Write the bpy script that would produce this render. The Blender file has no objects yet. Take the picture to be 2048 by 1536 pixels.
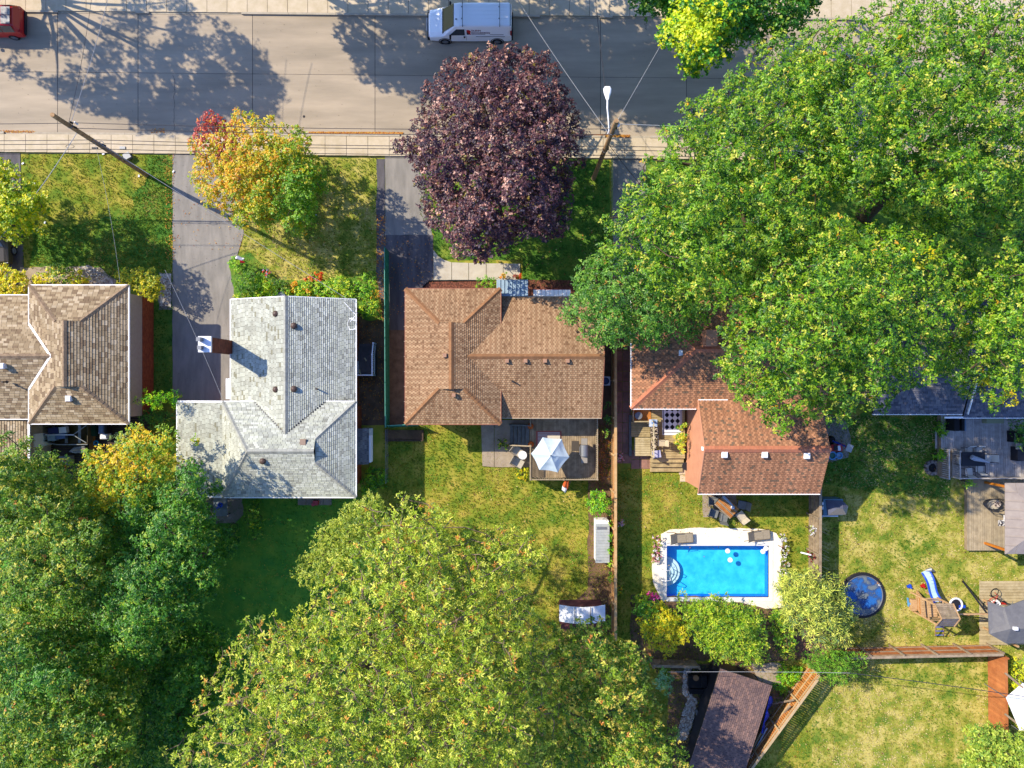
import bpy, math, random
import numpy as np
from mathutils import Vector, Matrix, Euler

# ------------------------------------------------------------------ camera, light, exposure
SC = bpy.context.scene
COL = SC.collection
H = 50.0            # camera height above the ground, looking straight down
S = 28.44           # picture pixels (2048 wide) per metre at ground level
cam_d = bpy.data.cameras.new('camera')
cam_d.sensor_width = 36.0
cam_d.lens = 36.0 * S * H / 2048.0
cam_d.clip_start = 0.5
cam_d.clip_end = 2000.0
cam = bpy.data.objects.new('camera', cam_d)
cam.location = (0, 0, H)
COL.objects.link(cam)
SC.camera = cam

SUN = Vector((-1.06, 0.57, 1.0)).normalized()      # towards the sun
world = bpy.data.worlds.new('World')
SC.world = world
world.use_nodes = True
wn = world.node_tree
bg = wn.nodes['Background']
sky = wn.nodes.new('ShaderNodeTexSky')
sky.sky_type = 'NISHITA'
sky.sun_disc = False
sky.sun_elevation = math.asin(SUN.z)
sky.sun_rotation = math.atan2(SUN.x, SUN.y)
sky.air_density = 1.0
sky.dust_density = 0.6
sky.ozone_density = 3.0
tint = wn.nodes.new('ShaderNodeMix'); tint.data_type = 'RGBA'; tint.blend_type = 'MULTIPLY'
tint.inputs[0].default_value = 1.0
tint.inputs[7].default_value = (0.88, 1.0, 1.36, 1)     # white balance: clear deep blue autumn sky
wn.links.new(sky.outputs[0], tint.inputs[6])
wn.links.new(tint.outputs[2], bg.inputs[0])
bg.inputs[1].default_value = 0.15
sun_d = bpy.data.lights.new('sun', 'SUN')
sun_d.energy = 4.6
sun_d.angle = math.radians(0.5)
sun_d.color = (1.0, 0.90, 0.73)
sun = bpy.data.objects.new('sun', sun_d)
sun.rotation_euler = SUN.to_track_quat('Z', 'Y').to_euler()
sun.location = (-30, 20, 60)
COL.objects.link(sun)
vs = SC.view_settings
vs.view_transform = 'Standard'
vs.look = 'None'
vs.gamma = 1.0
vs.use_curve_mapping = False
vs.exposure = 0.70
try:
    SC.cycles.max_bounces = 6
    SC.cycles.diffuse_bounces = 4
    SC.cycles.transparent_max_bounces = 8
    SC.cycles.use_denoising = True
except Exception:
    pass

RNG = np.random.default_rng(7)
random.seed(7)

# ------------------------------------------------------------------ plan helpers
def G(px, py, z=0.0):
    """a point of the plan: picture pixel seen at height z"""
    k = (H - z) / H / S
    return Vector(((px - 1024) * k, (768 - py) * k, z))

def lin(r, g, b):
    f = lambda v: (v / 12.92) if v <= 0.04045 else ((v + 0.055) / 1.055) ** 2.4
    return (f(r / 255), f(g / 255), f(b / 255))

def A(r, g, b, k=0.62):
    c = lin(r, g, b)
    return (c[0] * k, c[1] * k, c[2] * k)

# ------------------------------------------------------------------ materials
MATS = {}
def M(name, c1, c2=None, c3=None, scale=3.0, detail=5.0, rough=0.85, bump=0.0, bscale=40.0, metal=0.0,
      rand=0.0, attr=False, spec=0.3, stretch=None, stops=(0.35, 0.65), transl=0.0, wave=None):
    if name in MATS:
        return MATS[name]
    m = bpy.data.materials.new(name)
    m.use_nodes = True
    nt = m.node_tree
    N, L = nt.nodes, nt.links
    p = N['Principled BSDF']
    p.inputs['Roughness'].default_value = rough
    p.inputs['Metallic'].default_value = metal
    p.inputs['Specular IOR Level'].default_value = spec
    geo = N.new('ShaderNodeNewGeometry')
    src = geo.outputs['Position']
    if stretch:
        mp = N.new('ShaderNodeMapping')
        mp.inputs['Scale'].default_value = stretch
        L.new(src, mp.inputs[0])
        src = mp.outputs[0]
    out = None
    if c2 is not None:
        nz = N.new('ShaderNodeTexNoise')
        nz.inputs['Scale'].default_value = scale
        nz.inputs['Detail'].default_value = detail
        nz.inputs['Roughness'].default_value = 0.62
        L.new(src, nz.inputs['Vector'])
        cr = N.new('ShaderNodeValToRGB')
        e = cr.color_ramp.elements
        e[0].position, e[0].color = stops[0], (*c1, 1)
        e[1].position, e[1].color = stops[1], (*c2, 1)
        if c3 is not None:
            e2 = e.new((stops[0] + stops[1]) / 2)
            e2.color = (*c3, 1)
        L.new(nz.outputs[0], cr.inputs[0])
        out = cr.outputs[0]
    if attr:
        at = N.new('ShaderNodeAttribute')
        at.attribute_name = 'tint'
        if out is None:
            out = at.outputs['Color']
        else:
            mx = N.new('ShaderNodeMix'); mx.data_type = 'RGBA'; mx.blend_type = 'MULTIPLY'
            mx.inputs[0].default_value = 1.0
            L.new(out, mx.inputs[6]); L.new(at.outputs['Color'], mx.inputs[7])
            out = mx.outputs[2]
    if rand > 0:
        oi = N.new('ShaderNodeObjectInfo')
        mr = N.new('ShaderNodeMapRange')
        mr.inputs[3].default_value = 1 - rand
        mr.inputs[4].default_value = 1 + rand
        L.new(oi.outputs['Random'], mr.inputs[0])
        mx = N.new('ShaderNodeMix'); mx.data_type = 'RGBA'; mx.blend_type = 'MULTIPLY'
        mx.inputs[0].default_value = 1.0
        if out is None:
            mx.inputs[6].default_value = (*c1, 1)
        else:
            L.new(out, mx.inputs[6])
        cb = N.new('ShaderNodeCombineColor')
        for i in range(3):
            L.new(mr.outputs[0], cb.inputs[i])
        L.new(cb.outputs[0], mx.inputs[7])
        out = mx.outputs[2]
    if out is None:
        p.inputs['Base Color'].default_value = (*c1, 1)
    else:
        L.new(out, p.inputs['Base Color'])
    if bump > 0:
        nb = N.new('ShaderNodeTexNoise')
        nb.inputs['Scale'].default_value = bscale
        nb.inputs['Detail'].default_value = 3
        L.new(src, nb.inputs['Vector'])
        bp = N.new('ShaderNodeBump')
        bp.inputs['Strength'].default_value = bump
        bp.inputs['Distance'].default_value = 0.03
        L.new(nb.outputs[0], bp.inputs['Height'])
        L.new(bp.outputs[0], p.inputs['Normal'])
    if transl > 0:
        tr = N.new('ShaderNodeBsdfTranslucent')
        if out is not None:
            L.new(out, tr.inputs[0])
        else:
            tr.inputs[0].default_value = (*c1, 1)
        ms = N.new('ShaderNodeMixShader')
        ms.inputs[0].default_value = transl
        o = N['Material Output']
        L.new(p.outputs[0], ms.inputs[1]); L.new(tr.outputs[0], ms.inputs[2])
        L.new(ms.outputs[0], o.inputs[0])
    MATS[name] = m
    return m

def glass_mat(name, col=(0.03, 0.04, 0.05), rough=0.08):
    return M(name, col, rough=rough, spec=0.8)

# ------------------------------------------------------------------ objects
def setp(o, label=None, cat=None, group=None, kind=None):
    if label: o['label'] = label
    if cat: o['category'] = cat
    if group: o['group'] = group
    if kind: o['kind'] = kind
    return o

def thing(name, label, cat, loc=(0, 0, 0), rz=0.0, group=None):
    o = bpy.data.objects.new(name, None)
    o.empty_display_size = 0.3
    COL.objects.link(o)
    o.location = loc
    o.rotation_euler = (0, 0, rz)
    return setp(o, label, cat, group)

def origin(o):
    v = Vector((0, 0, 0))
    while o is not None:
        v += Vector(o.location)
        o = o.parent
    return v

class MB:
    """collects shapes, then links them as ONE mesh object"""
    def __init__(s):
        s.v, s.f, s.c = [], [], []
    def poly(s, pts, col=None):
        i = len(s.v)
        s.v += [tuple(p) for p in pts]
        s.f.append(tuple(range(i, i + len(pts)))); s.c.append(col)
        return s
    def hexa(s, b, t, col=None):
        """two rings of equal length, bottom and top, closed"""
        n = len(b); i = len(s.v)
        s.v += [tuple(p) for p in b] + [tuple(p) for p in t]
        s.f.append(tuple(i + k for k in reversed(range(n)))); s.c.append(col)
        s.f.append(tuple(i + n + k for k in range(n))); s.c.append(col)
        for k in range(n):
            q = (k + 1) % n
            s.f.append((i + k, i + q, i + n + q, i + n + k)); s.c.append(col)
        return s
    def box(s, c, d, rz=0.0, col=None, rot=None):
        cx, cy, cz = c; hx, hy, hz = d[0] / 2, d[1] / 2, d[2] / 2
        R = rot if rot is not None else Matrix.Rotation(rz, 3, 'Z')
        P = lambda x, y, z: Vector(c) + R @ Vector((x, y, z))
        s.hexa([P(-hx, -hy, -hz), P(hx, -hy, -hz), P(hx, hy, -hz), P(-hx, hy, -hz)],
               [P(-hx, -hy, hz), P(hx, -hy, hz), P(hx, hy, hz), P(-hx, hy, hz)], col)
        return s
    def bx(s, x0, x1, y0, y1, z0, z1, col=None):
        return s.box(((x0 + x1) / 2, (y0 + y1) / 2, (z0 + z1) / 2), (abs(x1 - x0), abs(y1 - y0), abs(z1 - z0)), 0, col)
    def prism(s, pts, z0, z1, col=None):
        a = sum(pts[i][0] * pts[(i + 1) % len(pts)][1] - pts[(i + 1) % len(pts)][0] * pts[i][1] for i in range(len(pts)))
        if a < 0: pts = list(reversed(pts))
        s.hexa([(p[0], p[1], z0) for p in pts], [(p[0], p[1], z1) for p in pts], col)
        return s
    def bar(s, p0, p1, w, h=None, col=None):
        h = h or w
        p0, p1 = Vector(p0), Vector(p1)
        d = (p1 - p0)
        if d.length < 1e-6: return s
        x = d.normalized()
        up = Vector((0, 0, 1)) if abs(x.z) < 0.95 else Vector((0, 1, 0))
        y = up.cross(x).normalized(); z = x.cross(y)
        a = [y * (w / 2 * i) + z * (h / 2 * j) for i, j in ((-1, -1), (1, -1), (1, 1), (-1, 1))]
        s.hexa([p0 + q for q in a], [p1 + q for q in a], col)
        return s
    def tube(s, pts, r, n=6, col=None, cap=True):
        pts = [Vector(p) for p in pts]
        rr = r if isinstance(r, (list, tuple)) else [r] * len(pts)
        i0 = len(s.v)
        for k, p in enumerate(pts):
            d = (pts[min(k + 1, len(pts) - 1)] - pts[max(k - 1, 0)])
            d = d.normalized() if d.length > 1e-9 else Vector((0, 0, 1))
            up = Vector((0, 0, 1)) if abs(d.z) < 0.9 else Vector((1, 0, 0))
            a = up.cross(d).normalized(); b = d.cross(a)
            for j in range(n):
                t = 2 * math.pi * j / n
                s.v.append(tuple(p + a * (math.cos(t) * rr[k]) + b * (math.sin(t) * rr[k])))
        for k in range(len(pts) - 1):
            for j in range(n):
                q = (j + 1) % n
                s.f.append((i0 + k * n + j, i0 + k * n + q, i0 + (k + 1) * n + q, i0 + (k + 1) * n + j)); s.c.append(col)
        if cap:
            s.f.append(tuple(i0 + j for j in reversed(range(n)))); s.c.append(col)
            m = i0 + (len(pts) - 1) * n
            s.f.append(tuple(m + j for j in range(n))); s.c.append(col)
        return s
    def cyl(s, c, r, z0, z1, n=16, r2=None, col=None):
        r2 = r if r2 is None else r2
        s.hexa([(c[0] + r * math.cos(2 * math.pi * j / n), c[1] + r * math.sin(2 * math.pi * j / n), z0) for j in range(n)],
               [(c[0] + r2 * math.cos(2 * math.pi * j / n), c[1] + r2 * math.sin(2 * math.pi * j / n), z1) for j in range(n)], col)
        return s
    def torus(s, c, R, r, n=24, m=8, axis='Z', col=None, sq=(1, 1)):
        i0 = len(s.v)
        for a in range(n):
            t = 2 * math.pi * a / n
            for b in range(m):
                u = 2 * math.pi * b / m
                x = (R + r * math.cos(u)) * math.cos(t) * sq[0]; y = (R + r * math.cos(u)) * math.sin(t) * sq[1]; z = r * math.sin(u)
                q = (x, y, z) if axis == 'Z' else ((x, z, y) if axis == 'Y' else (z, x, y))
                s.v.append((c[0] + q[0], c[1] + q[1], c[2] + q[2]))
        for a in range(n):
            for b in range(m):
                a2, b2 = (a + 1) % n, (b + 1) % m
                s.f.append((i0 + a * m + b, i0 + a2 * m + b, i0 + a2 * m + b2, i0 + a * m + b2)); s.c.append(col)
        return s
    def build(s, name, mat, parent=None, world=True, smooth=False, kind=None, label=None):
        off = origin(parent) if (parent is not None and world) else Vector((0, 0, 0))
        vv = [(a - off.x, b - off.y, c - off.z) for a, b, c in s.v]
        me = bpy.data.meshes.new(name)
        me.from_pydata(vv, [], s.f)
        if any(c is not None for c in s.c):
            at = me.color_attributes.new('tint', 'FLOAT_COLOR', 'CORNER')
            arr = []
            for fc, c in zip(s.f, s.c):
                c = c or (1, 1, 1)
                arr += [c[0], c[1], c[2], 1.0] * len(fc)
            at.data.foreach_set('color', arr)
        me.materials.append(mat)
        if smooth:
            me.polygons.foreach_set('use_smooth', [True] * len(me.polygons))
        me.update()
        o = bpy.data.objects.new(name, me)
        COL.objects.link(o)
        if parent is not None: o.parent = parent
        if kind: o['kind'] = kind
        if label: o['label'] = label
        return o

CUBES = {}
def piece(name, parent, c, d, mat, rz=0.0, world=True, rot=None, label=None):
    """a small part: unit block mesh shared between all pieces of one material"""
    key = mat.name
    if key not in CUBES:
        b = MB(); b.box((0, 0, 0), (1, 1, 1))
        o = b.build('block', mat)
        me = o.data
        bpy.data.objects.remove(o)
        CUBES[key] = me
    o = bpy.data.objects.new(name, CUBES[key])
    COL.objects.link(o)
    if parent is not None:
        o.parent = parent
    off = origin(parent) if (parent is not None and world) else Vector((0, 0, 0))
    o.location = Vector(c) - off
    o.scale = (max(d[0], 1e-4), max(d[1], 1e-4), max(d[2], 1e-4))
    o.rotation_euler = rot if rot is not None else (0, 0, rz)
    if label: o['label'] = label
    return o

def dup(root, loc, rz=0.0, label=None, group=None, scale=None):
    r = root.copy(); COL.objects.link(r)
    r.location = loc; r.rotation_euler = (0, 0, rz)
    if scale: r.scale = (scale,) * 3
    if label: r['label'] = label
    if group: r['group'] = group
    for ch in list(root.children):
        c = ch.copy(); COL.objects.link(c); c.parent = r
        for g in ch.children:
            d = g.copy(); COL.objects.link(d); d.parent = c
    return r

def clip_half(poly, nx, ny, d):
    """keep nx*x+ny*y<=d ; points may carry extra coordinates"""
    out = []
    n = len(poly)
    for i in range(n):
        a, b = poly[i], poly[(i + 1) % n]
        da = nx * a[0] + ny * a[1] - d; db = nx * b[0] + ny * b[1] - d
        if da <= 0: out.append(a)
        if (da < 0 < db) or (db < 0 < da):
            t = da / (da - db)
            out.append(tuple(a[k] + (b[k] - a[k]) * t for k in range(len(a))))
    return out

def clip_rect(poly, x0, x1, y0, y1):
    for nx, ny, d in ((-1, 0, -x0), (1, 0, x1), (0, -1, -y0), (0, 1, y1)):
        poly = clip_half(poly, nx, ny, d)
        if len(poly) < 3: return []
    return poly

def area2(p):
    return 0.5 * abs(sum(p[i][0] * p[(i + 1) % len(p)][1] - p[(i + 1) % len(p)][0] * p[i][1] for i in range(len(p))))

def frame_pts(px):            # list of pixel pairs on the ground -> plan metres
    return [(G(x, y).x, G(x, y).y) for x, y in px]

def wobble(px, amp=2.0, step=14, seed=1):
    """gives a straight pixel outline a slightly uneven edge"""
    r = random.Random(seed); out = []
    for i in range(len(px)):
        a, b = px[i], px[(i + 1) % len(px)]
        L = math.hypot(b[0] - a[0], b[1] - a[1]); n = max(1, int(L / step))
        for k in range(n):
            t = k / n
            w = 0 if k == 0 else amp
            out.append((a[0] + (b[0] - a[0]) * t + r.uniform(-w, w), a[1] + (b[1] - a[1]) * t + r.uniform(-w, w)))
    return out

def sheet(name, px, z, mat, thick=0.0, parent=None, hole=None, kind='structure', label=None):
    pts = frame_pts(px)
    b = MB()
    def add(p):
        if len(p) < 3: return
        if thick > 0: b.prism(p, z - thick, z)
        else:
            a = sum(p[i][0] * p[(i + 1) % len(p)][1] - p[(i + 1) % len(p)][0] * p[i][1] for i in range(len(p)))
            if a < 0: p = list(reversed(p))
            b.poly([(q[0], q[1], z) for q in p])
    if hole:
        x0, x1, y0, y1 = hole
        add(clip_half(pts, 0, -1, -y1)); add(clip_half(pts, 0, 1, y0))
        mid = clip_half(clip_half(pts, 0, 1, y1), 0, -1, -y0)
        if len(mid) > 2:
            add(clip_half(mid, 1, 0, x0)); add(clip_half(mid, -1, 0, -x1))
    else:
        add(pts)
    return b.build(name, mat, parent, kind=kind, label=label)
# ------------------------------------------------------------------ shared materials
m_soil = M('soil', A(150, 118, 90), A(104, 82, 62), scale=1.5, rough=1, bump=.4)
m_gl = M('grass_lush', A(78, 132, 44), A(150, 168, 60), A(108, 150, 50), scale=0.9, detail=8, rough=1, bump=.5, bscale=14)
m_gm = M('grass_mid', A(106, 142, 40), A(206, 186, 82), A(160, 166, 54), scale=0.8, detail=9, rough=1, bump=.5, bscale=14)
m_gc = M('grass_lifted_in_shade', A(84, 160, 60), A(150, 190, 66), A(112, 176, 60), scale=0.9, detail=8, rough=1, bump=.5, bscale=14)  # lush grass lightened in colour to lift the deep shade of this yard
m_gd = M('grass_dry', A(112, 144, 44), A(220, 204, 112), A(172, 174, 64), scale=0.9, detail=9, rough=1, bump=.5, bscale=14, stops=(.36, .6))
m_conc_road = M('road_concrete', A(182, 166, 142), A(212, 192, 164), scale=.55, detail=12, rough=.95, bump=.25, bscale=60, rand=.05, stretch=(.25, 1.6, 1))
m_tar = M('joint_tar', A(50, 45, 45), rough=.7)
m_walk = M('sidewalk_concrete', A(222, 202, 166), A(238, 218, 186), scale=2, detail=8, rough=.95, bump=.2, rand=.06)
m_asph = M('asphalt_grey', A(152, 146, 136), A(178, 170, 158), scale=1.3, detail=9, rough=.95, bump=.3, bscale=90, stretch=(1.6, .35, 1))
m_asph_d = M('asphalt_dark', A(92, 88, 92), A(126, 120, 120), scale=1.1, detail=9, rough=.9, bump=.3, bscale=90, stretch=(2.2, .3, 1))
m_dirt = M('dirt_path', A(160, 126, 100), A(120, 94, 74), scale=2, detail=9, rough=1, bump=.5, bscale=30)
m_patio = M('patio_concrete', A(180, 160, 138), A(202, 184, 158), scale=2, detail=8, rough=.95, bump=.2, rand=.05)
m_pooldeck = M('pool_deck_concrete', A(244, 230, 206, .85), A(255, 244, 224, .85), scale=1.2, detail=8, rough=.9, bump=.15)
m_white = M('white_paint', A(250, 248, 246, .9), rough=.45)
m_whiteg = M('white_plastic', A(245, 245, 248, .85), A(225, 225, 228, .85), scale=3, rough=.5)
m_grey = M('grey_metal', A(150, 152, 155), rough=.45, metal=.3)
m_dark = M('dark_metal', A(46, 46, 52), rough=.5)
m_black = M('black_rubber', A(30, 30, 34), rough=.8)
m_glass = glass_mat('dark_glass')
m_wood_g = M('weathered_wood', A(190, 168, 138), A(150, 130, 106), scale=3, detail=7, rough=.95, bump=.3, bscale=25, rand=.16)
m_wood_y = M('pale_wood', A(226, 206, 160), A(196, 174, 128), scale=3, detail=7, rough=.9, bump=.3, rand=.10)
m_wood_o = M('orange_wood', A(232, 158, 84), A(200, 124, 60), scale=2, detail=7, rough=.9, bump=.3, rand=.14)
m_wood_r = M('redbrown_wood', A(222, 140, 80), A(190, 112, 62), scale=1.2, detail=7, rough=.9, bump=.3, rand=.14)
m_curb = M('curb_concrete', A(196, 182, 158), A(214, 200, 176), scale=3, rough=.95, bump=.2, rand=.05)

def vnoise(x, y, sc, seed=0):
    r = np.random.default_rng(seed); T = r.random((64, 64))
    u, v = np.asarray(x) / sc, np.asarray(y) / sc
    i, j = np.floor(u).astype(int), np.floor(v).astype(int)
    f, g = u - i, v - j
    f = f * f * (3 - 2 * f); g = g * g * (3 - 2 * g)
    t = lambda a, b: T[a % 64, b % 64]
    return (t(i, j) * (1 - f) + t(i + 1, j) * f) * (1 - g) + (t(i, j + 1) * (1 - f) + t(i + 1, j + 1) * f) * g

def inside(x, y, poly):
    x = np.asarray(x); y = np.asarray(y)
    c = np.zeros(x.shape, bool); n = len(poly)
    for i in range(n):
        x1, y1 = poly[i]; x2, y2 = poly[(i + 1) % n]
        if y1 == y2: continue
        k = ((y1 > y) != (y2 > y)) & (x < (x2 - x1) * (y - y1) / (y2 - y1) + x1)
        c ^= k
    return c

def edge_dist(x, y, poly):
    d = np.full(np.shape(x), 1e9); n = len(poly)
    for i in range(n):
        x1, y1 = poly[i]; x2, y2 = poly[(i + 1) % n]
        L2 = (x2 - x1) ** 2 + (y2 - y1) ** 2 + 1e-9
        t = np.clip(((x - x1) * (x2 - x1) + (y - y1) * (y2 - y1)) / L2, 0, 1)
        d = np.minimum(d, np.hypot(x - x1 - t * (x2 - x1), y - y1 - t * (y2 - y1)))
    return d

def raw_mesh(name, V, F, mat, cols=None, parent=None, kind=None, off=None):
    """V (n,3), F (m,3) triangles, cols (n,3) per vertex"""
    if off is not None: V = V - np.array(off)
    me = bpy.data.meshes.new(name)
    me.vertices.add(len(V)); me.vertices.foreach_set('co', V.astype(np.float32).ravel())
    me.loops.add(F.size); me.loops.foreach_set('vertex_index', F.astype(np.int32).ravel())
    me.polygons.add(len(F))
    me.polygons.foreach_set('loop_start', np.arange(0, F.size, 3, dtype=np.int32))
    if cols is not None:
        at = me.color_attributes.new('tint', 'FLOAT_COLOR', 'POINT')
        c4 = np.ones((len(V), 4), np.float32); c4[:, :3] = cols
        at.data.foreach_set('color', c4.ravel())
    me.materials.append(mat)
    me.update(calc_edges=True)
    o = bpy.data.objects.new(name, me); COL.objects.link(o)
    if parent is not None: o.parent = parent
    if kind: o['kind'] = kind
    return o

m_tuft = M('grass_blades', (1, 1, 1), attr=True, rough=.9, spec=.15, transl=.25)

TP = {'cool': [A(84, 164, 60), A(112, 184, 62), A(152, 196, 66), A(210, 206, 90)],  # cool: blades of the shaded yard, lightened in colour against the shade
      'lush': [A(76, 138, 44), A(104, 156, 50), A(146, 174, 56), A(200, 190, 90)],
      'mid': [A(94, 142, 40), A(150, 168, 46), A(202, 186, 66), A(234, 208, 116)],
      'dry': [A(88, 142, 40), A(146, 168, 52), A(204, 192, 92), A(244, 226, 156)]}
WB = {'cool': (.42, .34, .18, .06), 'lush': (.42, .34, .18, .06), 'mid': (.26, .36, .26, .12), 'dry': (.16, .28, .30, .26)}
def tufts(px, dens, kind, seed, hole=None):
    poly = frame_pts(px); r = np.random.default_rng(seed)
    xs = [p[0] for p in poly]; ys = [p[1] for p in poly]
    a = (max(xs) - min(xs)) * (max(ys) - min(ys)); n = int(a * dens)
    x = r.uniform(min(xs), max(xs), n); y = r.uniform(min(ys), max(ys), n)
    k = inside(x, y, poly)
    if hole: k &= ~((x > hole[0] - .6) & (x < hole[1] + .6) & (y > hole[2] - .6) & (y < hole[3] + .6))
    x, y = x[k], y[k]; n = len(x)
    q = vnoise(x, y, 1.1, seed) * .5 + vnoise(x, y, .38, seed + 1) * .3 + vnoise(x, y, 4.0, seed + 2) * .5 + r.normal(0, .10, n) - .15
    w = np.cumsum(WB[kind]); q = np.clip((q - .18) / .66, 0, .999)
    idx = np.searchsorted(w, q).clip(0, 3)
    C = np.array(TP[kind])[idx] * r.uniform(.8, 1.2, (n, 1))
    nb = 3
    hgt = r.uniform(.035, .10, (n, nb)); th = r.uniform(0, 2 * np.pi, (n, nb)); wd = r.uniform(.015, .035, (n, nb))
    lx = np.cos(th); ly = np.sin(th); lean = r.uniform(.4, 1.1, (n, nb)) * hgt
    bx = x[:, None] + lx * .02; by = y[:, None] + ly * .02
    V = np.empty((n, nb, 3, 3))
    V[:, :, 0] = np.stack([bx - ly * wd, by + lx * wd, np.zeros_like(bx)], -1)
    V[:, :, 1] = np.stack([bx + ly * wd, by - lx * wd, np.zeros_like(bx)], -1)
    V[:, :, 2] = np.stack([bx + lx * lean, by + ly * lean, hgt], -1)
    V = V.reshape(-1, 3); F = np.arange(len(V)).reshape(-1, 3)
    return V, F, np.repeat(C, nb * 3, axis=0)

# ------------------------------------------------------------------ ground
pw0, pw1 = G(1333, 1194), G(1537, 1091)
POOL = (pw0.x, pw1.x, pw0.y, pw1.y)
HOLE = (POOL[0] - .2, POOL[1] + .2, POOL[2] - .2, POOL[3] + .2)
BIG = [(-3600, -3600), (5600, -3600), (5600, 5200), (-3600, 5200)]
sheet('ground', BIG, -0.03, m_gm, hole=HOLE)

LAWNS = [
    ('mid', [(44, 306), (344, 310), (346, 600), (230, 566), (44, 535)], 'front'),
    ('lush', [(300, 312), (344, 312), (346, 600), (250, 566), (60, 530), (60, 460), (260, 430)], 'a'),
    ('dry', [(487, 316), (753, 316), (753, 600), (560, 600), (487, 520)], 'b'),
    ('lush', [(838, 318), (1218, 320), (1218, 572), (1045, 572), (1045, 520), (870, 520), (868, 470), (840, 430)], 'c'),
    ('lush', [(1290, 322), (2200, 330), (2200, 640), (1290, 640)], 'd'),
    ('lush', [(306, 600), (345, 600), (345, 800), (306, 800)], 'e'),
    ('cool', [(-400, 995), (766, 995), (766, 1900), (-400, 1900)], 'f'),
    ('mid', [(766, 850), (1222, 850), (1222, 1900), (766, 1900)], 'g'),
    ('mid', [(1226, 937), (1619, 937), (1619, 1900), (1226, 1900)], 'h'),
    ('dry', [(1622, 830), (2400, 830), (2400, 1900), (1622, 1900)], 'i'),
    ('lush', [(1622, 832), (1900, 832), (1900, 1000), (1740, 985), (1622, 960)], 'j'),
]
TV, TF, TC = [], [], []; base_i = 0
dens_by = {'f': 26, 'd': 20, 'e': 60}
for i, (kd, px, tag) in enumerate(LAWNS):
    sheet('lawn', wobble(px, 9 if tag in 'aj' else 2.5, 16, i), -0.026 + 0.003 * (i % 6), {'cool': m_gc, 'lush': m_gl, 'mid': m_gm, 'dry': m_gd}[kd], hole=HOLE)
    vis = [(min(max(a, -60), 2110), min(max(b, -60), 1600)) for a, b in px]
    V, F, C = tufts(vis, dens_by.get(tag, 66), kd, 50 + i, HOLE)
    TV.append(V); TF.append(F + base_i); TC.append(C); base_i += len(V)
grass = raw_mesh('grass', np.concatenate(TV), np.concatenate(TF), m_tuft, np.concatenate(TC), kind='stuff')
setp(grass, 'short lawn grass, green with straw coloured dry patches, over all the yards', 'grass')

# ------------------------------------------------------------------ road and pavements
rd = thing('road', None, None); rd['kind'] = 'structure'
def ynorth(x): return 25 + 0.0095 * x
def ysouth(x): return 264 + 0.0065 * x
b = MB()
b.prism(frame_pts([(-1500, ynorth(-1500) - 4), (4000, ynorth(4000) - 4), (4000, ysouth(4000) + 4), (-1500, ysouth(-1500) + 4)]), -0.05, -0.012)
b.build('joint_bed', m_tar, rd)
xs = [-420, -240, -60, 115, 276, 505, 750, 975, 1201, 1373, 1545, 1720, 1900, 2080, 2260, 2440]
gm = 0.035
for i in range(len(xs) - 1):
    for lane in (0, 1):
        xa, xb = xs[i], xs[i + 1]
        fm = lambda x: 143 + 0.0095 * x
        f0, f1 = (ynorth, fm) if lane == 0 else (fm, ysouth)
        sk = 3
        q = [(xa, f1(xa)), (xb, f1(xb)), (xb - (0 if lane else sk * 0), f0(xb)), (xa, f0(xa))]
        p = frame_pts(q)
        g0 = gm * .5; g1 = .012
        p = [(p[0][0] + g0, p[0][1] + (g1 if lane == 0 else 0)), (p[1][0] - g0, p[1][1] + (g1 if lane == 0 else 0)),
             (p[2][0] - g0, p[2][1] - (g1 if lane else 0)), (p[3][0] + g0, p[3][1] - (g1 if lane else 0))]
        MB().prism(p, -0.06, -0.002).build('slab', m_conc_road, rd)
# hairline cracks in the concrete
cr = MB()
for x, y0, y1, sd in ((347, 150, 262, 1), (590, 148, 149, 2), (1290, 40, 60, 3)):
    r = random.Random(sd); pts = []
    if y1 - y0 > 5:
        for k in range(14): pts.append(G(x + r.uniform(-2, 2) + (k % 5) * .8, y0 + (y1 - y0) * k / 13, 0.0))
        for k in range(13): cr.bar(pts[k], pts[k + 1], .018, .006)
cr.build('crack', m_tar, rd)

m_curbshade = m_curb
def walk(name, y0f, y1f, xl, spacing, mat, seed):
    w = thing(name, None, None); w['kind'] = 'structure'
    r = random.Random(seed)
    MB().prism(frame_pts([(xl[0], y0f(xl[0]) + 1), (xl[1], y0f(xl[1]) + 1), (xl[1], y1f(xl[1]) - 1), (xl[0], y1f(xl[0]) - 1)]), -0.05, 0.075).build('bed', m_tar, w)
    x = xl[0]
    while x < xl[1]:
        xe = x + spacing
        p = frame_pts([(x, y0f(x)), (xe, y0f(xe)), (xe, y1f(xe)), (x, y1f(xe))])
        g = .014
        p = [(p[0][0] + g, p[0][1]), (p[1][0] - g, p[1][1]), (p[2][0] - g, p[2][1]), (p[3][0] + g, p[3][1])]
        MB().prism(p, -0.04, 0.10 + r.uniform(-.004, .004)).build('slab', mat, w)
        x = xe
    return w
sw = walk('sidewalk', lambda x: ysouth(x) + 5, lambda x: 304 + .0105 * x, (-160.5, 2200), 42.7, m_walk, 3)
nw = walk('north_sidewalk', lambda x: ynorth(x) - 62 - 0 * x, lambda x: ynorth(x) - 3.5, (-188, 2200), 40.2, m_walk, 4)
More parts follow.
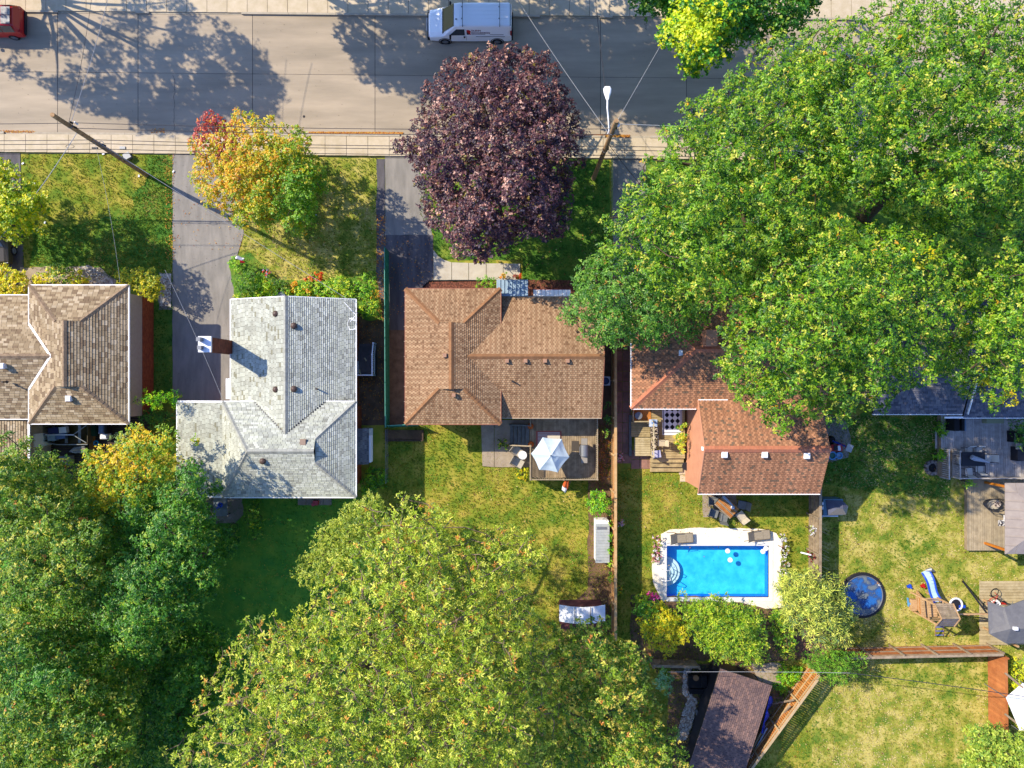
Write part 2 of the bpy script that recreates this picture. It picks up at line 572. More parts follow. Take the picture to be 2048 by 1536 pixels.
# kerbs, lowered where drives cross
def kerb(y0f, y1f, segs):
    k = thing('kerb', None, None); k['kind'] = 'structure'
    for (a, b_, top) in segs:
        n = max(1, int((b_ - a) / 86))
        for i in range(n):
            x0 = a + (b_ - a) * i / n; x1 = a + (b_ - a) * (i + 1) / n
            MB().prism(frame_pts([(x0 + .2, y0f(x0)), (x1 - .2, y0f(x1)), (x1 - .2, y1f(x1)), (x0 + .2, y1f(x0))]), -0.05, top).build('kerbstone', m_curb, k)
kerb(lambda x: ysouth(x), lambda x: ysouth(x) + 4.6, [(-300, 10, .13), (10, 60, .03), (60, 345, .03), (345, 500, .03), (500, 800, .13), (800, 870, .03), (870, 1210, .13), (1210, 1300, .03), (1300, 2200, .13)])
kerb(lambda x: ynorth(x) - 4, lambda x: ynorth(x), [(-300, 118, .13), (118, 272, .02), (272, 300, .13), (300, 484, .02), (484, 860, .13), (860, 1080, .13), (1080, 1200, .02), (1200, 1225, .13), (1225, 1340, .02), (1340, 2200, .13)])

# drives
sheet('driveway', wobble([(345, 304), (487, 306), (487, 470), (474, 512), (462, 560), (476, 605), (484, 800), (345, 806)], 1, 20, 3), 0.004, m_asph, .05)
sheet('driveway', [(-300, 302), (40, 306), (47, 525), (47, 600), (-300, 600)], 0.004, m_asph_d, .05)
sheet('driveway', wobble([(770, 312), (838, 314), (850, 380), (864, 470), (770, 470)], 1, 20, 4), 0.004, m_asph, .05)
sheet('driveway', [(770, 470), (866, 470), (866, 560), (850, 590), (850, 660), (770, 660)], 0.008, m_asph_d, .05)
sheet('side_path', wobble([(768, 650), (850, 650), (850, 850), (768, 850)], 1, 20, 5), 0.006, m_dirt, .05)
sheet('side_path', wobble([(753, 318), (770, 318), (770, 600), (753, 600)], 1.4, 14, 6), 0.003, m_asph_d, .04)
sheet('driveway', [(1226, 312), (1292, 314), (1292, 620), (1226, 620)], 0.004, m_asph, .05)
sheet('side_path', wobble([(700, 600), (768, 600), (768, 850), (700, 850)], 1, 14, 7), -0.004, m_soil)
sheet('side_path', wobble([(1190, 560), (1224, 560), (1224, 1000), (1190, 1000)], 1, 14, 8), 0.0, m_dirt)
sheet('tiled_path', wobble([(1196, 1160), (1222, 1160), (1222, 1300), (1110, 1300), (1150, 1200)], 3, 14, 9), 0.0, m_dirt)
# front walk of the middle house
fw = thing('front_walk', None, None); fw['kind'] = 'structure'
m_fw = M('front_walk_concrete', A(216, 204, 182), A(230, 220, 198), scale=2, rough=.95, bump=.2, rand=.05)
for q in ([(867, 500), (876, 512), (888, 520), (903, 525), (903, 560), (867, 560)], [(904, 525), (937, 526), (937, 560), (904, 560)],
          [(938, 526), (972, 527), (972, 560), (938, 560)], [(973, 527), (1006, 527), (1006, 560), (973, 560)], [(1007, 527), (1040, 528), (1040, 572), (1007, 572)]):
    MB().prism(frame_pts(q), -.04, .05).build('slab', m_fw, fw)
m_mulch = M('mulch', A(180, 110, 86), A(84, 56, 48), A(130, 80, 62), scale=9, detail=8, rough=1, bump=.8, bscale=30)
sheet('planting_bed', wobble([(844, 590), (848, 575), (860, 563), (990, 563), (990, 600), (844, 600)], 1, 10, 2), 0.03, m_mulch, .06)
MB().tube([G(844, 585, .06), G(847, 573, .06), G(858, 562, .06), G(900, 561, .06), G(985, 561, .06)], .05, 6).build('bed_edging', m_black, fw)
sheet('planting_bed', wobble([(1045, 560), (1150, 560), (1150, 600), (1045, 600)], 1, 10, 3), 0.03, m_mulch, .06)
# patio of the middle house
pt = thing('patio', None, None); pt['kind'] = 'structure'
for a, b_, t in ((962, 988, 1), (989, 1062, 2)):
    MB().prism(frame_pts([(a, 840), (b_, 840), (b_, 934), (a + (3 if t == 1 else 0), 932 if t == 1 else 934)]), -.04, .05).build('slab', m_patio, pt)
# other slabs
sheet('patio', wobble([(392, 990), (484, 990), (486, 1030), (470, 1046), (400, 1048)], 1.5, 12, 1), 0.02, m_asph, .05)
stp = thing('stepping_stones', None, None); stp['kind'] = 'structure'
for k in range(4):
    x = 596 + k * 17
    MB().prism(frame_pts([(x, 994), (x + 16, 994), (x + 16, 1010), (x, 1010)]), -.04, .04).build('paver', m_asph, stp)
sheet('patio', wobble([(1404, 975), (1470, 975), (1476, 1034), (1406, 1034)], 1.2, 12, 2), 0.02, m_patio, .05)
sheet('patio', wobble([(1640, 830), (1690, 832), (1702, 880), (1696, 915), (1655, 925), (1640, 915)], 1.2, 12, 2), 0.02, m_asph, .05)
sheet('planting_bed', wobble([(40, 534), (200, 534), (232, 560), (232, 600), (40, 600)], 2, 10, 5), 0.01, m_patio, .03)
sheet('planting_bed', wobble([(318, 545), (344, 545), (344, 620), (318, 620)], 2, 10, 5), 0.01, m_asph, .03)
sheet('planting_bed', wobble([(458, 520), (500, 505), (560, 560), (680, 560), (752, 540), (766, 640), (730, 640), (700, 600), (470, 600)], 2, 12, 6), 0.012, m_gl, .03)
sheet('planting_bed', wobble([(1176, 960), (1222, 960), (1222, 1200), (1176, 1200)], 2, 12, 6), 0.012, m_soil, .03)
sheet('planting_bed', wobble([(1262, 1190), (1560, 1196), (1640, 1230), (1650, 1320), (1262, 1320)], 3, 14, 6), 0.014, m_soil, .03)
sheet('planting_bed', wobble([(1340, 1326), (1480, 1326), (1560, 1326), (1570, 1380), (1500, 1560), (1330, 1560)], 3, 14, 6), 0.012, m_soil, .03)
# pavers beside the red house
pv = thing('paved_path', None, None); pv['kind'] = 'structure'
m_paver = M('paver', A(188, 140, 118), A(160, 120, 106), scale=3, rough=.95, bump=.3, rand=.12)
y = 640
r = random.Random(5)
while y < 925:
    for c in range(2):
        x0 = 1228 + c * 17
        MB().prism(frame_pts([(x0 + .4, y + .4), (x0 + 16.6, y + .4), (x0 + 16.6, y + 20), (x0 + .4, y + 20)]), -.04, .03 + r.uniform(-.006, .006)).build('paver', m_paver, pv)
    y += 20.5
for yy in (900, 919):
    for c in range(3):
        x0 = 1262 + c * 17 - (0 if yy == 919 else 0)
        MB().prism(frame_pts([(x0 + .4, yy + .4), (x0 + 16.6, yy + .4), (x0 + 16.6, yy + 18.4), (x0 + .4, yy + 18.4)]), -.04, .03 + r.uniform(-.006, .006)).build('paver', m_paver, pv)
for q in ((1358, 936), (1360, 950)):
    MB().prism(frame_pts([(q[0], q[1]), (q[0] + 15, q[1]), (q[0] + 15, q[1] + 13), (q[0], q[1] + 13)]), -.04, .035).build('paver', m_walk, pv)

# litter of fallen leaves along the kerb
m_leaflit = M('fallen_leaves', (1, 1, 1), attr=True, rough=.9)
def litter(name, regions, n, pal, label, cat, seed, size=(.03, .06), z=0.02):
    r = np.random.default_rng(seed); VV = []; CC = []
    for (poly, k) in regions:
        p = frame_pts(poly); xs_ = [q[0] for q in p]; ys_ = [q[1] for q in p]
        x = r.uniform(min(xs_), max(xs_), k * 3); y = r.uniform(min(ys_), max(ys_), k * 3)
        ok = inside(x, y, p); x, y = x[ok][:k], y[ok][:k]; m = len(x)
        s = r.uniform(size[0], size[1], m); t = r.uniform(0, 6.28, m); zz = z + r.uniform(0, .03, m)
        T = np.empty((m, 4, 3))
        for j, (dx, dy, dz) in enumerate(((-1, 0, 0), (0, -.6, .01), (1, 0, .015), (0, .6, .01))):
            T[:, j] = np.stack([x + s * (dx * np.cos(t) - dy * np.sin(t)), y + s * (dx * np.sin(t) + dy * np.cos(t)), zz + dz * r.uniform(0, 2, m)], -1)
        VV.append(T.reshape(-1, 3)); CC.append(np.repeat(np.array(pal)[r.integers(0, len(pal), m)], 4, axis=0))
    V = np.concatenate(VV); C = np.concatenate(CC); m = len(V) // 4
    F = np.concatenate([np.array([[0, 1, 2], [0, 2, 3]]) + 4 * i for i in range(m)])
    o = raw_mesh(name, V, F, m_leaflit, C, kind='stuff')
    setp(o, label, cat)
ORG = [A(236, 160, 60), A(214, 130, 50), A(190, 110, 50), A(240, 190, 90)]
litter('fallen_leaves', [([(618, 264), (806, 265), (806, 269), (618, 268)], 1500), ([(1145, 269), (1260, 270), (1260, 275), (1145, 274)], 900),
       ([(300, 257), (330, 257), (330, 266), (300, 266)], 60), ([(0, 261), (70, 262), (70, 266), (0, 266)], 160), ([(560, 22), (860, 26), (860, 33), (560, 30)], 900),
       ([(752, 430), (772, 430), (772, 640), (752, 640)], 500), ([(345, 400), (485, 400), (485, 500), (345, 500)], 60), ([(700, 640), (766, 640), (766, 840), (700, 840)], 500),
       ([(1190, 860), (1222, 860), (1222, 960), (1190, 960)], 300), ([(330, 310), (350, 310), (350, 520), (330, 520)], 160), ([(770, 480), (866, 480), (866, 640), (770, 640)], 160)], 0, ORG,
       'orange and brown fallen leaves lying along kerbs and drive edges', 'fallen leaves', 9)
litter('lawn_leaves', [([(380, 320), (700, 320), (700, 560), (490, 520)], 260), ([(870, 420), (1210, 330), (1210, 560), (900, 520)], 260), ([(1240, 960), (1600, 1000), (1600, 1060), (1240, 1180)], 60), ([(1650, 850), (1930, 850), (1930, 1290), (1660, 1290)], 260), ([(860, 960), (1170, 980), (1170, 1300), (1080, 1300)], 160), ([(1640, 1330), (1960, 1330), (1960, 1530), (1560, 1530)], 120)], 0,
       [A(210, 150, 70), A(230, 200, 140), A(160, 100, 60), A(120, 70, 60)], 'scattered fallen leaves lying on the lawns', 'fallen leaves', 12, (.03, .07), .05)
litter('road_grit', [([(-20, 34), (2040, 50), (2040, 270), (-20, 258)], 500), ([(350, 320), (480, 330), (480, 780), (350, 780)], 120)], 0, [A(90, 80, 70), A(150, 120, 80), A(110, 96, 84)], 'specks of grit and dry leaf scattered on road and drive', 'grit', 13, (.015, .035), .0)
mh = MB(); g_ = G(608, 233); mh.cyl((g_.x, g_.y), .09, -.01, .006, 14); mh.build('water_valve_cover', m_tar, rd)
PEB = [A(230, 215, 195), A(200, 180, 160), A(170, 150, 135), A(240, 235, 225)]
litter('pebbles', [([(150, 536), (178, 530), (226, 560), (226, 575), (190, 575), (160, 560)], 900), ([(322, 548), (342, 548), (342, 612), (322, 612)], 700),
       ([(1368, 1328), (1384, 1328), (1374, 1380), (1394, 1400), (1386, 1440), (1372, 1480), (1352, 1480), (1366, 1420), (1376, 1400), (1364, 1384)], 1500)], 0, PEB,
       'pale pebbles bedding the borders beside the hedge and black shed', 'pebbles', 10, (.05, .10), .03)
# ------------------------------------------------------------------ pool
pd = thing('pool_deck', None, None); pd['kind'] = 'structure'
sheet('paving', wobble([(1322, 1068), (1340, 1059), (1400, 1055), (1480, 1056), (1530, 1059), (1552, 1066), (1564, 1086), (1560, 1150), (1566, 1215), (1530, 1217), (1480, 1204), (1322, 1200), (1306, 1164), (1304, 1124), (1320, 1116)], 1, 12, 4),
      0.05, m_pooldeck, .12, parent=pd, hole=HOLE, kind=None)
pool = thing('swimming_pool', 'rectangular in-ground swimming pool with bright blue water and white curved corner steps', 'swimming pool', ((POOL[0] + POOL[1]) / 2, (POOL[2] + POOL[3]) / 2, 0))
m_liner = M('pool_liner', A(70, 212, 246, .95), A(36, 176, 238, .95), scale=1.2, detail=9, rough=.6, bump=.1, bscale=8)  # lighter mottling puts faint rippled light into the liner colour
m_linerw = M('pool_wall_liner', A(30, 130, 236, .95), rough=.6)
x0, x1, y0, y1 = POOL; D = .78
b = MB(); b.poly([(x0, y0, -D), (x1, y0, -D), (x1, y1, -D), (x0, y1, -D)]); b.build('pool_floor', m_liner, pool)
b = MB()
for a, c in (((x0, y0), (x0, y1)), ((x0, y1), (x1, y1)), ((x1, y1), (x1, y0)), ((x1, y0), (x0, y0))):
    d = Vector((c[0] - a[0], c[1] - a[1])).normalized(); n = Vector((-d.y, d.x)) * .1
    b.prism([(a[0], a[1]), (c[0], c[1]), (c[0] + n.x, c[1] + n.y), (a[0] + n.x, a[1] + n.y)], -D - .1, .02)
b.build('pool_wall', m_linerw, pool)
m_coping = M('white_coping', A(238, 236, 232, .8), A(228, 226, 220, .8), scale=2, rough=.7)
for (a0, a1, c0, c1) in ((x0 - .28, x1 + .28, y1, y1 + .28), (x0 - .28, x1 + .28, y0 - .28, y0), (x0 - .28, x0, y0, y1), (x1, x1 + .28, y0, y1)):
    MB().bx(a0, a1, c0, c1, -.15, .075).build('coping', m_coping, pool)
# curved corner steps
sc_ = G(1333, 1146)
for i, (rr, z) in enumerate(((1.05, -.46), (.80, -.36), (.55, -.26), (.30, -.16))):
    pts = [(x0 + .005, sc_.y - rr)] + [(x0 + .005 + rr * math.sin(t), sc_.y - rr * math.cos(t)) for t in np.linspace(.05, math.pi - .05, 16)] + [(x0 + .005, sc_.y + rr)]
    b = MB().prism(pts, -D + .01, z)
    b.build('step', m_whiteg if i != 1 else m_whiteg, pool)
for k, dy in enumerate((-.35, .35)):
    b = MB().tube([(x0 - .5, sc_.y + dy, .05), (x0 - .45, sc_.y + dy, .6), (x0 - .2, sc_.y + dy, .82), (x0 + .15, sc_.y + dy, .6), (x0 + .25, sc_.y + dy, .0)], .025, 8)
    b.build('handrail', m_white, pool)
mw = bpy.data.materials.new('pool_water'); mw.use_nodes = True
nt = mw.node_tree; nt.nodes.remove(nt.nodes['Principled BSDF'])
tb = nt.nodes.new('ShaderNodeBsdfTransparent'); tb.inputs[0].default_value = (.80, .97, 1, 1)
gb = nt.nodes.new('ShaderNodeBsdfGlossy'); gb.inputs['Roughness'].default_value = .05
fr = nt.nodes.new('ShaderNodeFresnel'); fr.inputs[0].default_value = 1.33
ms = nt.nodes.new('ShaderNodeMixShader')
nz = nt.nodes.new('ShaderNodeTexNoise'); nz.inputs['Scale'].default_value = 6
bp = nt.nodes.new('ShaderNodeBump'); bp.inputs['Strength'].default_value = .15; bp.inputs['Distance'].default_value = .05
nt.links.new(nz.outputs[0], bp.inputs['Height']); nt.links.new(bp.outputs[0], gb.inputs['Normal'])
nt.nodes.remove(fr); ms.inputs[0].default_value = .05; nt.links.new(tb.outputs[0], ms.inputs[1]); nt.links.new(gb.outputs[0], ms.inputs[2])
nt.links.new(ms.outputs[0], nt.nodes['Material Output'].inputs[0])
b = MB(); b.poly([(x0, y0, -.08), (x1, y0, -.08), (x1, y1, -.08), (x0, y1, -.08)]); o = b.build('pool_water', mw, pool)
for i, (px, py, lb) in enumerate(((1455.5, 1102, 'round white float in the pool, nearest the top edge of the water'), (1460.5, 1120, 'round white float in the pool, alone below another float'),
                                  (1526, 1103, 'round white float touching the pool wall near its right corner, lower of two'), (1532, 1097, 'round white float jammed in the right corner of the pool'))):
    p = G(px, py); b = MB()
    b.torus((p.x, p.y, 0.0), .13, .05, 18, 6); b.cyl((p.x, p.y), .15, -.05, .03, 18)
    o = b.build('pool_float', m_whiteg); setp(o, lb, 'pool float', 'white floats in the pool')

# ------------------------------------------------------------------ roof machinery
m_shingle = M('roof_shingles', (1, 1, 1), (.84, .84, .84), scale=9, detail=6, rough=.95, bump=.35, bscale=60, attr=True, spec=.1, stops=(.3, .7))
m_under = M('roof_felt', A(64, 58, 54), rough=1)
def newell(p):
    n = Vector((0, 0, 0))
    for i in range(len(p)):
        a, b_ = p[i], p[(i + 1) % len(p)]
        n += Vector(((a.y - b_.y) * (a.z + b_.z), (a.z - b_.z) * (a.x + b_.x), (a.x - b_.x) * (a.y + b_.y)))
    n.normalize()
    return n if n.z > 0 else -n

import mathutils.noise as pnoise
def shingle(mb, face, pal, rng, course=.145, tab=.30, thick=.034, streak=None):
    n = newell(face)
    u = Vector((0, 0, 1)).cross(n)
    if u.length < 1e-4: u = Vector((1, 0, 0))
    u.normalize(); v = n.cross(u)
    if v.z < 0: v = -v; u = -u
    o = min(face, key=lambda p: p.z)
    P2 = [((p - o).dot(u), (p - o).dot(v)) for p in face]
    b0 = min(p[1] for p in P2); b1 = max(p[1] for p in P2); a0 = min(p[0] for p in P2); a1 = max(p[0] for p in P2)
    j = 0; bb = b0
    while bb < b1:
        row = clip_half(clip_half(P2, 0, -1, -bb), 0, 1, min(bb + course, b1))
        if len(row) >= 3:
            off = rng.random() * tab if streak is None else (j % 2) * tab * .5 + rng.random() * .02
            ra0 = min(p[0] for p in row); ra1 = max(p[0] for p in row)
            aa = math.floor((ra0 - off) / tab) * tab + off
            while aa < ra1:
                t = tab
                q = clip_half(clip_half(row, -1, 0, -(aa + .009)), 1, 0, aa + t - .009)
                if len(q) >= 3 and area2(q) > .0006:
                    c = pal(rng, aa, bb, j)
                    pw = o + u * aa + v * bb
                    wv = 1 + .16 * pnoise.noise(Vector((aa * .9, bb * .16, pw.x * .02))) + .10 * pnoise.noise(pw * 1.3)
                    c = (c[0] * wv, c[1] * wv, c[2] * wv)
                    top = []
                    for (a, b_) in q:
                        h = .012 + thick * (1 - (b_ - bb) / course)
                        top.append(o + u * a + v * b_ + n * h)
                    bot = [o + u * a + v * b_ + n * .002 for (a, b_) in q]
                    i = len(mb.v); k = len(q)
                    nn = (top[1] - top[0]).cross(top[2] - top[0])
                    if nn.dot(n) < 0: top.reverse(); bot.reverse()
                    mb.v += [tuple(p) for p in top] + [tuple(p) for p in bot]
                    mb.f.append(tuple(range(i, i + k))); mb.c.append(c)
                    for s_ in range(k):
                        s2 = (s_ + 1) % k
                        mb.f.append((i + s_, i + k + s_, i + k + s2, i + s2)); mb.c.append(c)
                aa += t
        bb += course; j += 1

def weave(cols, tab, var=.07, dark=.22):
    cols = [Vector(c) for c in cols]
    def f(rng, a, b_, j):
        i = int(round(a / tab)) + (j % 2)
        c = cols[i % 2] if rng.random() > dark else cols[2 + (rng.random() < .4)]
        c = c * (1 + rng.uniform(-var, var))
        return (c.x, c.y, c.z)
    return f

def palette(cols, w, var=.08, patch=None):
    cols = [Vector(c) for c in cols]
    def f(rng, a, b_, j):
        k = rng.choices(range(len(cols)), w)[0]
        c = cols[k] * (1 + rng.uniform(-var, var))
        return (c.x, c.y, c.z)
    return f

CAPM = {}
def caps(house, lines, mat, wdt=.30, ln=.30, slope=.42):
    key = (mat.name, wdt, ln)
    if key not in CAPM:
        b = MB(); h = wdt / 2 * slope; L = ln / 2 + .02
        sec = [(-wdt / 2, -h), (0, 0.03), (wdt / 2, -h), (wdt / 2, -h - .03), (0, -.01), (-wdt / 2, -h - .03)]
        A0 = [(-L, y, z + .018) for y, z in sec]; A1 = [(L, y, z) for y, z in sec]
        b.hexa(list(reversed(A0)), list(reversed(A1)))
        o = b.build('ridge_cap', mat); CAPM[key] = o.data; bpy.data.objects.remove(o)
    me = CAPM[key]; off = origin(house)
    for p0, p1 in lines:
        d = p1 - p0; L = d.length; n = max(1, int(L / ln))
        X = d.normalized(); Y = Vector((0, 0, 1)).cross(X).normalized(); Z = X.cross(Y)
        R = Matrix((X, Y, Z)).transposed().to_4x4()
        for i in range(n):
            o = bpy.data.objects.new('ridge_cap', me); COL.objects.link(o); o.parent = house
            q = p0 + d * ((i + .5) / n) + Z * .045 - off
            o.matrix_basis = Matrix.Translation(q) @ R

def roof(house, faces, pal, seed, course=.145, tab=.30, thick=.034, streak=None, name='roof'):
    rng = random.Random(seed)
    b = MB()
    for f in faces:
        n = newell(f)
        vv = list(f)
        if (vv[1] - vv[0]).cross(vv[2] - vv[1]).dot(n) < 0: vv = list(reversed(vv))
        b.hexa([p - Vector((0, 0, .14)) for p in vv], vv)
    rf = b.build(name, m_under, house)
    sb = MB()
    for f in faces: shingle(sb, f, pal, rng, course, tab, thick, streak)
    sb.build('shingles', m_shingle, rf, kind='stuff')
    return rf

def gutter(house, pts, mat, w=.13, h=.12, drop=.05, name='gutter'):
    for p0, p1 in pts:
        d = (p1 - p0); n = Vector((d.y, -d.x, 0)).normalized()
        MB().bar(p0 + Vector((0, 0, -drop + .03)), p1 + Vector((0, 0, -drop + .03)), w, h).build(name, mat, house)

m_frame = M('window_frame_white', A(235, 235, 232, .8), rough=.5)
def window(house, c, w, h, axis, sgn, mat=None):
    """c: centre on the wall face; axis: 'x' wall faces +-x, 'y' wall faces +-y"""
    t = .05
    b = MB()
    for (du, dz, lw, lh) in ((0, h / 2, w + .12, .07), (0, -h / 2, w + .12, .09), (-w / 2, 0, .07, h), (w / 2, 0, .07, h), (0, 0, .05, h)):
        if axis == 'x': b.box((c[0] + sgn * .02, c[1] + du, c[2] + dz), (t, lw, lh))
        else: b.box((c[0] + du, c[1] + sgn * .02, c[2] + dz), (lw, t, lh))
    f = b.build('window', mat or m_frame, house)
    if axis == 'x': MB().box((c[0] + sgn * .012, c[1], c[2]), (.02, w, h)).build('pane', m_glass, f)
    else: MB().box((c[0], c[1] + sgn * .012, c[2]), (w, .02, h)).build('pane', m_glass, f)

def door(house, c, w, h, axis, sgn, mat):
    b = MB()
    if axis == 'x': b.box((c[0] + sgn * .03, c[1], c[2] + h / 2), (.06, w, h))
    else: b.box((c[0], c[1] + sgn * .03, c[2] + h / 2), (w, .06, h))
    d = b.build('door', mat, house)
    hb = MB().box((c[0] + (sgn * .09 if axis == 'x' else w * .38), c[1] + (sgn * .09 if axis == 'y' else w * .38), c[2] + 1.0), (.05, .05, .12))
    hb.build('handle', m_grey, d)

def brick_wall(house, p0, p1, z0, z1, mat, out, name='brickwork', bl=.215, bh=.072):
    """courses of single bricks on a wall face, joined as one part"""
    p0, p1 = Vector((p0[0], p0[1], 0)), Vector((p1[0], p1[1], 0)); d = (p1 - p0); L = d.length; d.normalize()
    o3 = Vector((out[0], out[1], 0)); rng = random.Random(int(L * 100)); b = MB()
    z = z0; j = 0
    while z < z1 - .03:
        a = -(j % 2) * bl / 2
        while a < L:
            s0, s1 = max(a, 0) + .005, min(a + bl, L) - .005
            if s1 - s0 > .03:
                c = rng.uniform(.75, 1.2); c2 = c * rng.uniform(.92, 1.05)
                q = [p0 + d * s0, p0 + d * s1, p0 + d * s1 + o3 * .014, p0 + d * s0 + o3 * .014]
                b.prism([(v.x, v.y) for v in q], z + .005, min(z + bh, z1) - .004, (c, c2, c2))
            a += bl
        z += bh; j += 1
    return b.build(name, mat, house, kind='stuff')

def vent_box(house, px, py, z, s, mat, name='roof_vent', hgt=.22, rz=0.0, lid=True):
    p = G(px, py, z)
    b = MB(); b.box((p.x, p.y, z + hgt / 2 - .1), (s * .8, s * .8, hgt + .2), rz)
    b.box((p.x, p.y, z + hgt), (s, s, .09), rz)
    b.box((p.x, p.y, z + hgt + .06), (s * .86, s * .86, .05), rz)
    return b.build(name, mat, house)
def vent_pipe(house, px, py, z, mat, lean=(0, 0), h=.45):
    p = G(px, py, z)
    return MB().tube([(p.x, p.y, z - .1), (p.x, p.y, z + h)], [.055, .05], 8).torus((p.x, p.y, z + .02), .07, .03, 10, 5).build('vent_pipe', mat, house)
def vent_turtle(house, px, py, z, mat):
    p = G(px, py, z); b = MB()
    prof = [(.11, -.1), (.11, .08), (.20, .10), (.21, .16), (.17, .24), (.09, .28), (.01, .29)]
    n = 16
    i0 = len(b.v)
    for (r_, zz) in prof:
        for j in range(n): b.v.append((p.x + r_ * math.cos(6.2832 * j / n), p.y + r_ * math.sin(6.2832 * j / n), z + zz))
    for k in range(len(prof) - 1):
        for j in range(n):
            q = (j + 1) % n; b.f.append((i0 + k * n + j, i0 + k * n + q, i0 + (k + 1) * n + q, i0 + (k + 1) * n + j)); b.c.append(None)
    return b.build('roof_vent', mat, house, smooth=True)

def dutch(x0, x1, y0, y1, ze, pitch, gx, axis='y'):
    """rectangle with a long ridge and truncated hips at both ends (plan metres)"""
    if axis == 'y':
        xm = (x0 + x1) / 2; zr = ze + (x1 - x0) / 2 * pitch; zg = zr - gx * pitch; run = (zg - ze) / pitch
        V = Vector
        A_, B_ = V((xm - gx, y1 - run, zg)), V((xm + gx, y1 - run, zg))
        C_, D_ = V((xm - gx, y0 + run, zg)), V((xm + gx, y0 + run, zg))
        RN, RS = V((xm, y1 - run, zr)), V((xm, y0 + run, zr))
        NW, NE, SW, SE = V((x0, y1, ze)), V((x1, y1, ze)), V((x0, y0, ze)), V((x1, y0, ze))
        faces = [[NW, SW, C_, RS, RN, A_], [SE, NE, B_, RN, RS, D_], [NE, NW, A_, B_], [SW, SE, D_, C_]]
        ridges = [(RN, RS)]; hips = [(NW, A_), (NE, B_), (SW, C_), (SE, D_)]
        gab = [(A_, B_, RN), (D_, C_, RS)]
    return faces, ridges, hips, gab

def gablet_walls(house, gab, mat):
    b = MB()
    for g in gab: MB().hexa([p + Vector((0, .02, -.03)) for p in g], [p + Vector((0, -.02, -.03)) for p in g]).build('gable_vent', mat, house)

# ------------------------------------------------------------------ house 1: tan roof, far left
h1 = thing('brick_house', 'brick and stucco house with tan brown hip roof and white gutters, left edge', 'house', (-28, 0, 0))
P1 = palette([A(206, 182, 146), A(182, 158, 124), A(158, 134, 106), A(222, 200, 166)], [4, 3, 2, 1.5])
m_cap1 = M('tan_ridge_cap', A(176, 150, 120), A(146, 122, 98), scale=6, rough=.95, rand=.14)
xA, xB = G(59, 0, 4.0).x, G(257, 0, 4.0).x; yA, yB = G(0, 847, 4.0).y, G(0, 571, 4.0).y
f, rdg, hp, gb_ = dutch(xA, xB, yA, yB, 4.0, .47, .80)
wr = []
zr = 4.95
Ry = G(0, 712, zr).y; xr = G(102, 0, zr).x
XL = -46.0
zw = 3.12
yn, ys_ = Ry + (zr - zw) / .45, Ry - (zr - zw) / .45
vy = (zr - 4.0) / .45
vN = Vector((xA, Ry + vy, 4.0)); vS = Vector((xA, Ry - vy, 4.0)); vR = Vector((xr, Ry, zr))
wing = [[Vector((XL, yn, zw)), Vector((XL, Ry, zr)), vR, vN, Vector((xA, yn, zw))],
        [Vector((XL, Ry, zr)), Vector((XL, ys_, zw)), Vector((xA, ys_, zw)), vS, vR]]
roof(h1, f + wing, P1, 11, course=.17, tab=.34, thick=.03)
gablet_walls(h1, gb_, m_under)
caps(h1, rdg + hp + [(Vector((XL + 8, Ry, zr)), vR)], m_cap1)
gutter(h1, [(Vector((xA, yB, 4)), Vector((xB, yB, 4))), (Vector((xB, yB, 4)), Vector((xB, yA, 4))), (Vector((xA, yA, 4)), Vector((xB, yA, 4))), (Vector((xA, yB, 4)), vN), (Vector((xA, yA, 4)), vS)], m_white)
gutter(h1, [(Vector((XL, yn, zw)), Vector((xA, yn, zw))), (Vector((XL, ys_, zw)), Vector((xA, ys_, zw)))], m_white)
for a_, b_ in ((vN, vR), (vS, vR)):
    MB().bar(a_ + Vector((0, 0, .05)), b_ + Vector((0, 0, .05)), .13, .03).build('valley_flashing', m_white, h1)
m_stucco = M('beige_stucco', A(206, 184, 160), A(216, 196, 172), scale=5, rough=.95, bump=.2)
m_brick1 = M('orange_brick', A(196, 104, 60), A(170, 84, 50), scale=4, rough=.9, attr=True)
wx1 = xB - .42
b = MB(); b.bx(xA + .4, wx1, yA + .4, yB - .4, 1.5, 3.9); b.build('wall', m_stucco, h1)
b = MB(); b.bx(xA + .4, wx1 + .02, yA + .38, yB - .38, 0, 1.5); w_ = b.build('brick_base', M('mortar1', A(180, 120, 90), rough=1), h1)
brick_wall(h1, (wx1 + .02, yA + .38), (wx1 + .02, yB - .38), 0, 1.5, m_brick1, (1, 0))
b = MB(); b.bx(XL, xA + .35, ys_ + .4, yn - .4, 0, 3.05); b.build('wing_wall', m_stucco, h1)
window(h1, (xB - 4, yB - .4, 2.6), 1.8, 1.2, 'y', 1)
for (px, py) in ((147, 676), (149, 741)): vent_box(h1, px - 1, py, 5.0, .38, m_whiteg)
vent_box(h1, 141, 797, 4.75, .36, m_whiteg); vent_box(h1, 8, 732, 4.75, .36, m_whiteg)
vent_pipe(h1, 14, 764, 4.5, m_dark)
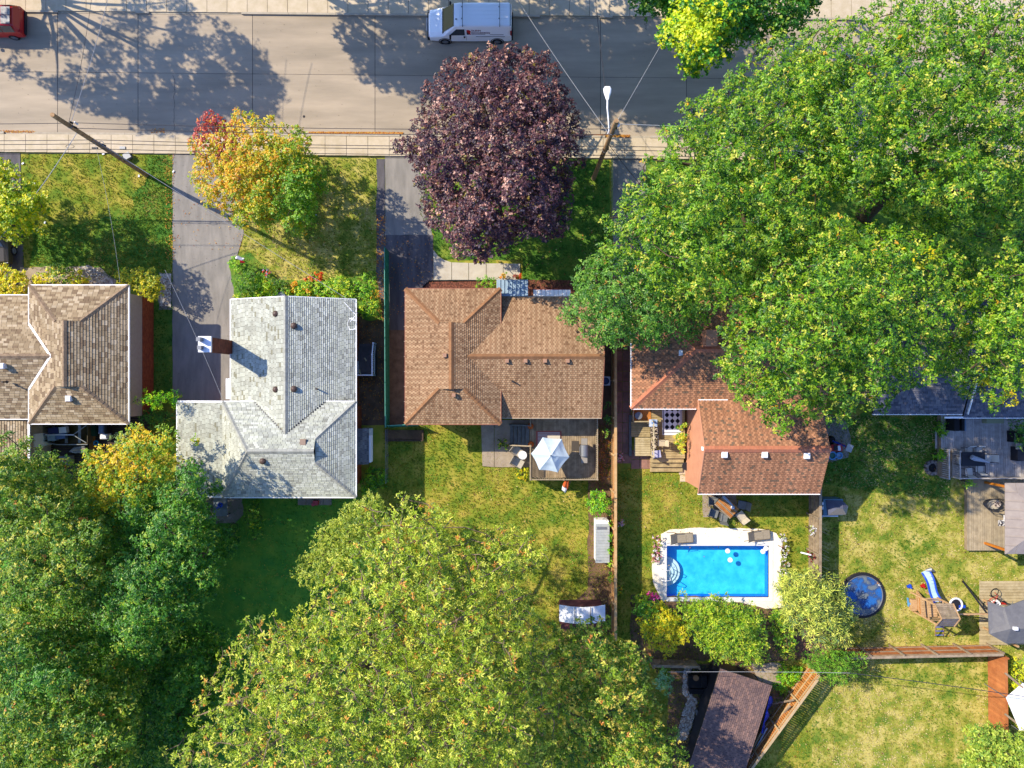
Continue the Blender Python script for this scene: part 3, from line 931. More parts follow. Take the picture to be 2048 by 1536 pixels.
# lower roof behind
lo = [[G(-60, 850, 2.9), G(58, 850, 2.9), G(58, 912, 2.9) + Vector((0, 0, 0)), G(-60, 912, 2.9)]]
hh = thing('garage', 'low tan shingled garage roof with white edge tucked behind the left house', 'garage', (-33, -4, 0))
fz = lambda x, y, z: Vector((x, y, z))
gx0, gx1, gy0, gy1 = -44.0, G(58, 0, 2.9).x, G(0, 925, 2.9).y, ys_ - .15
roof(hh, [[fz(gx0, gy0, 4.2), fz(gx1, gy0, 2.9), fz(gx1, gy1, 2.9), fz(gx0, gy1, 4.2)]], P1, 12, course=.17, tab=.34, thick=.03)
gutter(hh, [(fz(gx1, gy0, 2.9), fz(gx1, gy1, 2.9))], m_white)
MB().bx(gx0, gx1 - .3, gy0 + .2, gy1 - .2, 0, 2.8).build('wall', m_stucco, hh)
door(hh, (gx1 - .3, (gy0 + gy1) / 2, 0), .9, 2.0, 'x', 1, m_white)

# ------------------------------------------------------------------ house 2: pale grey roof
h2 = thing('split_level_house', 'split level brick house with pale grey shingle roof and brick chimney', 'house', (-13, 0, 0))
P2a = palette([A(222, 224, 204), A(204, 206, 192), A(234, 236, 220), A(186, 186, 172)], [5, 4, 4, .8], .07)
P2b = palette([A(220, 220, 200), A(206, 206, 188), A(232, 234, 214), A(180, 176, 148)], [5, 3, 5, .8], .06)
m_cap2 = M('grey_ridge_cap', A(196, 196, 184), A(170, 170, 160), scale=6, rough=.95, rand=.12)
V = Vector
xw, xe = G(462, 0, 3).x, G(711.5, 0, 3).x; yn2 = G(0, 598.5, 3).y
xrA = (xw + xe) / 2; zA = 3 + (xe - xw) / 2 * .39
pb = .445; zB = 3.7
yeB = G(0, 803.5, zB).y; ysB = G(0, 994, zB).y; yrB = (yeB + ysB) / 2; zRB = zB + (yeB - ysB) / 2 * pb
# wing A: x position on each slope at z
xa_l = xrA - (zA - zB) / .39; xa_r = xrA + (zA - zB) / .39
ym = yeB - (zA - zB) / pb
RNn, RSs = V((xrA, yn2, zA)), V((xrA, ym, zA))
vl, vr = V((xa_l, yeB, zB)), V((xa_r, yeB, zB))
fA = [[V((xw, yn2, 3)), V((xw, yeB, 3)), vl, RSs, RNn], [V((xe, yeB, 3)), V((xe, yn2, 3)), RNn, RSs, vr]]
xeB = G(711.5, 0, zB).x; xwB = G(446, 0, zB).x
gxx = .75; zgB = zRB - gxx * pb; runx = (zgB - zB) / pb
gE = xeB - runx
GN, GS, GR = V((gE, yrB + gxx, zgB)), V((gE, yrB - gxx, zgB)), V((gE, yrB, zRB))
xWr = G(495, 0, zRB).x; RW = V((xWr, yrB, zRB))
fB = [[V((xeB, yeB, zB)), vr, RSs, vl, V((xwB, yeB, zB)), RW, GR, GN], [V((xwB, ysB, zB)), V((xeB, ysB, zB)), GS, GR, RW],
      [V((xeB, ysB, zB)), V((xeB, yeB, zB)), GN, GS], [V((xwB, yeB, zB)), V((xwB, ysB, zB)), RW],
      ]
xW3 = G(355, 0, 3.0).x
fW = [[V((xW3, yeB, 3.0)), V((xW3, ysB, 3.0)), V((xwB, ysB, zB)), V((xwB, yeB, zB))]]
roof(h2, [fA[0]] + [fB[3]] + fW, P2b, 21, course=.132, tab=.30)
roof(h2, [fA[1], fB[0], fB[1], fB[2]], P2a, 22, course=.132, tab=.30, name='roof')
MB().hexa([GN + V((-.0, 0, -.08)), GS + V((0, 0, -.08)), GR + V((0, 0, -.08))], [GN, GS, GR]).build('gable_vent', m_under, h2)
caps(h2, [(RNn, RSs), (RW, GR), (V((xeB, yeB, zB)), GN), (V((xeB, ysB, zB)), GS), (V((xwB, yeB, zB)), RW), (V((xwB, ysB, zB)), RW)], m_cap2)
for a_, b_ in ((vl, RSs), (vr, RSs)):
    MB().bar(a_ + V((0, 0, .03)), b_ + V((0, 0, .03)), .14, .03).build('valley_flashing', m_dark, h2)
gutter(h2, [(V((xw, yn2, 3)), V((xw, yeB, 3))), (V((xe, yn2, 3)), V((xe, yeB, 3)))], m_white)
gutter(h2, [(V((xe, yn2, 3)), RNn), (V((xw, yn2, 3)), RNn)], m_white, w=.06, h=.16, drop=.08, name='bargeboard')
gutter(h2, [(V((xeB, yeB, zB)), vr), (V((xeB, yeB, zB)), V((xeB, ysB, zB))), (V((xwB, ysB, zB)), V((xeB, ysB, zB))), (V((xwB, ysB, zB)), V((xW3, ysB, 3))), (V((xW3, ysB, 3)), V((xW3, yeB, 3))), (V((xW3, yeB, 3)), V((xwB, yeB, zB))), (V((xwB, yeB, zB)), vl)], m_white)
m_mort = M('mortar_orange', A(190, 120, 80), rough=1)
m_brick2 = M('orange_red_brick', A(206, 106, 52), A(180, 88, 44), scale=4, rough=.9, attr=True)
MB().bx(xw + .5, xe - .42, yeB - .5, yn2 - .3, 0, 2.95).build('wall', m_mort, h2)
MB().bx(xwB + .5, xeB - .42, ysB + .5, yeB - .35, 0, 3.65).build('upper_wall', m_mort, h2)
brick_wall(h2, (xe - .42, yeB), (xe - .42, yn2 - .3), 0, 2.95, m_brick2, (1, 0))
brick_wall(h2, (xeB - .42, ysB + .5), (xeB - .42, yeB - .36), 0, 3.65, m_brick2, (1, 0))
MB().bx(xW3 + .4, xwB + .5, ysB + .5, yeB - .4, 0, 2.95).build('garage_wall', m_mort, h2)
# gable wall of wing A
MB().hexa([V((xw + .5, yn2 - .3, 2.9)), V((xe - .42, yn2 - .3, 2.9)), V((xrA, yn2 - .3, zA - .2))], [V((xw + .5, yn2 - .5, 2.9)), V((xe - .42, yn2 - .5, 2.9)), V((xrA, yn2 - .5, zA - .2))]).build('gable_wall', m_white, h2)
for yy, wz in ((4.3, 1.7), (-1.8, 1.7), (-3.4, 1.7)): window(h2, (xe - .40, yy, wz), 1.2, 1.0, 'x', 1)
window(h2, (-9.9 - .55, -4.6, 2.2), 1.1, 1.1, 'x', 1)
door(h2, (xe - .40, 1.1, .45), .95, 2.05, 'x', 1, m_white)
for xx in (-17.5, -14.5): window(h2, (xx, ysB + .5, 2.3), 1.3, 1.0, 'y', -1)
for xx in (-17.3, -12.2): window(h2, (xx, yn2 - .3, 1.7), 1.6, 1.1, 'y', 1)
m_ventb = M('brown_vent', A(112, 88, 76), A(86, 66, 58), scale=8, rough=.5)
vent_turtle(h2, 553, 628, 4.2, m_ventb); vent_turtle(h2, 589, 652, 4.35, m_ventb)
vent_turtle(h2, 553, 779, 4.2, m_ventb); vent_turtle(h2, 589, 778, 4.35, m_ventb); vent_turtle(h2, 527, 922, 4.75, m_ventb)
vent_pipe(h2, 636, 778, 3.8, m_ventb)
vent_box(h2, 608, 884, 4.7, .40, M('tan_vent', A(176, 150, 130), rough=.6), hgt=.18)
# chimney (brick shaft with white cap and flues)
ch = thing('chimney', 'tall red brick chimney with white concrete cap on the grey roof edge', 'chimney', (0, 0, 0))
COLr = None
bpy.data.objects.remove(ch)
chx0, chx1 = G(439, 0, 5.3).x * 1.0, 0
cx, cy = -17.0, G(0, 688, 5.0).y
m_mortd = M('mortar_dark', A(110, 74, 60), rough=1)
m_brickc = M('dark_red_brick', A(150, 84, 60), A(110, 62, 48), scale=4, rough=.9, attr=True)
c0 = (G(459, 0, 3.2).x, G(0, 674, 5.6).y)  # plan position of the shaft
sx0, sx1 = xw - .55, xw + .12
sy0, sy1 = G(0, 703, 6.2).y, G(0, 675, 6.2).y
chim = MB().bx(sx0, sx1, sy0, sy1, 0, 6.4).build('chimney', m_mortd, h2)
brick_wall(h2, (sx1, sy0), (sx1, sy1), 3.0, 6.4, m_brickc, (1, 0), bl=.24, bh=.085)
brick_wall(h2, (sx0, sy0), (sx1, sy0), 0, 6.4, m_brickc, (0, -1), bl=.24, bh=.085)
MB().bx(sx0 - .06, sx1 + .06, sy0 - .06, sy1 + .06, 6.4, 6.55).build('cap', m_whiteg, chim)
for k, (dx, dy, hh_) in enumerate(((-.18, .28, .5), (-.18, -.22, .35))):
    MB().box(((sx0 + sx1) / 2 + dx, (sy0 + sy1) / 2 + dy, 6.55 + hh_ / 2), (.24, .24, hh_)).build('flue', m_grey, chim)
# side porch with white railing
po = thing('side_porch', 'small grey side porch with steps and white spindle railing against the brick wall', 'porch', (-10.2, 1, 0))
m_porch = M('porch_board_grey', A(120, 112, 110), A(100, 94, 92), scale=3, rough=.9, rand=.05)
pz = .55
px0, px1 = G(716, 0, pz).x - .02, G(751, 0, pz).x; py0, py1 = G(0, 752, pz).y, G(0, 710, pz).y
MB().bx(px0, px1, py0, py1, 0, pz).build('landing', m_porch, po)
for k in range(3):
    MB().bx(px0, px1, py1 + .27 * k, py1 + .27 * (k + 1), 0, pz - .14 * (k + 1)).build('step', m_porch, po)
def railing(parent, pts, h, mat, every=.13, sp=.05, post=.1, rail=.07, posts=None, name='baluster'):
    for i in range(len(pts) - 1):
        a, b_ = V(pts[i]), V(pts[i + 1]); d = b_ - a; L = math.hypot(d.x, d.y); n = int(L / every)
        for k in range(1, n):
            q = a + d * (k / n); piece(name, parent, (q.x, q.y, q.z + h * .5), (sp, sp, h * .9), mat)
        MB().bar(a + V((0, 0, h)), b_ + V((0, 0, h)), rail, .05).build('top_rail', mat, parent)
        MB().bar(a + V((0, 0, .1)), b_ + V((0, 0, .1)), .05, .05).build('bottom_rail', mat, parent)
        m = max(1, round(L / 1.9))
        for k in range(m + (1 if i == len(pts) - 2 else 0)):
            q = a + d * (k / m); piece('post', parent, (q.x, q.y, q.z + (h + .06) / 2), (post, post, h + .06), mat)
railing(po, [(px0, py0 + .05, pz), (px1 - .05, py0 + .05, pz), (px1 - .05, py1, pz)], .95, m_white)
railing(po, [(px1 - .05, py1, pz), (px1 - .05, py1 + .8, .15)], .95, m_white)
setp(MB().tube([G(729, 716, .66), G(733, 722, .66)], .05).build('rolled_mat', m_wood_y), 'small tan wooden offcut lying across the top porch steps', 'offcut')
o = MB().box(tuple(G(716 + 4, 745, .58)), (.1, .45, .05), .2).build('plank', m_wood_y); setp(o, 'short pale plank lying on the porch landing beside the wall', 'plank')
# lean-to box at back corner
lt = thing('lean_to', 'small grey shingled lean-to with white edge against the brick wall', 'lean-to', (-9.6, -4.5, 0))
lx0, lx1, ly0, ly1 = G(713, 0, 2.2).x, G(736, 0, 2.2).x, G(0, 929, 2.2).y, G(0, 857, 2.2).y
P2c = palette([A(150, 150, 150), A(130, 132, 136), A(166, 166, 164)], [4, 3, 2])
roof(lt, [[V((lx1, ly0, 2.0)), V((lx1, ly1, 2.0)), V((lx0, ly1, 2.35)), V((lx0, ly0, 2.35))]], P2c, 31, course=.14, tab=.3)
MB().bx(lx0, lx1 - .1, ly0 + .1, ly1 - .1, 0, 1.95).build('wall', m_white, lt)
MB().bx(lx1 - .02, lx1 + .12, ly0 + .1, ly1 - .5, 1.2, 1.9).build('side_cabinet', m_white, lt)

# ------------------------------------------------------------------ house 3: brown roof, centre
h3 = thing('bungalow', 'central bungalow with two-part warm brown shingle roof and copper coloured gutters', 'house', (0, 1.5, 0))
P3 = weave([A(210, 172, 132), A(184, 144, 108), A(198, 158, 120), A(164, 126, 94)], .165)
m_cap3 = M('brown_ridge_cap', A(176, 128, 88), A(156, 112, 76), scale=6, rough=.95, rand=.10)
xA3, xB3 = G(811, 0, 3.7).x, G(1001, 0, 3.7).x; yA3, yB3 = G(0, 848, 3.7).y, G(0, 578, 3.7).y
f, rdg, hp, gb_ = dutch(xA3, xB3, yA3, yB3, 3.7, .40, .80)
zr = 4.52; R3y = G(0, 713, zr).y; zrm = 3.7 + (xB3 - xA3) / 2 * .4
xr = (xA3 + xB3) / 2 + (zrm - zr) / .4
zb = 3.02; p3 = .375
yn3, ys3 = R3y + (zr - zb) / p3, R3y - (zr - zb) / p3
vy = (zr - 3.7) / p3; xE3 = G(1203, 0, zb).x
vN = V((xB3, R3y + vy, 3.7)); vS = V((xB3, R3y - vy, 3.7)); vR = V((xr, R3y, zr))
wing = [[V((xB3, yn3, zb)), vN, vR, V((xE3, R3y, zr)), V((xE3, yn3, zb))], [V((xE3, ys3, zb)), V((xE3, R3y, zr)), vR, vS, V((xB3, ys3, zb))]]
roof(h3, f + wing, P3, 41, course=.14, tab=.165, streak=1)
gablet_walls(h3, gb_, m_under)
caps(h3, rdg + hp + [(vR, V((xE3, R3y, zr)))], m_cap3, wdt=.34)
m_gut3 = M('copper_brown_gutter', A(176, 110, 84), rough=.5)
m_gut3w = M('cream_gutter', A(214, 196, 170), rough=.5)
gutter(h3, [(V((xA3, yA3, 3.7)), V((xA3, yB3, 3.7))), (V((xA3, yB3, 3.7)), V((xB3, yB3, 3.7))), (V((xB3, yB3, 3.7)), vN), (V((xB3, yA3, 3.7)), vS), (V((xA3, yA3, 3.7)), V((xB3, yA3, 3.7)))], m_gut3, w=.11)
gutter(h3, [(V((xB3, ys3, zb)), V((xE3, ys3, zb))), (V((xB3, yn3, zb)), V((xE3, yn3, zb)))], m_gut3w, w=.1)
gutter(h3, [(V((xE3, ys3, zb)), V((xE3, R3y, zr))), (V((xE3, R3y, zr)), V((xE3, yn3, zb)))], m_gut3, w=.05, h=.16, drop=.08, name='bargeboard')
# gutter brackets
for k in range(9):
    y_ = yA3 + (yB3 - yA3) * (k + .5) / 9
    piece('gutter_bracket', h3, (xA3 - .02, y_, 3.72), (.16, .035, .03), m_gut3w)
m_brick3 = M('buff_brick', A(190, 150, 120), A(164, 126, 100), scale=4, rough=.9, attr=True)
m_mort3 = M('mortar_buff', A(190, 160, 135), rough=1)
MB().bx(xA3 + .45, xB3 - .45, yA3 + .45, yB3 - .45, 0, 3.6).build('wall', m_mort3, h3)
MB().bx(xB3 - .5, xE3 - .25, ys3 + .45, yn3 - .45, 0, 2.95).build('wing_wall', m_mort3, h3)
MB().hexa([V((xE3 - .25, ys3 + .45, 2.9)), V((xE3 - .25, yn3 - .45, 2.9)), V((xE3 - .25, R3y, zr - .2))], [V((xE3 - .45, ys3 + .45, 2.9)), V((xE3 - .45, yn3 - .45, 2.9)), V((xE3 - .45, R3y, zr - .2))]).build('gable_wall', m_mort3, h3)
for yy in (4.0, 1.0, -1.5): window(h3, (xA3 + .45, yy, 2.3), 1.1, 1.0, 'x', -1)
for yy in (4.2, 0.5): window(h3, (xE3 - .25, yy, 2.0), 1.1, 1.0, 'x', 1)
window(h3, (-5, yA3 + .45, 2.2), 1.3, 1.1, 'y', -1); door(h3, (3.2, ys3 + .45, .6), 1.8, 2.05, 'y', -1, m_white)
window(h3, (-4, yB3 - .45, 2.2), 2.2, 1.3, 'y', 1); door(h3, (.6, yn3 - .45, .3), 1, 2.1, 'y', 1, m_white)
m_vent3 = M('pinkish_vent', A(206, 160, 128), A(186, 140, 110), scale=6, rough=.7)
for px, py, z in ((890, 711, 4.75), (908, 790, 4.5), (1014, 722, 4.35), (1051, 722, 4.35), (1090, 722, 4.35), (1135, 722, 4.35)): vent_box(h3, px, py, z, .26, m_vent3, hgt=.18)
vent_pipe(h3, 1024, 762, 3.9, m_dark)
# porch canopies in front
m_can = M('blue_grey_metal', A(176, 200, 214), A(160, 186, 204), scale=3, rough=.5)
cn = thing('metal_canopy', 'blue-grey ribbed metal canopy over the front steps of the brown house', 'canopy', (.2, 6.6, 0))
ca0, ca1, cb0, cb1 = G(993, 0, 3.2).x, G(1056, 0, 3.2).x, G(0, 592, 3.2).y, G(0, 558, 3.2).y
for k in range(8):
    xx0 = ca0 + (ca1 - ca0) * k / 8; xx1 = ca0 + (ca1 - ca0) * (k + 1) / 8 - .015
    zt = 3.2
    b = MB(); b.hexa([(xx0, cb0, zt - .03), (xx1, cb0, zt - .03), (xx1, cb1, zt - .33), (xx0, cb1, zt - .33)], [(xx0, cb0, zt), (xx1, cb0, zt), (xx1, cb1, zt - .3), (xx0, cb1, zt - .3)])
    b.build('panel', m_can, cn)
    MB().bar((xx1, cb0, zt + .03), (xx1, cb1, zt - .27), .03, .05).build('seam', m_can, cn)
for xx in (ca0 + .1, ca1 - .1): MB().tube([(xx, cb1 + -.1, 0), (xx, cb1 - .1, 2.9)], .04).build('post', m_white, cn)
cn2 = thing('window_awning', 'long white scalloped window awning with red trim behind the front canopy', 'awning', (3, 6, 0))
wa0, wa1, wb0, wb1 = G(1067, 0, 2.9).x, G(1142, 0, 2.9).x, G(0, 592, 2.9).y, G(0, 578, 2.9).y
for k in range(9):
    xx0 = wa0 + (wa1 - wa0) * k / 9; xx1 = wa0 + (wa1 - wa0) * (k + 1) / 9 - .02
    MB().hexa([(xx0, wb0, 2.87), (xx1, wb0, 2.87), (xx1, wb1, 2.57), (xx0, wb1, 2.57)], [(xx0, wb0, 2.9), (xx1, wb0, 2.9), (xx1, wb1, 2.6), (xx0, wb1, 2.6)]).build('panel', m_white, cn2)
MB().bar((wa0, wb1 + .01, 2.6), (wa1, wb1 + .01, 2.6), .03, .05).build('trim', M('red_trim', A(170, 50, 40), rough=.6), cn2)

# ------------------------------------------------------------------ house 4: rust roof with pink walls
h4 = thing('pink_walled_house', 'house with mottled rust red roof, pink end wall and white gutters behind the pool', 'house', (15, -2, 0))
P4 = weave([A(218, 158, 118), A(182, 132, 100), A(200, 142, 106), A(142, 118, 96)], .19)
m_cap4 = M('rust_ridge_cap', A(220, 142, 106), A(200, 126, 94), scale=6, rough=.95, rand=.08)
zE = 3.7; zR = 5.3
xW4, xE4 = G(1397, 0, zE).x, G(1640, 0, zE).x
yS4, yN4 = G(0, 987, zE).y, G(0, 801, zE).y; yR4 = (yS4 + yN4) / 2
zR = zE + (yN4 - yS4) / 2 * .52
f4 = [[V((xE4, yN4, zE)), V((xW4, yN4, zE)), V((xW4, yR4, zR)), V((xE4, yR4, zR))], [V((xW4, yS4, zE)), V((xE4, yS4, zE)), V((xE4, yR4, zR)), V((xW4, yR4, zR))]]
# wing towards the street, hip roof
ze1 = 3.3; p1_ = .42
xW1, yS1, yN1 = G(1263, 0, ze1).x, G(0, 817, ze1).y, G(0, 585, ze1).y
yR1 = (yS1 + yN1) / 2; zR1 = ze1 + (yN1 - yS1) / 2 * p1_; xR1 = xW1 + (yN1 - yS1) / 2
xE1 = xE4 + .5
f4b = [[V((xW1, yN1, ze1)), V((xW1, yS1, ze1)), V((xR1, yR1, zR1))], [V((xW1, yS1, ze1)), V((xE1, yS1, ze1)), V((xE1, yR1, zR1)), V((xR1, yR1, zR1))],
       [V((xE1, yN1, ze1)), V((xW1, yN1, ze1)), V((xR1, yR1, zR1)), V((xE1, yR1, zR1))]]
roof(h4, f4, P4, 51, course=.14, tab=.19, streak=1)
roof(h4, f4b, P4, 52, course=.14, tab=.19, streak=1)
caps(h4, [(V((xW4, yR4, zR)), V((xE4, yR4, zR))), (V((xW1, yS1, ze1)), V((xR1, yR1, zR1))), (V((xW1, yN1, ze1)), V((xR1, yR1, zR1))), (V((xR1, yR1, zR1)), V((xE1, yR1, zR1)))], m_cap4, wdt=.42)
gutter(h4, [(V((xW4 - .05, yS4, zE)), V((xE4, yS4, zE))), (V((xW4, yN4, zE)), V((xW4 + 1.9, yN4, zE)))], m_white, w=.15)
gutter(h4, [(V((xW1, yS1, ze1)), V((xW4 - .05, yS1, ze1))), (V((xW1, yS1, ze1)), V((xW1, yN1, ze1)))], m_white, w=.14)
m_pink = M('pink_painted_wall', A(238, 172, 134), A(230, 160, 124), scale=1.5, detail=6, rough=.9, bump=.2, bscale=20)
wx = xW4 - .0
b = MB(); b.bx(xW4 + .03, xE4 - .25, yS4 + .3, yN4 - .1, 0, zE - .1); b.build('wall', m_pink, h4)
for xx, t in ((xW4 + .03, .2), (xE4 - .45, .2)):
    MB().hexa([V((xx, yS4 + .3, zE - .14)), V((xx, yN4 - .1, zE - .14)), V((xx, yR4, zR - .18))], [V((xx + t, yS4 + .3, zE - .14)), V((xx + t, yN4 - .1, zE - .14)), V((xx + t, yR4, zR - .18))]).build('gable_wall', m_pink, h4)
gutter(h4, [(V((xW4 - .03, yS4, zE)), V((xW4 - .03, yR4, zR))), (V((xW4 - .03, yR4, zR)), V((xW4 - .03, yN4, zE)))], m_pink, w=.05, h=.14, drop=.05, name='bargeboard')
MB().box((xW4 - .03, yR4, zR - .45), (.08, .25, .35)).build('gable_light', m_white, h4)
MB().bx(xW1 + .4, xE1, yS1 + .4, yN1 - .4, 0, ze1 - .1).build('wing_wall', m_pink, h4)
window(h4, (xW1 + .4, 3.0, 1.9), 1.1, 1.0, 'x', -1); window(h4, (15.5, yS4 + .3, 1.9), 1.6, 1.1, 'y', -1); door(h4, (17.2, yS4 + .3, .1), 1.7, 2.05, 'y', -1, m_white)
door(h4, (10.6, yS1 + .4, .75), 1.8, 2.05, 'y', -1, m_white)
for px, py, z in ((1447, 909, 5.0), (1527, 909, 5.0), (1611, 911, 5.0), (1362, 706, 4.3)): vent_box(h4, px, py, z, .38, m_whiteg)
b = MB(); p = G(1414, 684, 4.5); b.bx(p.x - .35, p.x + .35, p.y - .3, p.y + .7, 3.5, 5.6); b.build('chimney', m_pink, h4)

# ------------------------------------------------------------------ house 5: dark roof on the right
h5 = thing('dark_roofed_house', 'house with dark slate blue shingle roof mostly hidden by the oaks, right edge', 'house', (29, 1, 0))
P5 = palette([A(130, 130, 140), A(112, 112, 122), A(150, 146, 150)], [4, 3, 2])
q = G(1745, 828, 3.6); x50 = q.x; y50 = q.y; q2 = G(1998, 833, 3.6)
roof(h5, [[V((x50, y50, 3.6)), V((G(1928, 0, 3.8).x, y50, 3.6)), V((G(1928, 0, 3.8).x, y50 + 4.2, 5.5)), V((x50, y50 + 4.2, 5.5))],
          [V((G(1928, 0, 3.8).x, y50 + 8.4, 3.6)), V((x50, y50 + 8.4, 3.6)), V((x50, y50 + 4.2, 5.5)), V((G(1928, 0, 3.8).x, y50 + 4.2, 5.5))]], P5, 61, course=.15, tab=.3)
x51 = G(1928, 0, 3.3).x
roof(h5, [[V((x51, y50 - .25, 3.2)), V((x51 + 9, y50 - .25, 3.2)), V((x51 + 9, y50 + 4, 4.9)), V((x51, y50 + 4, 4.9))],
          [V((x51 + 9, y50 + 8.2, 3.2)), V((x51, y50 + 8.2, 3.2)), V((x51, y50 + 4, 4.9)), V((x51 + 9, y50 + 4, 4.9))]], P5, 62, course=.15, tab=.3, name='wing_roof')
gutter(h5, [(V((x50, y50, 3.6)), V((G(1928, 0, 3.8).x, y50, 3.6))), (V((x51 - 1.2, y50 - .25, 3.2)), V((x51 + 9, y50 - .25, 3.2)))], m_white, w=.12)
MB().bar((x51 - .02, y50, 3.72), (x51 - .02, y50 + 2.6, 4.85), .05, .12).build('bargeboard', m_white, h5)
m_siding5 = M('sage_siding', A(180, 176, 150), rough=.9)
MB().bx(x50 + .4, x51 - .2, y50 + .6, y50 + 7.9, 0, 3.5).build('wall', m_siding5, h5)
MB().bx(x51 - .2, x51 + 9, y50 + .3, y50 + 7.7, 0, 3.1).build('wing_wall', m_siding5, h5)
window(h5, (28, y50 + .6, 2.0), 1.3, 1.1, 'y', -1); door(h5, (x51 + 1.2, y50 + .3, .3), 1.6, 2.05, 'y', -1, m_glass)
# ------------------------------------------------------------------ trees and shrubs
m_leaf = M('leaves', (1, 1, 1), attr=True, rough=.42, spec=.5, transl=.46)
m_needle = M('needles', (1, 1, 1), attr=True, rough=.7, spec=.2, transl=.12)
m_petal = M('petals', (1, 1, 1), attr=True, rough=.8, spec=.1, transl=.2)
m_bark = M('bark', A(120, 100, 78), A(80, 66, 50), scale=6, detail=6, rough=1, bump=.6, bscale=18)
m_bark_l = M('pale_bark', A(170, 146, 120), A(124, 104, 84), scale=6, detail=6, rough=1, bump=.5, bscale=18)

GREEN = [(A(96, 144, 34), 3), (A(128, 162, 46), 3), (A(66, 114, 30), 2.8), (A(176, 184, 92), .9), (A(36, 82, 28), 1.8), (A(186, 150, 60), .06)]  # palest and darkest tones put highlights and shaded gaps into leaf colour
DARKG = [(A(64, 122, 50), 3), (A(88, 142, 54), 3), (A(44, 98, 46), 2), (A(136, 166, 70), 1.2)]
OLIVE = [(A(120, 152, 54), 3), (A(92, 134, 48), 3), (A(176, 178, 90), 1.2), (A(54, 98, 38), 2), (A(176, 120, 76), .12)]
GOLDG = [(A(160, 168, 40), 2.6), (A(120, 156, 42), 3.4), (A(206, 160, 40), .5), (A(84, 132, 42), 2.6)]
GOLD2 = [(A(206, 184, 44), 3), (A(200, 170, 40), 2), (A(150, 160, 40), 1.6)]
LIMEG = [(A(144, 170, 60), 3), (A(184, 194, 104), 2.2), (A(112, 140, 50), 2.6), (A(74, 108, 38), 1.4), (A(190, 140, 80), .4)]
PURP = [(A(96, 60, 64), 3), (A(76, 50, 62), 3), (A(126, 82, 74), 2), (A(56, 42, 56), 2.4), (A(120, 112, 64), .25), (A(206, 160, 140), .8)]  # pink and darkest tones put highlight and bluish shade into leaf colour
YELL = [(A(240, 200, 30), 3), (A(214, 180, 30), 2), (A(120, 140, 36), 1.4)]
BLUEG = [(A(150, 166, 98), 3), (A(176, 186, 122), 2.2), (A(112, 138, 80), 2.2), (A(84, 110, 74), 1)]

def pick(pal, n, r):
    C = np.array([c for c, w in pal]); w = np.array([w for c, w in pal], float); w /= w.sum()
    return C[r.choice(len(C), n, p=w)]

def poisson(poly, sp, r, tries=30000):
    xs = [p[0] for p in poly]; ys = [p[1] for p in poly]
    n = int(min(tries, 14 * (max(xs) - min(xs)) * (max(ys) - min(ys)) / sp ** 2 + 40))
    x = r.uniform(min(xs), max(xs), n); y = r.uniform(min(ys), max(ys), n)
    k = inside(x, y, poly); x, y = x[k], y[k]
    cell = {}; out = []
    for a, b_ in zip(x, y):
        i, j = int(a // sp), int(b_ // sp); ok = True
        for di in (-1, 0, 1):
            for dj in (-1, 0, 1):
                for q in cell.get((i + di, j + dj), ()):
                    if (q[0] - a) ** 2 + (q[1] - b_) ** 2 < sp * sp: ok = False; break
                if not ok: break
            if not ok: break
        if ok:
            cell.setdefault((i, j), []).append((a, b_)); out.append((a, b_))
    return np.array(out) if out else np.zeros((0, 2))

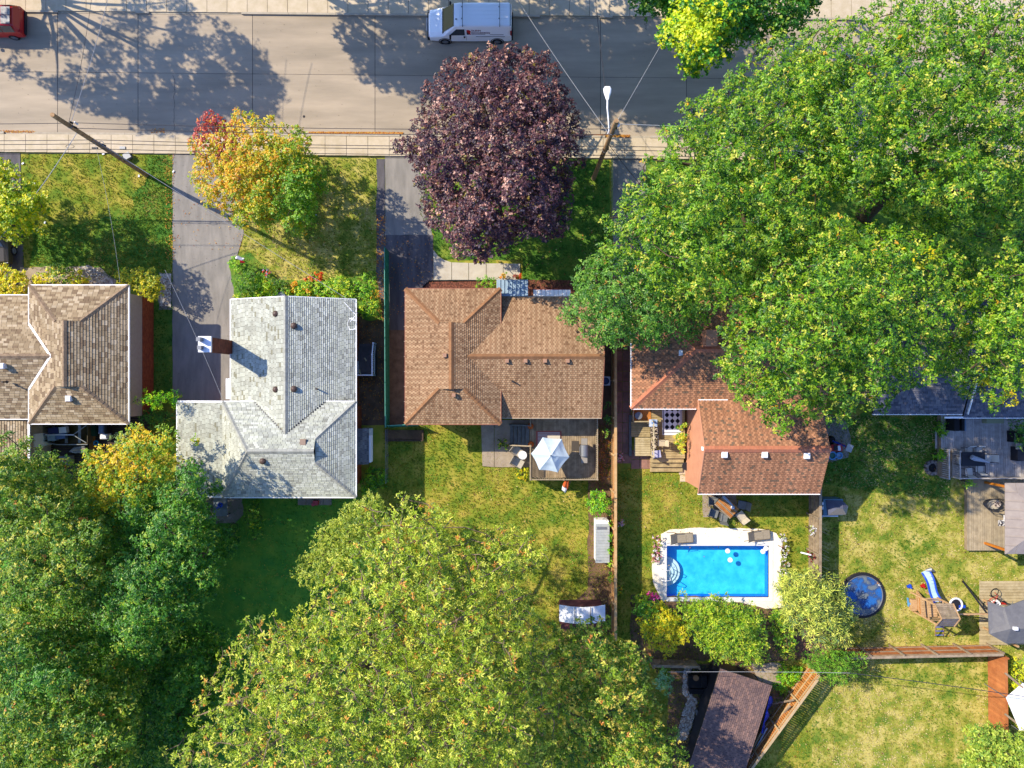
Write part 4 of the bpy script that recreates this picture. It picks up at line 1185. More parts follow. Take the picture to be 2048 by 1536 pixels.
def leaf_cloud(name, parent, P, R, per_m2, L, pal, zones, r, mat, k=6, flat=.55, spike=0, wl=.5, up=.3, PX=None):
    """rosettes of small folded leaves scattered over the puffs (centres P, radii R)"""
    nper = np.maximum(3, (per_m2 * 4 * np.pi * R ** 2 / k)).astype(int)
    idx = np.repeat(np.arange(len(P)), nper); n = len(idx)
    d = r.normal(size=(n, 3)); d[:, 2] += .45; d /= np.linalg.norm(d, axis=1, keepdims=True) + 1e-9
    rad = R[idx] * r.uniform(.45, 1.08, n) ** .7
    sq = np.array([1, 1, flat + .25])
    c = P[idx] + d * rad[:, None] * sq
    # leaves
    ci = np.repeat(np.arange(n), k); m = len(ci)
    nrm = d[ci] * .42 + np.array([-.12, .07, up + .55]) + r.normal(size=(m, 3)) * .30
    nrm /= np.linalg.norm(nrm, axis=1, keepdims=True)
    t = r.normal(size=(m, 3)); t -= nrm * (t * nrm).sum(1, keepdims=True); t /= np.linalg.norm(t, axis=1, keepdims=True) + 1e-9
    t = t + d[ci] * spike; t /= np.linalg.norm(t, axis=1, keepdims=True)
    s = np.cross(nrm, t); s /= np.linalg.norm(s, axis=1, keepdims=True) + 1e-9
    ll = L * r.uniform(.5, 1.4, m)[:, None]; ww = ll * wl
    base = c[ci] + r.normal(size=(m, 3)) * L * .28
    V_ = np.empty((m, 4, 3))
    V_[:, 0] = base; V_[:, 1] = base + t * ll * .5 - s * ww * .5 + nrm * ll * .10
    V_[:, 2] = base + t * ll - nrm * ll * .08; V_[:, 3] = base + t * ll * .5 + s * ww * .5 + nrm * ll * .10
    F0 = np.arange(m)[:, None] * 4
    F = np.concatenate([F0 + [0, 1, 2], F0 + [0, 2, 3]])
    # leaf colours: palette of the tree, some with painted highlight tones, changed where a limb has turned
    C = pick(pal, n, r)
    if zones:
        X = PX[idx] if PX is not None else None
        for (zx, zy, zr_, zp) in zones:
            w = np.exp(-((X[:, 0] - zx) ** 2 + (X[:, 1] - zy) ** 2) / zr_ ** 2)
            sel = r.random(n) < np.clip(w * 1.35, 0, 1)
            C[sel] = pick(zp, int(sel.sum()), r)
    C = np.where(C[:, 2:3] > .42 * C[:, 1:2], C * 2.1, C * np.array([2.5, 2.25, 1.1]))
    C = np.clip(C[ci] * r.uniform(.78, 1.2, (m, 1)), 0, .85)
    off = origin(parent)
    return raw_mesh(name, V_.reshape(-1, 3), F, mat, np.repeat(C, 4, axis=0), parent, kind='stuff', off=(off.x, off.y, off.z))

def tree(name, label, poly, zt, ze, pal, seed, sp=22, R=.85, L=.15, per=26, zones=None, base=None, cat='tree', group=None,
         bark=None, ztk=None, D=110, mat=None, trunk=.28, layers=2, k=6, spike=0.0, wl=.5, flat=.6, zn=.9, nl=8, inset=.42, twigs=0, fine=1.0):
    r = np.random.default_rng(seed); rr = random.Random(seed)
    mat = mat or m_leaf; bark = bark or m_bark
    pts = poisson(poly, sp, r)
    d = edge_dist(pts[:, 0], pts[:, 1], poly)
    zmid = (zt + ze) / 2; kz = (H - zmid) / H / S
    Rpx = R / kz * .8
    keep = d > Rpx * inset
    if keep.sum() < 3: keep = d > 0
    pts, d = pts[keep], d[keep]
    u = np.clip((d - Rpx * inset) / D, 0, 1)
    z = ze + (zt - ze) * np.sqrt(1 - (1 - u) ** 2) + r.normal(0, zn * .5, len(pts))
    P = []; RR = []; PX = []
    for (x, y), zz, uu in zip(pts, z, u):
        g = G(x, y, zz); P.append(g[:]); RR.append(R * r.uniform(.7, 1.25) * (.8 if uu < .1 else 1)); PX.append((x, y))
    c = np.mean(np.array(P), axis=0)
    cb = G(base[0], base[1], 0) if base else Vector((c[0], c[1], 0))
    for l in range(1, layers):
        for i in range(0, len(pts)):
            if r.random() < .62:
                q = np.array(P[i]); f = .93 - .08 * l
                jx, jy = r.normal(0, R * .5, 2)
                zz = q[2] - (1.3 + r.random() * 1.2) * l * max(.4, min(1, (zt - ze) / 4))
                zz = max(zz, ze * .75)
                P.append((c[0] + (q[0] - c[0]) * f + jx, c[1] + (q[1] - c[1]) * f + jy, zz)); RR.append(R * r.uniform(.6, 1.0)); PX.append(PX[i])
    P = np.array(P); RR = np.array(RR); PX = np.array(PX)
    T = thing(name, label, cat, (cb.x, cb.y, 0), 0, group)
    ztr = ztk or min(ze * .8, zt * .45)
    # trunk and limbs
    if trunk > 0:
        tb = MB(); top = Vector((cb.x + (c[0] - cb.x) * .35, cb.y + (c[1] - cb.y) * .35, ztr))
        tb.tube([(cb.x, cb.y, -.1), (cb.x, cb.y, .35), Vector((cb.x, cb.y, 0)).lerp(top, .5) + Vector((.1, 0, 0)), top], [trunk * 1.5, trunk * 1.05, trunk * .9, trunk * .8], 9)
        tb.build('trunk', bark, T, smooth=True)
        n0 = len(pts); nodes = [(top, trunk * .6)]
        lb = MB()
        tg = []
        for _ in range(nl):
            best, bd = None, -1
            for q in rr.sample(range(n0), min(n0, 30)):
                v = Vector(P[q]); dd = min([(v - w).length for w in tg] or [9])
                if dd > bd: best, bd = v, dd
            tg.append(best)
        for v in tg:
            e = v - Vector((0, 0, R * .3)); mpt = top.lerp(e, .5) + Vector((rr.uniform(-.5, .5), rr.uniform(-.5, .5), (e.z - top.z) * .12))
            path = []
            for s_ in range(7):
                t = s_ / 6
                path.append(top * (1 - t) ** 2 + mpt * 2 * t * (1 - t) + e * t * t)
            rad = [trunk * (.5 - .44 * s_ / 6) for s_ in range(7)]
            lb.tube(path, rad, 6)
            for s_ in range(1, 7): nodes.append((path[s_], rad[s_]))
        order = np.argsort(((P[:n0] - np.array(top)) ** 2).sum(1))
        na = np.array([tuple(n_[0]) for n_ in nodes] + [(0, 0, -99)] * n0); nn_ = len(nodes)
        for q in order:
            v = P[q]; i = int(np.argmin(((na[:nn_] - v) ** 2).sum(1))); a, ra = nodes[i]; e = Vector(v)
            nodes.append((e, .035)); na[nn_] = v; nn_ += 1
            m_ = a.lerp(e, .5) + Vector((rr.uniform(-.2, .2), rr.uniform(-.2, .2), -.15))
            lb.tube([a, m_, e], [max(.02, ra * .5), .035, .014], 4, cap=False)
            for _ in range(twigs):
                dv = Vector((rr.gauss(0, 1), rr.gauss(0, 1), abs(rr.gauss(0, .8)))).normalized()
                q1 = e + dv * R * rr.uniform(.6, 1.15) + Vector((0, 0, .12)); q0 = e - dv * .2
                lb.tube([q0, q0.lerp(q1, .5) + Vector((rr.uniform(-.12, .12), rr.uniform(-.12, .12), .05)), q1], [.03, .02, .010], 4, cap=False)
        lb.build('branches', m_bark_l if twigs else bark, T, smooth=True)
    leaf_cloud('crown', T, P, RR, per * fine, L, pal, zones, r, mat, k=k, spike=spike, wl=wl, flat=flat, PX=PX)
    return T

# big oaks on the right
RED = [(A(176, 76, 64), 3), (A(150, 56, 58), 2), (A(196, 120, 60), 1.2)]
tree('oak_tree', 'large spreading green oak crown whose left edge reaches the light pole and pavement',
     [(1280, 312), (1320, 292), (1312, 250), (1352, 212), (1392, 190), (1440, 160), (1480, 120), (1500, 90), (1560, 60), (1640, 96), (1700, 160), (1720, 260), (1700, 380), (1640, 470), (1560, 560), (1480, 620), (1400, 640), (1330, 610), (1260, 560), (1200, 500), (1190, 440), (1216, 410), (1232, 372), (1282, 350)],
     13.5, 8.0, GREEN, 101, sp=23, R=.56, per=52, zn=2.2, layers=3, base=(1440, 380), D=130, group='oaks massed on the right', trunk=.4)
tree('oak_tree', 'large green oak filling the top right corner with its limbs showing through a gap',
     [(1560, 70), (1600, 40), (1640, 14), (1700, 34), (1760, 0), (1820, -40), (2060, -60), (2180, 60), (2200, 260), (2160, 420), (2040, 470), (1900, 470), (1830, 440), (1780, 410), (1720, 440), (1660, 400), (1620, 300), (1560, 200)],
     15.5, 8.5, GREEN, 102, sp=23, R=.58, per=48, zn=2.4, layers=3, base=(1730, 430), D=150, group='oaks massed on the right', trunk=.45)
tree('oak_tree', 'large green oak overhanging the red and dark roofs, centre of the right canopy',
     [(1500, 520), (1580, 450), (1680, 420), (1740, 440), (1800, 430), (1900, 460), (1960, 520), (1960, 640), (1900, 730), (1880, 780), (1800, 786), (1762, 830), (1700, 856), (1640, 852), (1600, 846), (1572, 880), (1556, 872), (1544, 838), (1508, 832), (1482, 800), (1440, 790), (1418, 742), (1440, 700), (1432, 650), (1460, 600)],
     15, 8.0, GREEN, 103, sp=23, R=.57, per=52, zn=2.2, layers=3, base=(1700, 620), D=140, group='oaks massed on the right', trunk=.45, zones=[(1850, 500, 14, YELL)])
tree('oak_tree', 'green oak at the right picture edge whose low branch tips hang over the dark roof',
     [(1930, 450), (2040, 440), (2180, 420), (2260, 600), (2220, 780), (2100, 800), (2044, 792), (2010, 820), (1985, 826), (1966, 800), (1970, 770), (1930, 776), (1890, 780), (1880, 740), (1940, 640)],
     13.5, 7.5, GREEN, 104, sp=23, R=.56, per=48, zn=2.2, layers=3, base=(1980, 640), D=120, group='oaks massed on the right', trunk=.4, zones=[(2020, 790, 16, YELL)])
BIRCH = [(A(66, 120, 48), 3), (A(90, 142, 66), 3), (A(120, 160, 80), 1.6), (A(48, 96, 44), 2), (A(150, 130, 80), .3)]
tree('linden_tree', 'smaller dark green fine-leaved tree overhanging the right end of the brown roof',
     [(1150, 520), (1200, 498), (1260, 500), (1340, 540), (1400, 600), (1410, 660), (1380, 690), (1344, 686), (1300, 702), (1268, 692), (1226, 704), (1190, 698), (1160, 690), (1146, 656), (1124, 640), (1122, 600), (1144, 562)],
     8.5, 5.0, BIRCH, 105, sp=17, R=.6, L=.14, per=44, base=(1260, 575), D=80, trunk=.25)
# purple maple
tree('purple_maple', 'round dark purple maple standing beside the road in front of the brown house',
     [(1012, 84), (1062, 96), (1096, 112), (1130, 158), (1132, 190), (1166, 232), (1170, 270), (1168, 330), (1152, 350), (1150, 400), (1146, 450), (1120, 480), (1062, 496), (1042, 470), (1022, 498), (966, 530), (944, 524), (904, 514), (888, 480), (850, 450), (840, 410), (832, 370), (802, 320), (784, 290), (830, 240), (846, 190), (850, 150), (900, 112), (944, 118), (960, 88)],
     9.5, 4.2, PURP, 106, sp=19, R=.56, L=.13, per=74, base=(985, 345), D=120, trunk=.3, layers=3, zn=1.3, wl=.7)
# autumn maple
tree('autumn_maple', 'small maple turning from red and gold to green beside the grey drive',
     [(398, 222), (412, 216), (440, 236), (470, 216), (500, 226), (540, 224), (570, 246), (600, 250), (626, 272), (640, 300), (664, 350), (654, 382), (650, 412), (626, 458), (582, 470), (546, 442), (500, 456), (476, 464), (460, 440), (430, 420), (396, 416), (384, 380), (374, 350), (390, 322), (374, 290), (386, 262)],
     7.0, 3.2, [(A(140, 160, 30), 3), (A(104, 142, 30), 3), (A(176, 170, 40), 1.4)], 107, sp=17, R=.5, L=.12, per=80, layers=3, base=(540, 390), D=90, trunk=.2, wl=.75,
     zones=[(450, 310, 105, [(A(200, 166, 44), 3), (A(170, 166, 40), 3), (A(206, 140, 50), .9), (A(130, 154, 40), 1.6)]), (410, 245, 36, RED), (610, 400, 60, [(A(112, 154, 34), 3), (A(84, 138, 34), 2)])])
tree('young_maple', 'rounded yellow-green maple over the parked pickup, cut by the left edge',
     [(-120, 320), (0, 312), (30, 330), (52, 356), (84, 380), (90, 424), (66, 448), (44, 470), (10, 476), (-60, 480), (-130, 430)],
     6.8, 4.0, [(A(176, 186, 20), 3), (A(130, 160, 24), 3), (A(84, 130, 30), 1.5), (A(210, 196, 40), 1.2)], 108, sp=14, R=.5, L=.13, per=60, base=(30, 400), D=60, trunk=.15, wl=.75, layers=3)
# trees at the north side
NG = [(A(70, 136, 40), 3), (A(40, 104, 46), 3), (A(110, 160, 40), 1.2)]
tree('street_maple', 'dense green maple with a lime topped lobe leaning over the far side of the road',
     [(1310, 70), (1330, 20), (1340, -40), (1480, -60), (1500, 20), (1478, 60), (1462, 90), (1470, 120), (1420, 134), (1380, 134), (1350, 120), (1322, 100)],
     10.5, 6.0, NG, 109, sp=17, R=.7, L=.16, per=44, base=(1370, 30), D=60, trunk=.28, wl=.7, zones=[(1390, 55, 48, [(A(186, 200, 40), 3), (A(150, 180, 40), 2)])])
tree('street_maple', 'dark green maple at the very top of the picture, right of the lime topped one',
     [(1270, 10), (1240, -60), (1300, -140), (1700, -160), (1680, -10), (1634, 20), (1600, 70), (1560, 70), (1530, 60), (1500, 90), (1476, 100), (1440, 20), (1350, 20), (1320, 40)],
     9.0, 5.5, DARKG, 110, sp=19, R=.75, L=.16, per=40, base=(1480, -20), D=70, trunk=.3, wl=.7)
# trees just beyond the top edge, known by the shade they throw on the road
for i, (x, y, rx, ry, zt, ze, sd) in enumerate(((-313, -269, 310, 160, 12, 8, 1), (400, -290, 210, 110, 12, 8.0, 2), (650, -310, 180, 110, 12, 8.0, 3), (860, -250, 200, 125, 12, 8.0, 4), (1090, -220, 200, 130, 12, 8.0, 5))):
    pl = [(x + rx * math.cos(t) * (1 + .1 * math.sin(3 * t + i)), y + ry * math.sin(t) * (1 + .12 * math.cos(4 * t + i))) for t in np.linspace(0, 2 * math.pi, 22)[:-1]]
    kk = (H - (zt + ze) / 2) / H
    tree('street_maple', ['bare-limbed maple beyond the top left corner casting branch shadows on the road', 'tall maple beyond the top edge left of the van', 'tall maple beyond the top edge above the road bend of shade', 'tall maple beyond the top edge above the van', 'tall maple beyond the top edge right of the van'][i],
         pl, zt, ze, DARKG, 120 + i, sp=20 if i == 0 else 23, R=.75 if i == 0 else .95, L=.2, per=19 if i == 0 else 24, base=(76, -22) if i == 0 else (1024 + (x - 1024) * kk, 768 + (y - 768) * kk), D=80, trunk=.3, layers=1 if i == 0 else 2, wl=.7, nl=13 if i == 0 else 6, ztk=1.5 if i == 0 else None, group='maples beyond the top edge')
# left bottom wood
tree('golden_maple', 'tree turning golden yellow behind the boat and the grey roofed house',
     [(160, 900), (200, 896), (236, 880), (262, 850), (272, 834), (300, 860), (336, 836), (346, 846), (352, 880), (362, 904), (340, 934), (366, 930), (360, 960), (330, 1020), (290, 1090), (240, 1090), (190, 1020), (140, 960)],
     9.0, 6.0, GOLDG, 130, sp=17, R=.5, L=.15, per=54, layers=3, zn=1.4, base=(270, 960), D=70, trunk=.2, group='wood filling the lower left', zones=[(290, 862, 26, GOLD2), (340, 910, 20, GOLD2), (236, 930, 34, GOLD2), (210, 1010, 26, GOLD2), (330, 1010, 50, DARKG), (250, 1060, 50, DARKG)])
tree('dark_green_tree', 'dark green tree below the golden one, beside the shaded back lawn',
     [(300, 1010), (360, 920), (404, 914), (420, 950), (400, 1000), (420, 1040), (416, 1080), (442, 1102), (438, 1160), (412, 1204), (384, 1234), (352, 1290), (310, 1340), (250, 1330), (190, 1280), (180, 1160), (230, 1080)],
     10.5, 6.0, DARKG, 131, sp=18, R=.6, L=.15, per=50, layers=3, zn=1.4, base=(360, 1090), D=90, trunk=.28, group='wood filling the lower left')
tree('olive_green_tree', 'olive green tree with brownish tips along the left edge behind the boat deck',
     [(-120, 880), (0, 858), (24, 866), (60, 910), (110, 960), (150, 970), (210, 1040), (250, 1110), (220, 1200), (150, 1250), (40, 1240), (-120, 1200)],
     11.5, 6.5, OLIVE, 132, sp=18, R=.58, L=.15, per=54, layers=3, zn=1.8, base=(110, 1040), D=100, trunk=.3, group='wood filling the lower left')
tree('olive_green_tree', 'mixed olive tree in the bottom left corner',
     [(-120, 1200), (60, 1220), (150, 1250), (190, 1330), (270, 1400), (280, 1480), (240, 1640), (-120, 1640)],
     12.5, 7.0, OLIVE, 133, sp=18, R=.6, L=.15, per=52, layers=3, zn=1.8, base=(150, 1370), D=110, trunk=.3, group='wood filling the lower left', zones=[(60, 1350, 60, DARKG)])
tree('dark_green_tree', 'deep green shaded tree between the corner tree and the big pale crown',
     [(270, 1330), (330, 1300), (380, 1270), (420, 1290), (440, 1330), (430, 1400), (400, 1460), (370, 1640), (240, 1640), (270, 1460), (250, 1390)],
     7.0, 4.0, DARKG, 134, sp=18, R=.6, L=.16, per=48, layers=3, base=(400, 1350), D=80, trunk=.25, group='wood filling the lower left')
tree('understory_tree', 'shaded dark understory tree filling the wood below the golden tree', [(100, 1010), (300, 980), (400, 1010), (420, 1120), (390, 1230), (300, 1300), (160, 1260), (60, 1140)], 5.0, 3.0, DARKG, 135, sp=17, R=.62, L=.17, per=36, base=(250, 1120), D=80, trunk=.15, group='wood filling the lower left')
tree('understory_tree', 'shaded dark understory tree at the bottom of the lower left wood', [(-60, 1240), (200, 1240), (400, 1236), (480, 1250), (460, 1380), (390, 1470), (330, 1640), (-60, 1640)], 4.6, 2.6, DARKG, 136, sp=17, R=.62, L=.17, per=34, base=(250, 1400), D=80, trunk=.15, group='wood filling the lower left')
# big crown at the bottom centre
tree('fine_leaved_tree', 'smooth-edged pale green tree at the upper left flank of the big central crown',
     [(576, 1164), (584, 1140), (600, 1110), (630, 1070), (664, 1030), (690, 1006), (716, 988), (744, 984), (780, 1004), (760, 1080), (720, 1140), (660, 1180), (610, 1178)],
     7.5, 5.2, [(A(140, 160, 70), 3), (A(166, 180, 90), 2.4), (A(110, 140, 54), 2), (A(84, 116, 44), 1)], 140, sp=15, R=.5, L=.10, per=80, base=(700, 1060), D=60, trunk=.2)
tree('spreading_tree', 'huge light green tree with pale twigs, filling the bottom centre of the picture',
     [(706, 1010), (740, 1000), (772, 1020), (800, 984), (850, 990), (890, 1004), (918, 1020), (916, 1050), (960, 1062), (1004, 1040), (1040, 1062), (1086, 1046), (1084, 1080), (1098, 1120), (1092, 1150), (1062, 1160), (1080, 1200), (1110, 1250), (1130, 1330), (1120, 1480), (1090, 1700), (320, 1700), (320, 1500), (362, 1460), (392, 1400), (410, 1360), (440, 1330), (430, 1300), (480, 1250), (500, 1202), (512, 1210), (542, 1204), (560, 1240), (590, 1220), (620, 1214), (610, 1190), (650, 1150), (690, 1070)],
     14.5, 7.5, LIMEG, 141, sp=21, R=.50, L=.17, per=40, zn=1.8, base=(760, 1260), D=170, trunk=.5, twigs=1, k=8, spike=.25, wl=.36, nl=14, bark=m_bark_l, layers=3)
tree('spreading_tree', 'brownish green clumpy tree overhanging the maroon garden shed, left of the black roof',
     [(1090, 1232), (1130, 1256), (1150, 1236), (1180, 1232), (1226, 1232), (1236, 1240), (1230, 1272), (1264, 1270), (1280, 1286), (1300, 1310), (1300, 1340), (1320, 1370), (1314, 1400), (1340, 1410), (1332, 1440), (1366, 1480), (1392, 1540), (1400, 1700), (1060, 1700), (1100, 1500), (1110, 1350)],
     9.5, 5.5, [(A(120, 150, 50), 3), (A(90, 126, 40), 3), (A(180, 170, 100), 1.6), (A(190, 130, 84), .2), (A(56, 96, 36), 1.6), (A(196, 200, 120), 1)], 142, sp=18, R=.5, L=.15, per=54, zn=1.3, base=(1200, 1400), D=90, trunk=.3, k=7, spike=.15)  # palest tones are leaf highlights put into the colour
# pool-side shrubs and trees
tree('golden_shrub', 'yellow-green golden shrub below the left end of the pool',
     [(1282, 1200), (1320, 1206), (1352, 1222), (1376, 1250), (1380, 1290), (1350, 1312), (1320, 1310), (1290, 1290), (1270, 1250)],
     3.2, 1.4, [(A(206, 190, 40), 3), (A(170, 174, 36), 2.4), (A(110, 144, 36), 1.4)], 150, sp=11, R=.36, L=.11, per=90, layers=3, base=(1320, 1255), cat='shrub', D=40, trunk=.06, nl=4,
     zones=[(1285, 1215, 26, [(A(84, 142, 40), 3), (A(60, 116, 36), 2)])])
tree('weeping_tree', 'dense light green weeping tree overhanging the bottom edge of the pool',
     [(1352, 1204), (1400, 1196), (1426, 1186), (1450, 1198), (1490, 1200), (1512, 1216), (1530, 1230), (1540, 1262), (1536, 1290), (1556, 1310), (1500, 1336), (1470, 1330), (1430, 1330), (1396, 1300), (1376, 1270), (1360, 1240)],
     4.4, 2.0, [(A(140, 172, 50), 3), (A(110, 150, 44), 3), (A(176, 190, 80), 1.8), (A(60, 110, 40), 1.6)], 151, sp=12, R=.38, L=.16, per=80, base=(1450, 1260), D=70, trunk=.12, spike=.6, wl=.34, k=5)
tree('blue_cedar', 'silvery blue-green weeping conifer between the pool and the round trampoline',
     [(1556, 1168), (1580, 1140), (1620, 1132), (1650, 1146), (1680, 1160), (1700, 1200), (1716, 1230), (1700, 1250), (1720, 1268), (1700, 1286), (1680, 1292), (1640, 1300), (1600, 1280), (1570, 1240), (1552, 1200)],
     5.0, 1.6, BLUEG, 152, sp=13, R=.42, L=.26, per=60, base=(1620, 1205), D=70, trunk=.16, mat=m_needle, spike=.9, wl=.16, k=7)
tree('juniper', 'mid green spiky conifer against the top of the diagonal orange fence',
     [(1620, 1300), (1660, 1290), (1700, 1296), (1726, 1310), (1730, 1340), (1700, 1360), (1670, 1368), (1640, 1356), (1616, 1330)],
     3.2, 1.2, [(A(84, 132, 50), 3), (A(112, 150, 66), 2), (A(60, 104, 44), 2)], 153, sp=12, R=.34, L=.22, per=70, base=(1660, 1325), D=36, trunk=.09, mat=m_needle, spike=.9, wl=.18, k=7, nl=4)
tree('bushy_tree', 'grey-green leafy tree in the bottom right corner below the orange fence',
     [(1934, 1470), (1950, 1450), (1990, 1444), (2010, 1460), (2048, 1462), (2200, 1480), (2200, 1640), (1940, 1640), (1926, 1530)],
     5.0, 2.4, [(A(130, 160, 80), 3), (A(160, 180, 100), 2.4), (A(90, 130, 60), 2)], 154, sp=14, R=.42, L=.16, per=60, base=(1990, 1520), D=60, trunk=.14)
def shrub(name, label, poly, zt, ze, pal, seed, zones=None, cat='shrub', L=.10, per=90, R=.26, sp=9, group=None, mat=None, spike=0, wl=.5, D=22, k=6, trunk=0.03):
    return tree(name, label, poly, zt, ze, pal, seed, sp=sp, R=R, L=L, per=per, zones=zones, cat=cat, group=group, D=D, trunk=trunk, nl=3, layers=2, mat=mat, spike=spike, wl=wl, k=k, zn=.12, inset=.45)
BG = [(A(96, 160, 30), 3), (A(140, 184, 40), 3), (A(60, 124, 30), 2)]
BGY = [(A(176, 196, 60), 3), (A(120, 170, 40), 3), (A(84, 140, 36), 1.5)]
YF = [(A(250, 214, 40), 3), (A(232, 190, 30), 2.4), (A(190, 170, 40), 1), (A(110, 140, 40), .8)]
shrub('yellow_flower_bush', 'bush smothered in yellow blossom at the left edge below the parked pickup', [(-70, 532), (0, 526), (40, 532), (62, 552), (56, 592), (30, 604), (-70, 604)], 1.9, .9, YF, 160, group='yellow blossoming bushes', L=.11, wl=.8)
shrub('yellow_flower_bush', 'yellow blossoming bush with green showing through along the top of the left roof', [(64, 552), (90, 532), (120, 526), (160, 540), (184, 556), (180, 572), (66, 580)], 1.6, .7, YF, 161, group='yellow blossoming bushes', zones=[(120, 536, 26, OLIVE)], L=.11, wl=.8)
shrub('forsythia_bush', 'yellow-green rounded bush at the top right corner of the tan roof', [(222, 560), (240, 540), (280, 528), (310, 536), (330, 560), (322, 590), (304, 606), (276, 596), (258, 580), (226, 570)], 2.4, 1.0, [(A(200, 190, 36), 3), (A(160, 170, 36), 2.4), (A(106, 140, 36), 1.6)], 162, L=.11)
tree('cypress', 'bright green narrow cypress leaning out beside the left house wall', [(256, 800), (280, 788), (310, 780), (340, 782), (354, 800), (340, 818), (310, 818), (280, 812)],
     4.6, 1.2, [(A(100, 160, 30), 3), (A(60, 130, 36), 3), (A(160, 196, 40), 1)], 163, sp=9, R=.3, L=.16, per=90, base=(335, 800), D=14, trunk=.06, mat=m_needle, spike=.8, wl=.2, nl=3, zones=[(262, 802, 26, BGY)])
shrub('dark_shrub', 'dark green shrubs in the shade between the cypress and the golden tree', [(262, 816), (352, 818), (354, 850), (330, 860), (280, 850)], 1.8, .6, DARKG, 164, L=.12)
shrub('silver_shrub', 'silvery green shrub behind the crates beside the boat', [(216, 876), (236, 866), (262, 862), (276, 880), (262, 900), (230, 906)], 3.6, 2.2, [(A(150, 176, 120), 3), (A(120, 150, 90), 2)], 165)
# front garden of the grey roofed house
shrub('boxwood', 'small clipped box bush topped by a heron ornament beside the grey drive', [(455, 516), (476, 512), (492, 522), (486, 542), (468, 546), (456, 532)], 1.1, .5, BG, 170)
shrub('dwarf_pine', 'round dark green dwarf pine beside the drive above the grey roof', [(464, 548), (490, 534), (516, 546), (520, 576), (504, 594), (478, 590), (466, 572)], 1.3, .5, [(A(66, 116, 40), 3), (A(96, 140, 44), 2)], 171, spike=.5)
shrub('day_lily_clump', 'pale striped lily leaves fanning out just above the grey roof ridge end', [(504, 556), (540, 560), (560, 596), (476, 600), (480, 588), (510, 590)], .8, .3, [(A(160, 196, 60), 3), (A(206, 206, 100), 2), (A(96, 150, 40), 2)], 172, L=.34, wl=.16, spike=.5, k=5, per=60)
shrub('cedar_globe', 'dark globe cedar among the flowers above the ridge of the grey roof', [(536, 560), (556, 552), (574, 560), (578, 584), (556, 592), (538, 582)], 1.1, .4, [(A(76, 120, 44), 3), (A(56, 100, 40), 2)], 173, spike=.5)
ORF = [(A(250, 170, 30), 3), (A(240, 140, 30), 2), (A(120, 160, 40), 1.6)]
REDF = [(A(236, 70, 30), 3), (A(250, 110, 50), 2), (A(96, 150, 40), .8)]
shrub('leafy_border', 'leafy green filling of the front bed left of the marigolds', [(466, 560), (500, 540), (530, 552), (560, 562), (584, 574), (584, 600), (470, 602)], .8, .3, BG + BGY, 168, L=.12)
shrub('leafy_border', 'leafy green filling of the front bed right of the clay pot', [(588, 560), (640, 556), (700, 552), (700, 600), (590, 602)], .7, .3, BG + BGY, 169, L=.12)
shrub('marigold_bed', 'bed of orange marigolds above the grey roof, left of the clay pot', [(560, 566), (590, 560), (622, 570), (642, 596), (586, 600)], .8, .3, ORF, 174, zones=[(600, 588, 14, BGY)], cat='flowers', L=.09, wl=.9)
shrub('geranium_clump', 'scarlet geraniums flowering in a clay pot in the front bed', [(622, 550), (640, 546), (642, 560), (628, 562)], 1.0, .7, REDF, 175, cat='flowers', R=.18, L=.09, wl=.9, sp=6)
shrub('geranium_clump', 'small orange-red flower clump left of the scarlet geraniums', [(610, 552), (622, 548), (624, 560), (612, 562)], .7, .4, REDF, 176, cat='flowers', R=.16, L=.09, wl=.9, sp=6)
shrub('aster_clump', 'mauve and red asters at the lawn edge of the front bed', [(520, 540), (540, 536), (552, 550), (534, 560), (522, 552)], .6, .3, [(A(170, 150, 190), 3), (A(220, 80, 60), 2), (A(100, 140, 50), 2)], 177, cat='flowers', L=.09, wl=.9, R=.18, sp=7)
tree('green_hedge', 'mass of light green foliage at the top right corner of the grey roof',
     [(640, 560), (660, 552), (690, 560), (720, 556), (744, 536), (752, 560), (746, 590), (762, 610), (756, 630), (730, 640), (716, 650), (712, 598), (650, 598)], 2.4, 1.0, BG, 178, sp=10, R=.3, L=.12, per=80, D=26, trunk=.04, nl=4, cat='hedge', zones=[(735, 610, 22, BGY), (680, 580, 24, BGY)])
shrub('orange_flower_bush', 'orange flowering perennials beside the green mesh fence', [(738, 584), (754, 580), (760, 596), (744, 600)], 1.6, 1.0, ORF, 179, cat='flowers', L=.09, wl=.9, R=.18, sp=7)
# middle house
shrub('clipped_hedge', 'square clipped green hedge beside the blue-grey canopy', [(948, 556), (992, 552), (994, 577), (948, 577)], 1.5, 1.3, BG, 180, cat='hedge', sp=7, R=.2, D=4, L=.09, per=120)
shrub('marigold_clump', 'orange flowers beside the front canopy near the walk end', [(1000, 548), (1012, 546), (1012, 556), (1002, 558)], .7, .5, ORF, 181, cat='flowers', R=.16, L=.08, wl=.9, sp=6)
shrub('marigold_clump', 'red-orange flowers just right of the walk above the canopy', [(1028, 548), (1042, 546), (1042, 557), (1030, 558)], .7, .5, REDF, 182, cat='flowers', R=.16, L=.08, wl=.9, sp=6)
shrub('yellow_foliage_plant', 'lime yellow plant against the left side of the timber deck', [(1032, 944), (1052, 938), (1056, 956), (1040, 962)], .7, .3, YELL + [(A(180, 190, 50), 3)], 183, R=.2, sp=8)
shrub('chrysanthemum_pot', 'potted yellow flowers on the patio by the deck stairs', [(998, 882), (1010, 880), (1014, 896), (1002, 900)], .7, .4, [(A(250, 200, 40), 2), (A(80, 130, 44), 3)], 184, cat='flowers', R=.16, L=.08, wl=.9, sp=6)
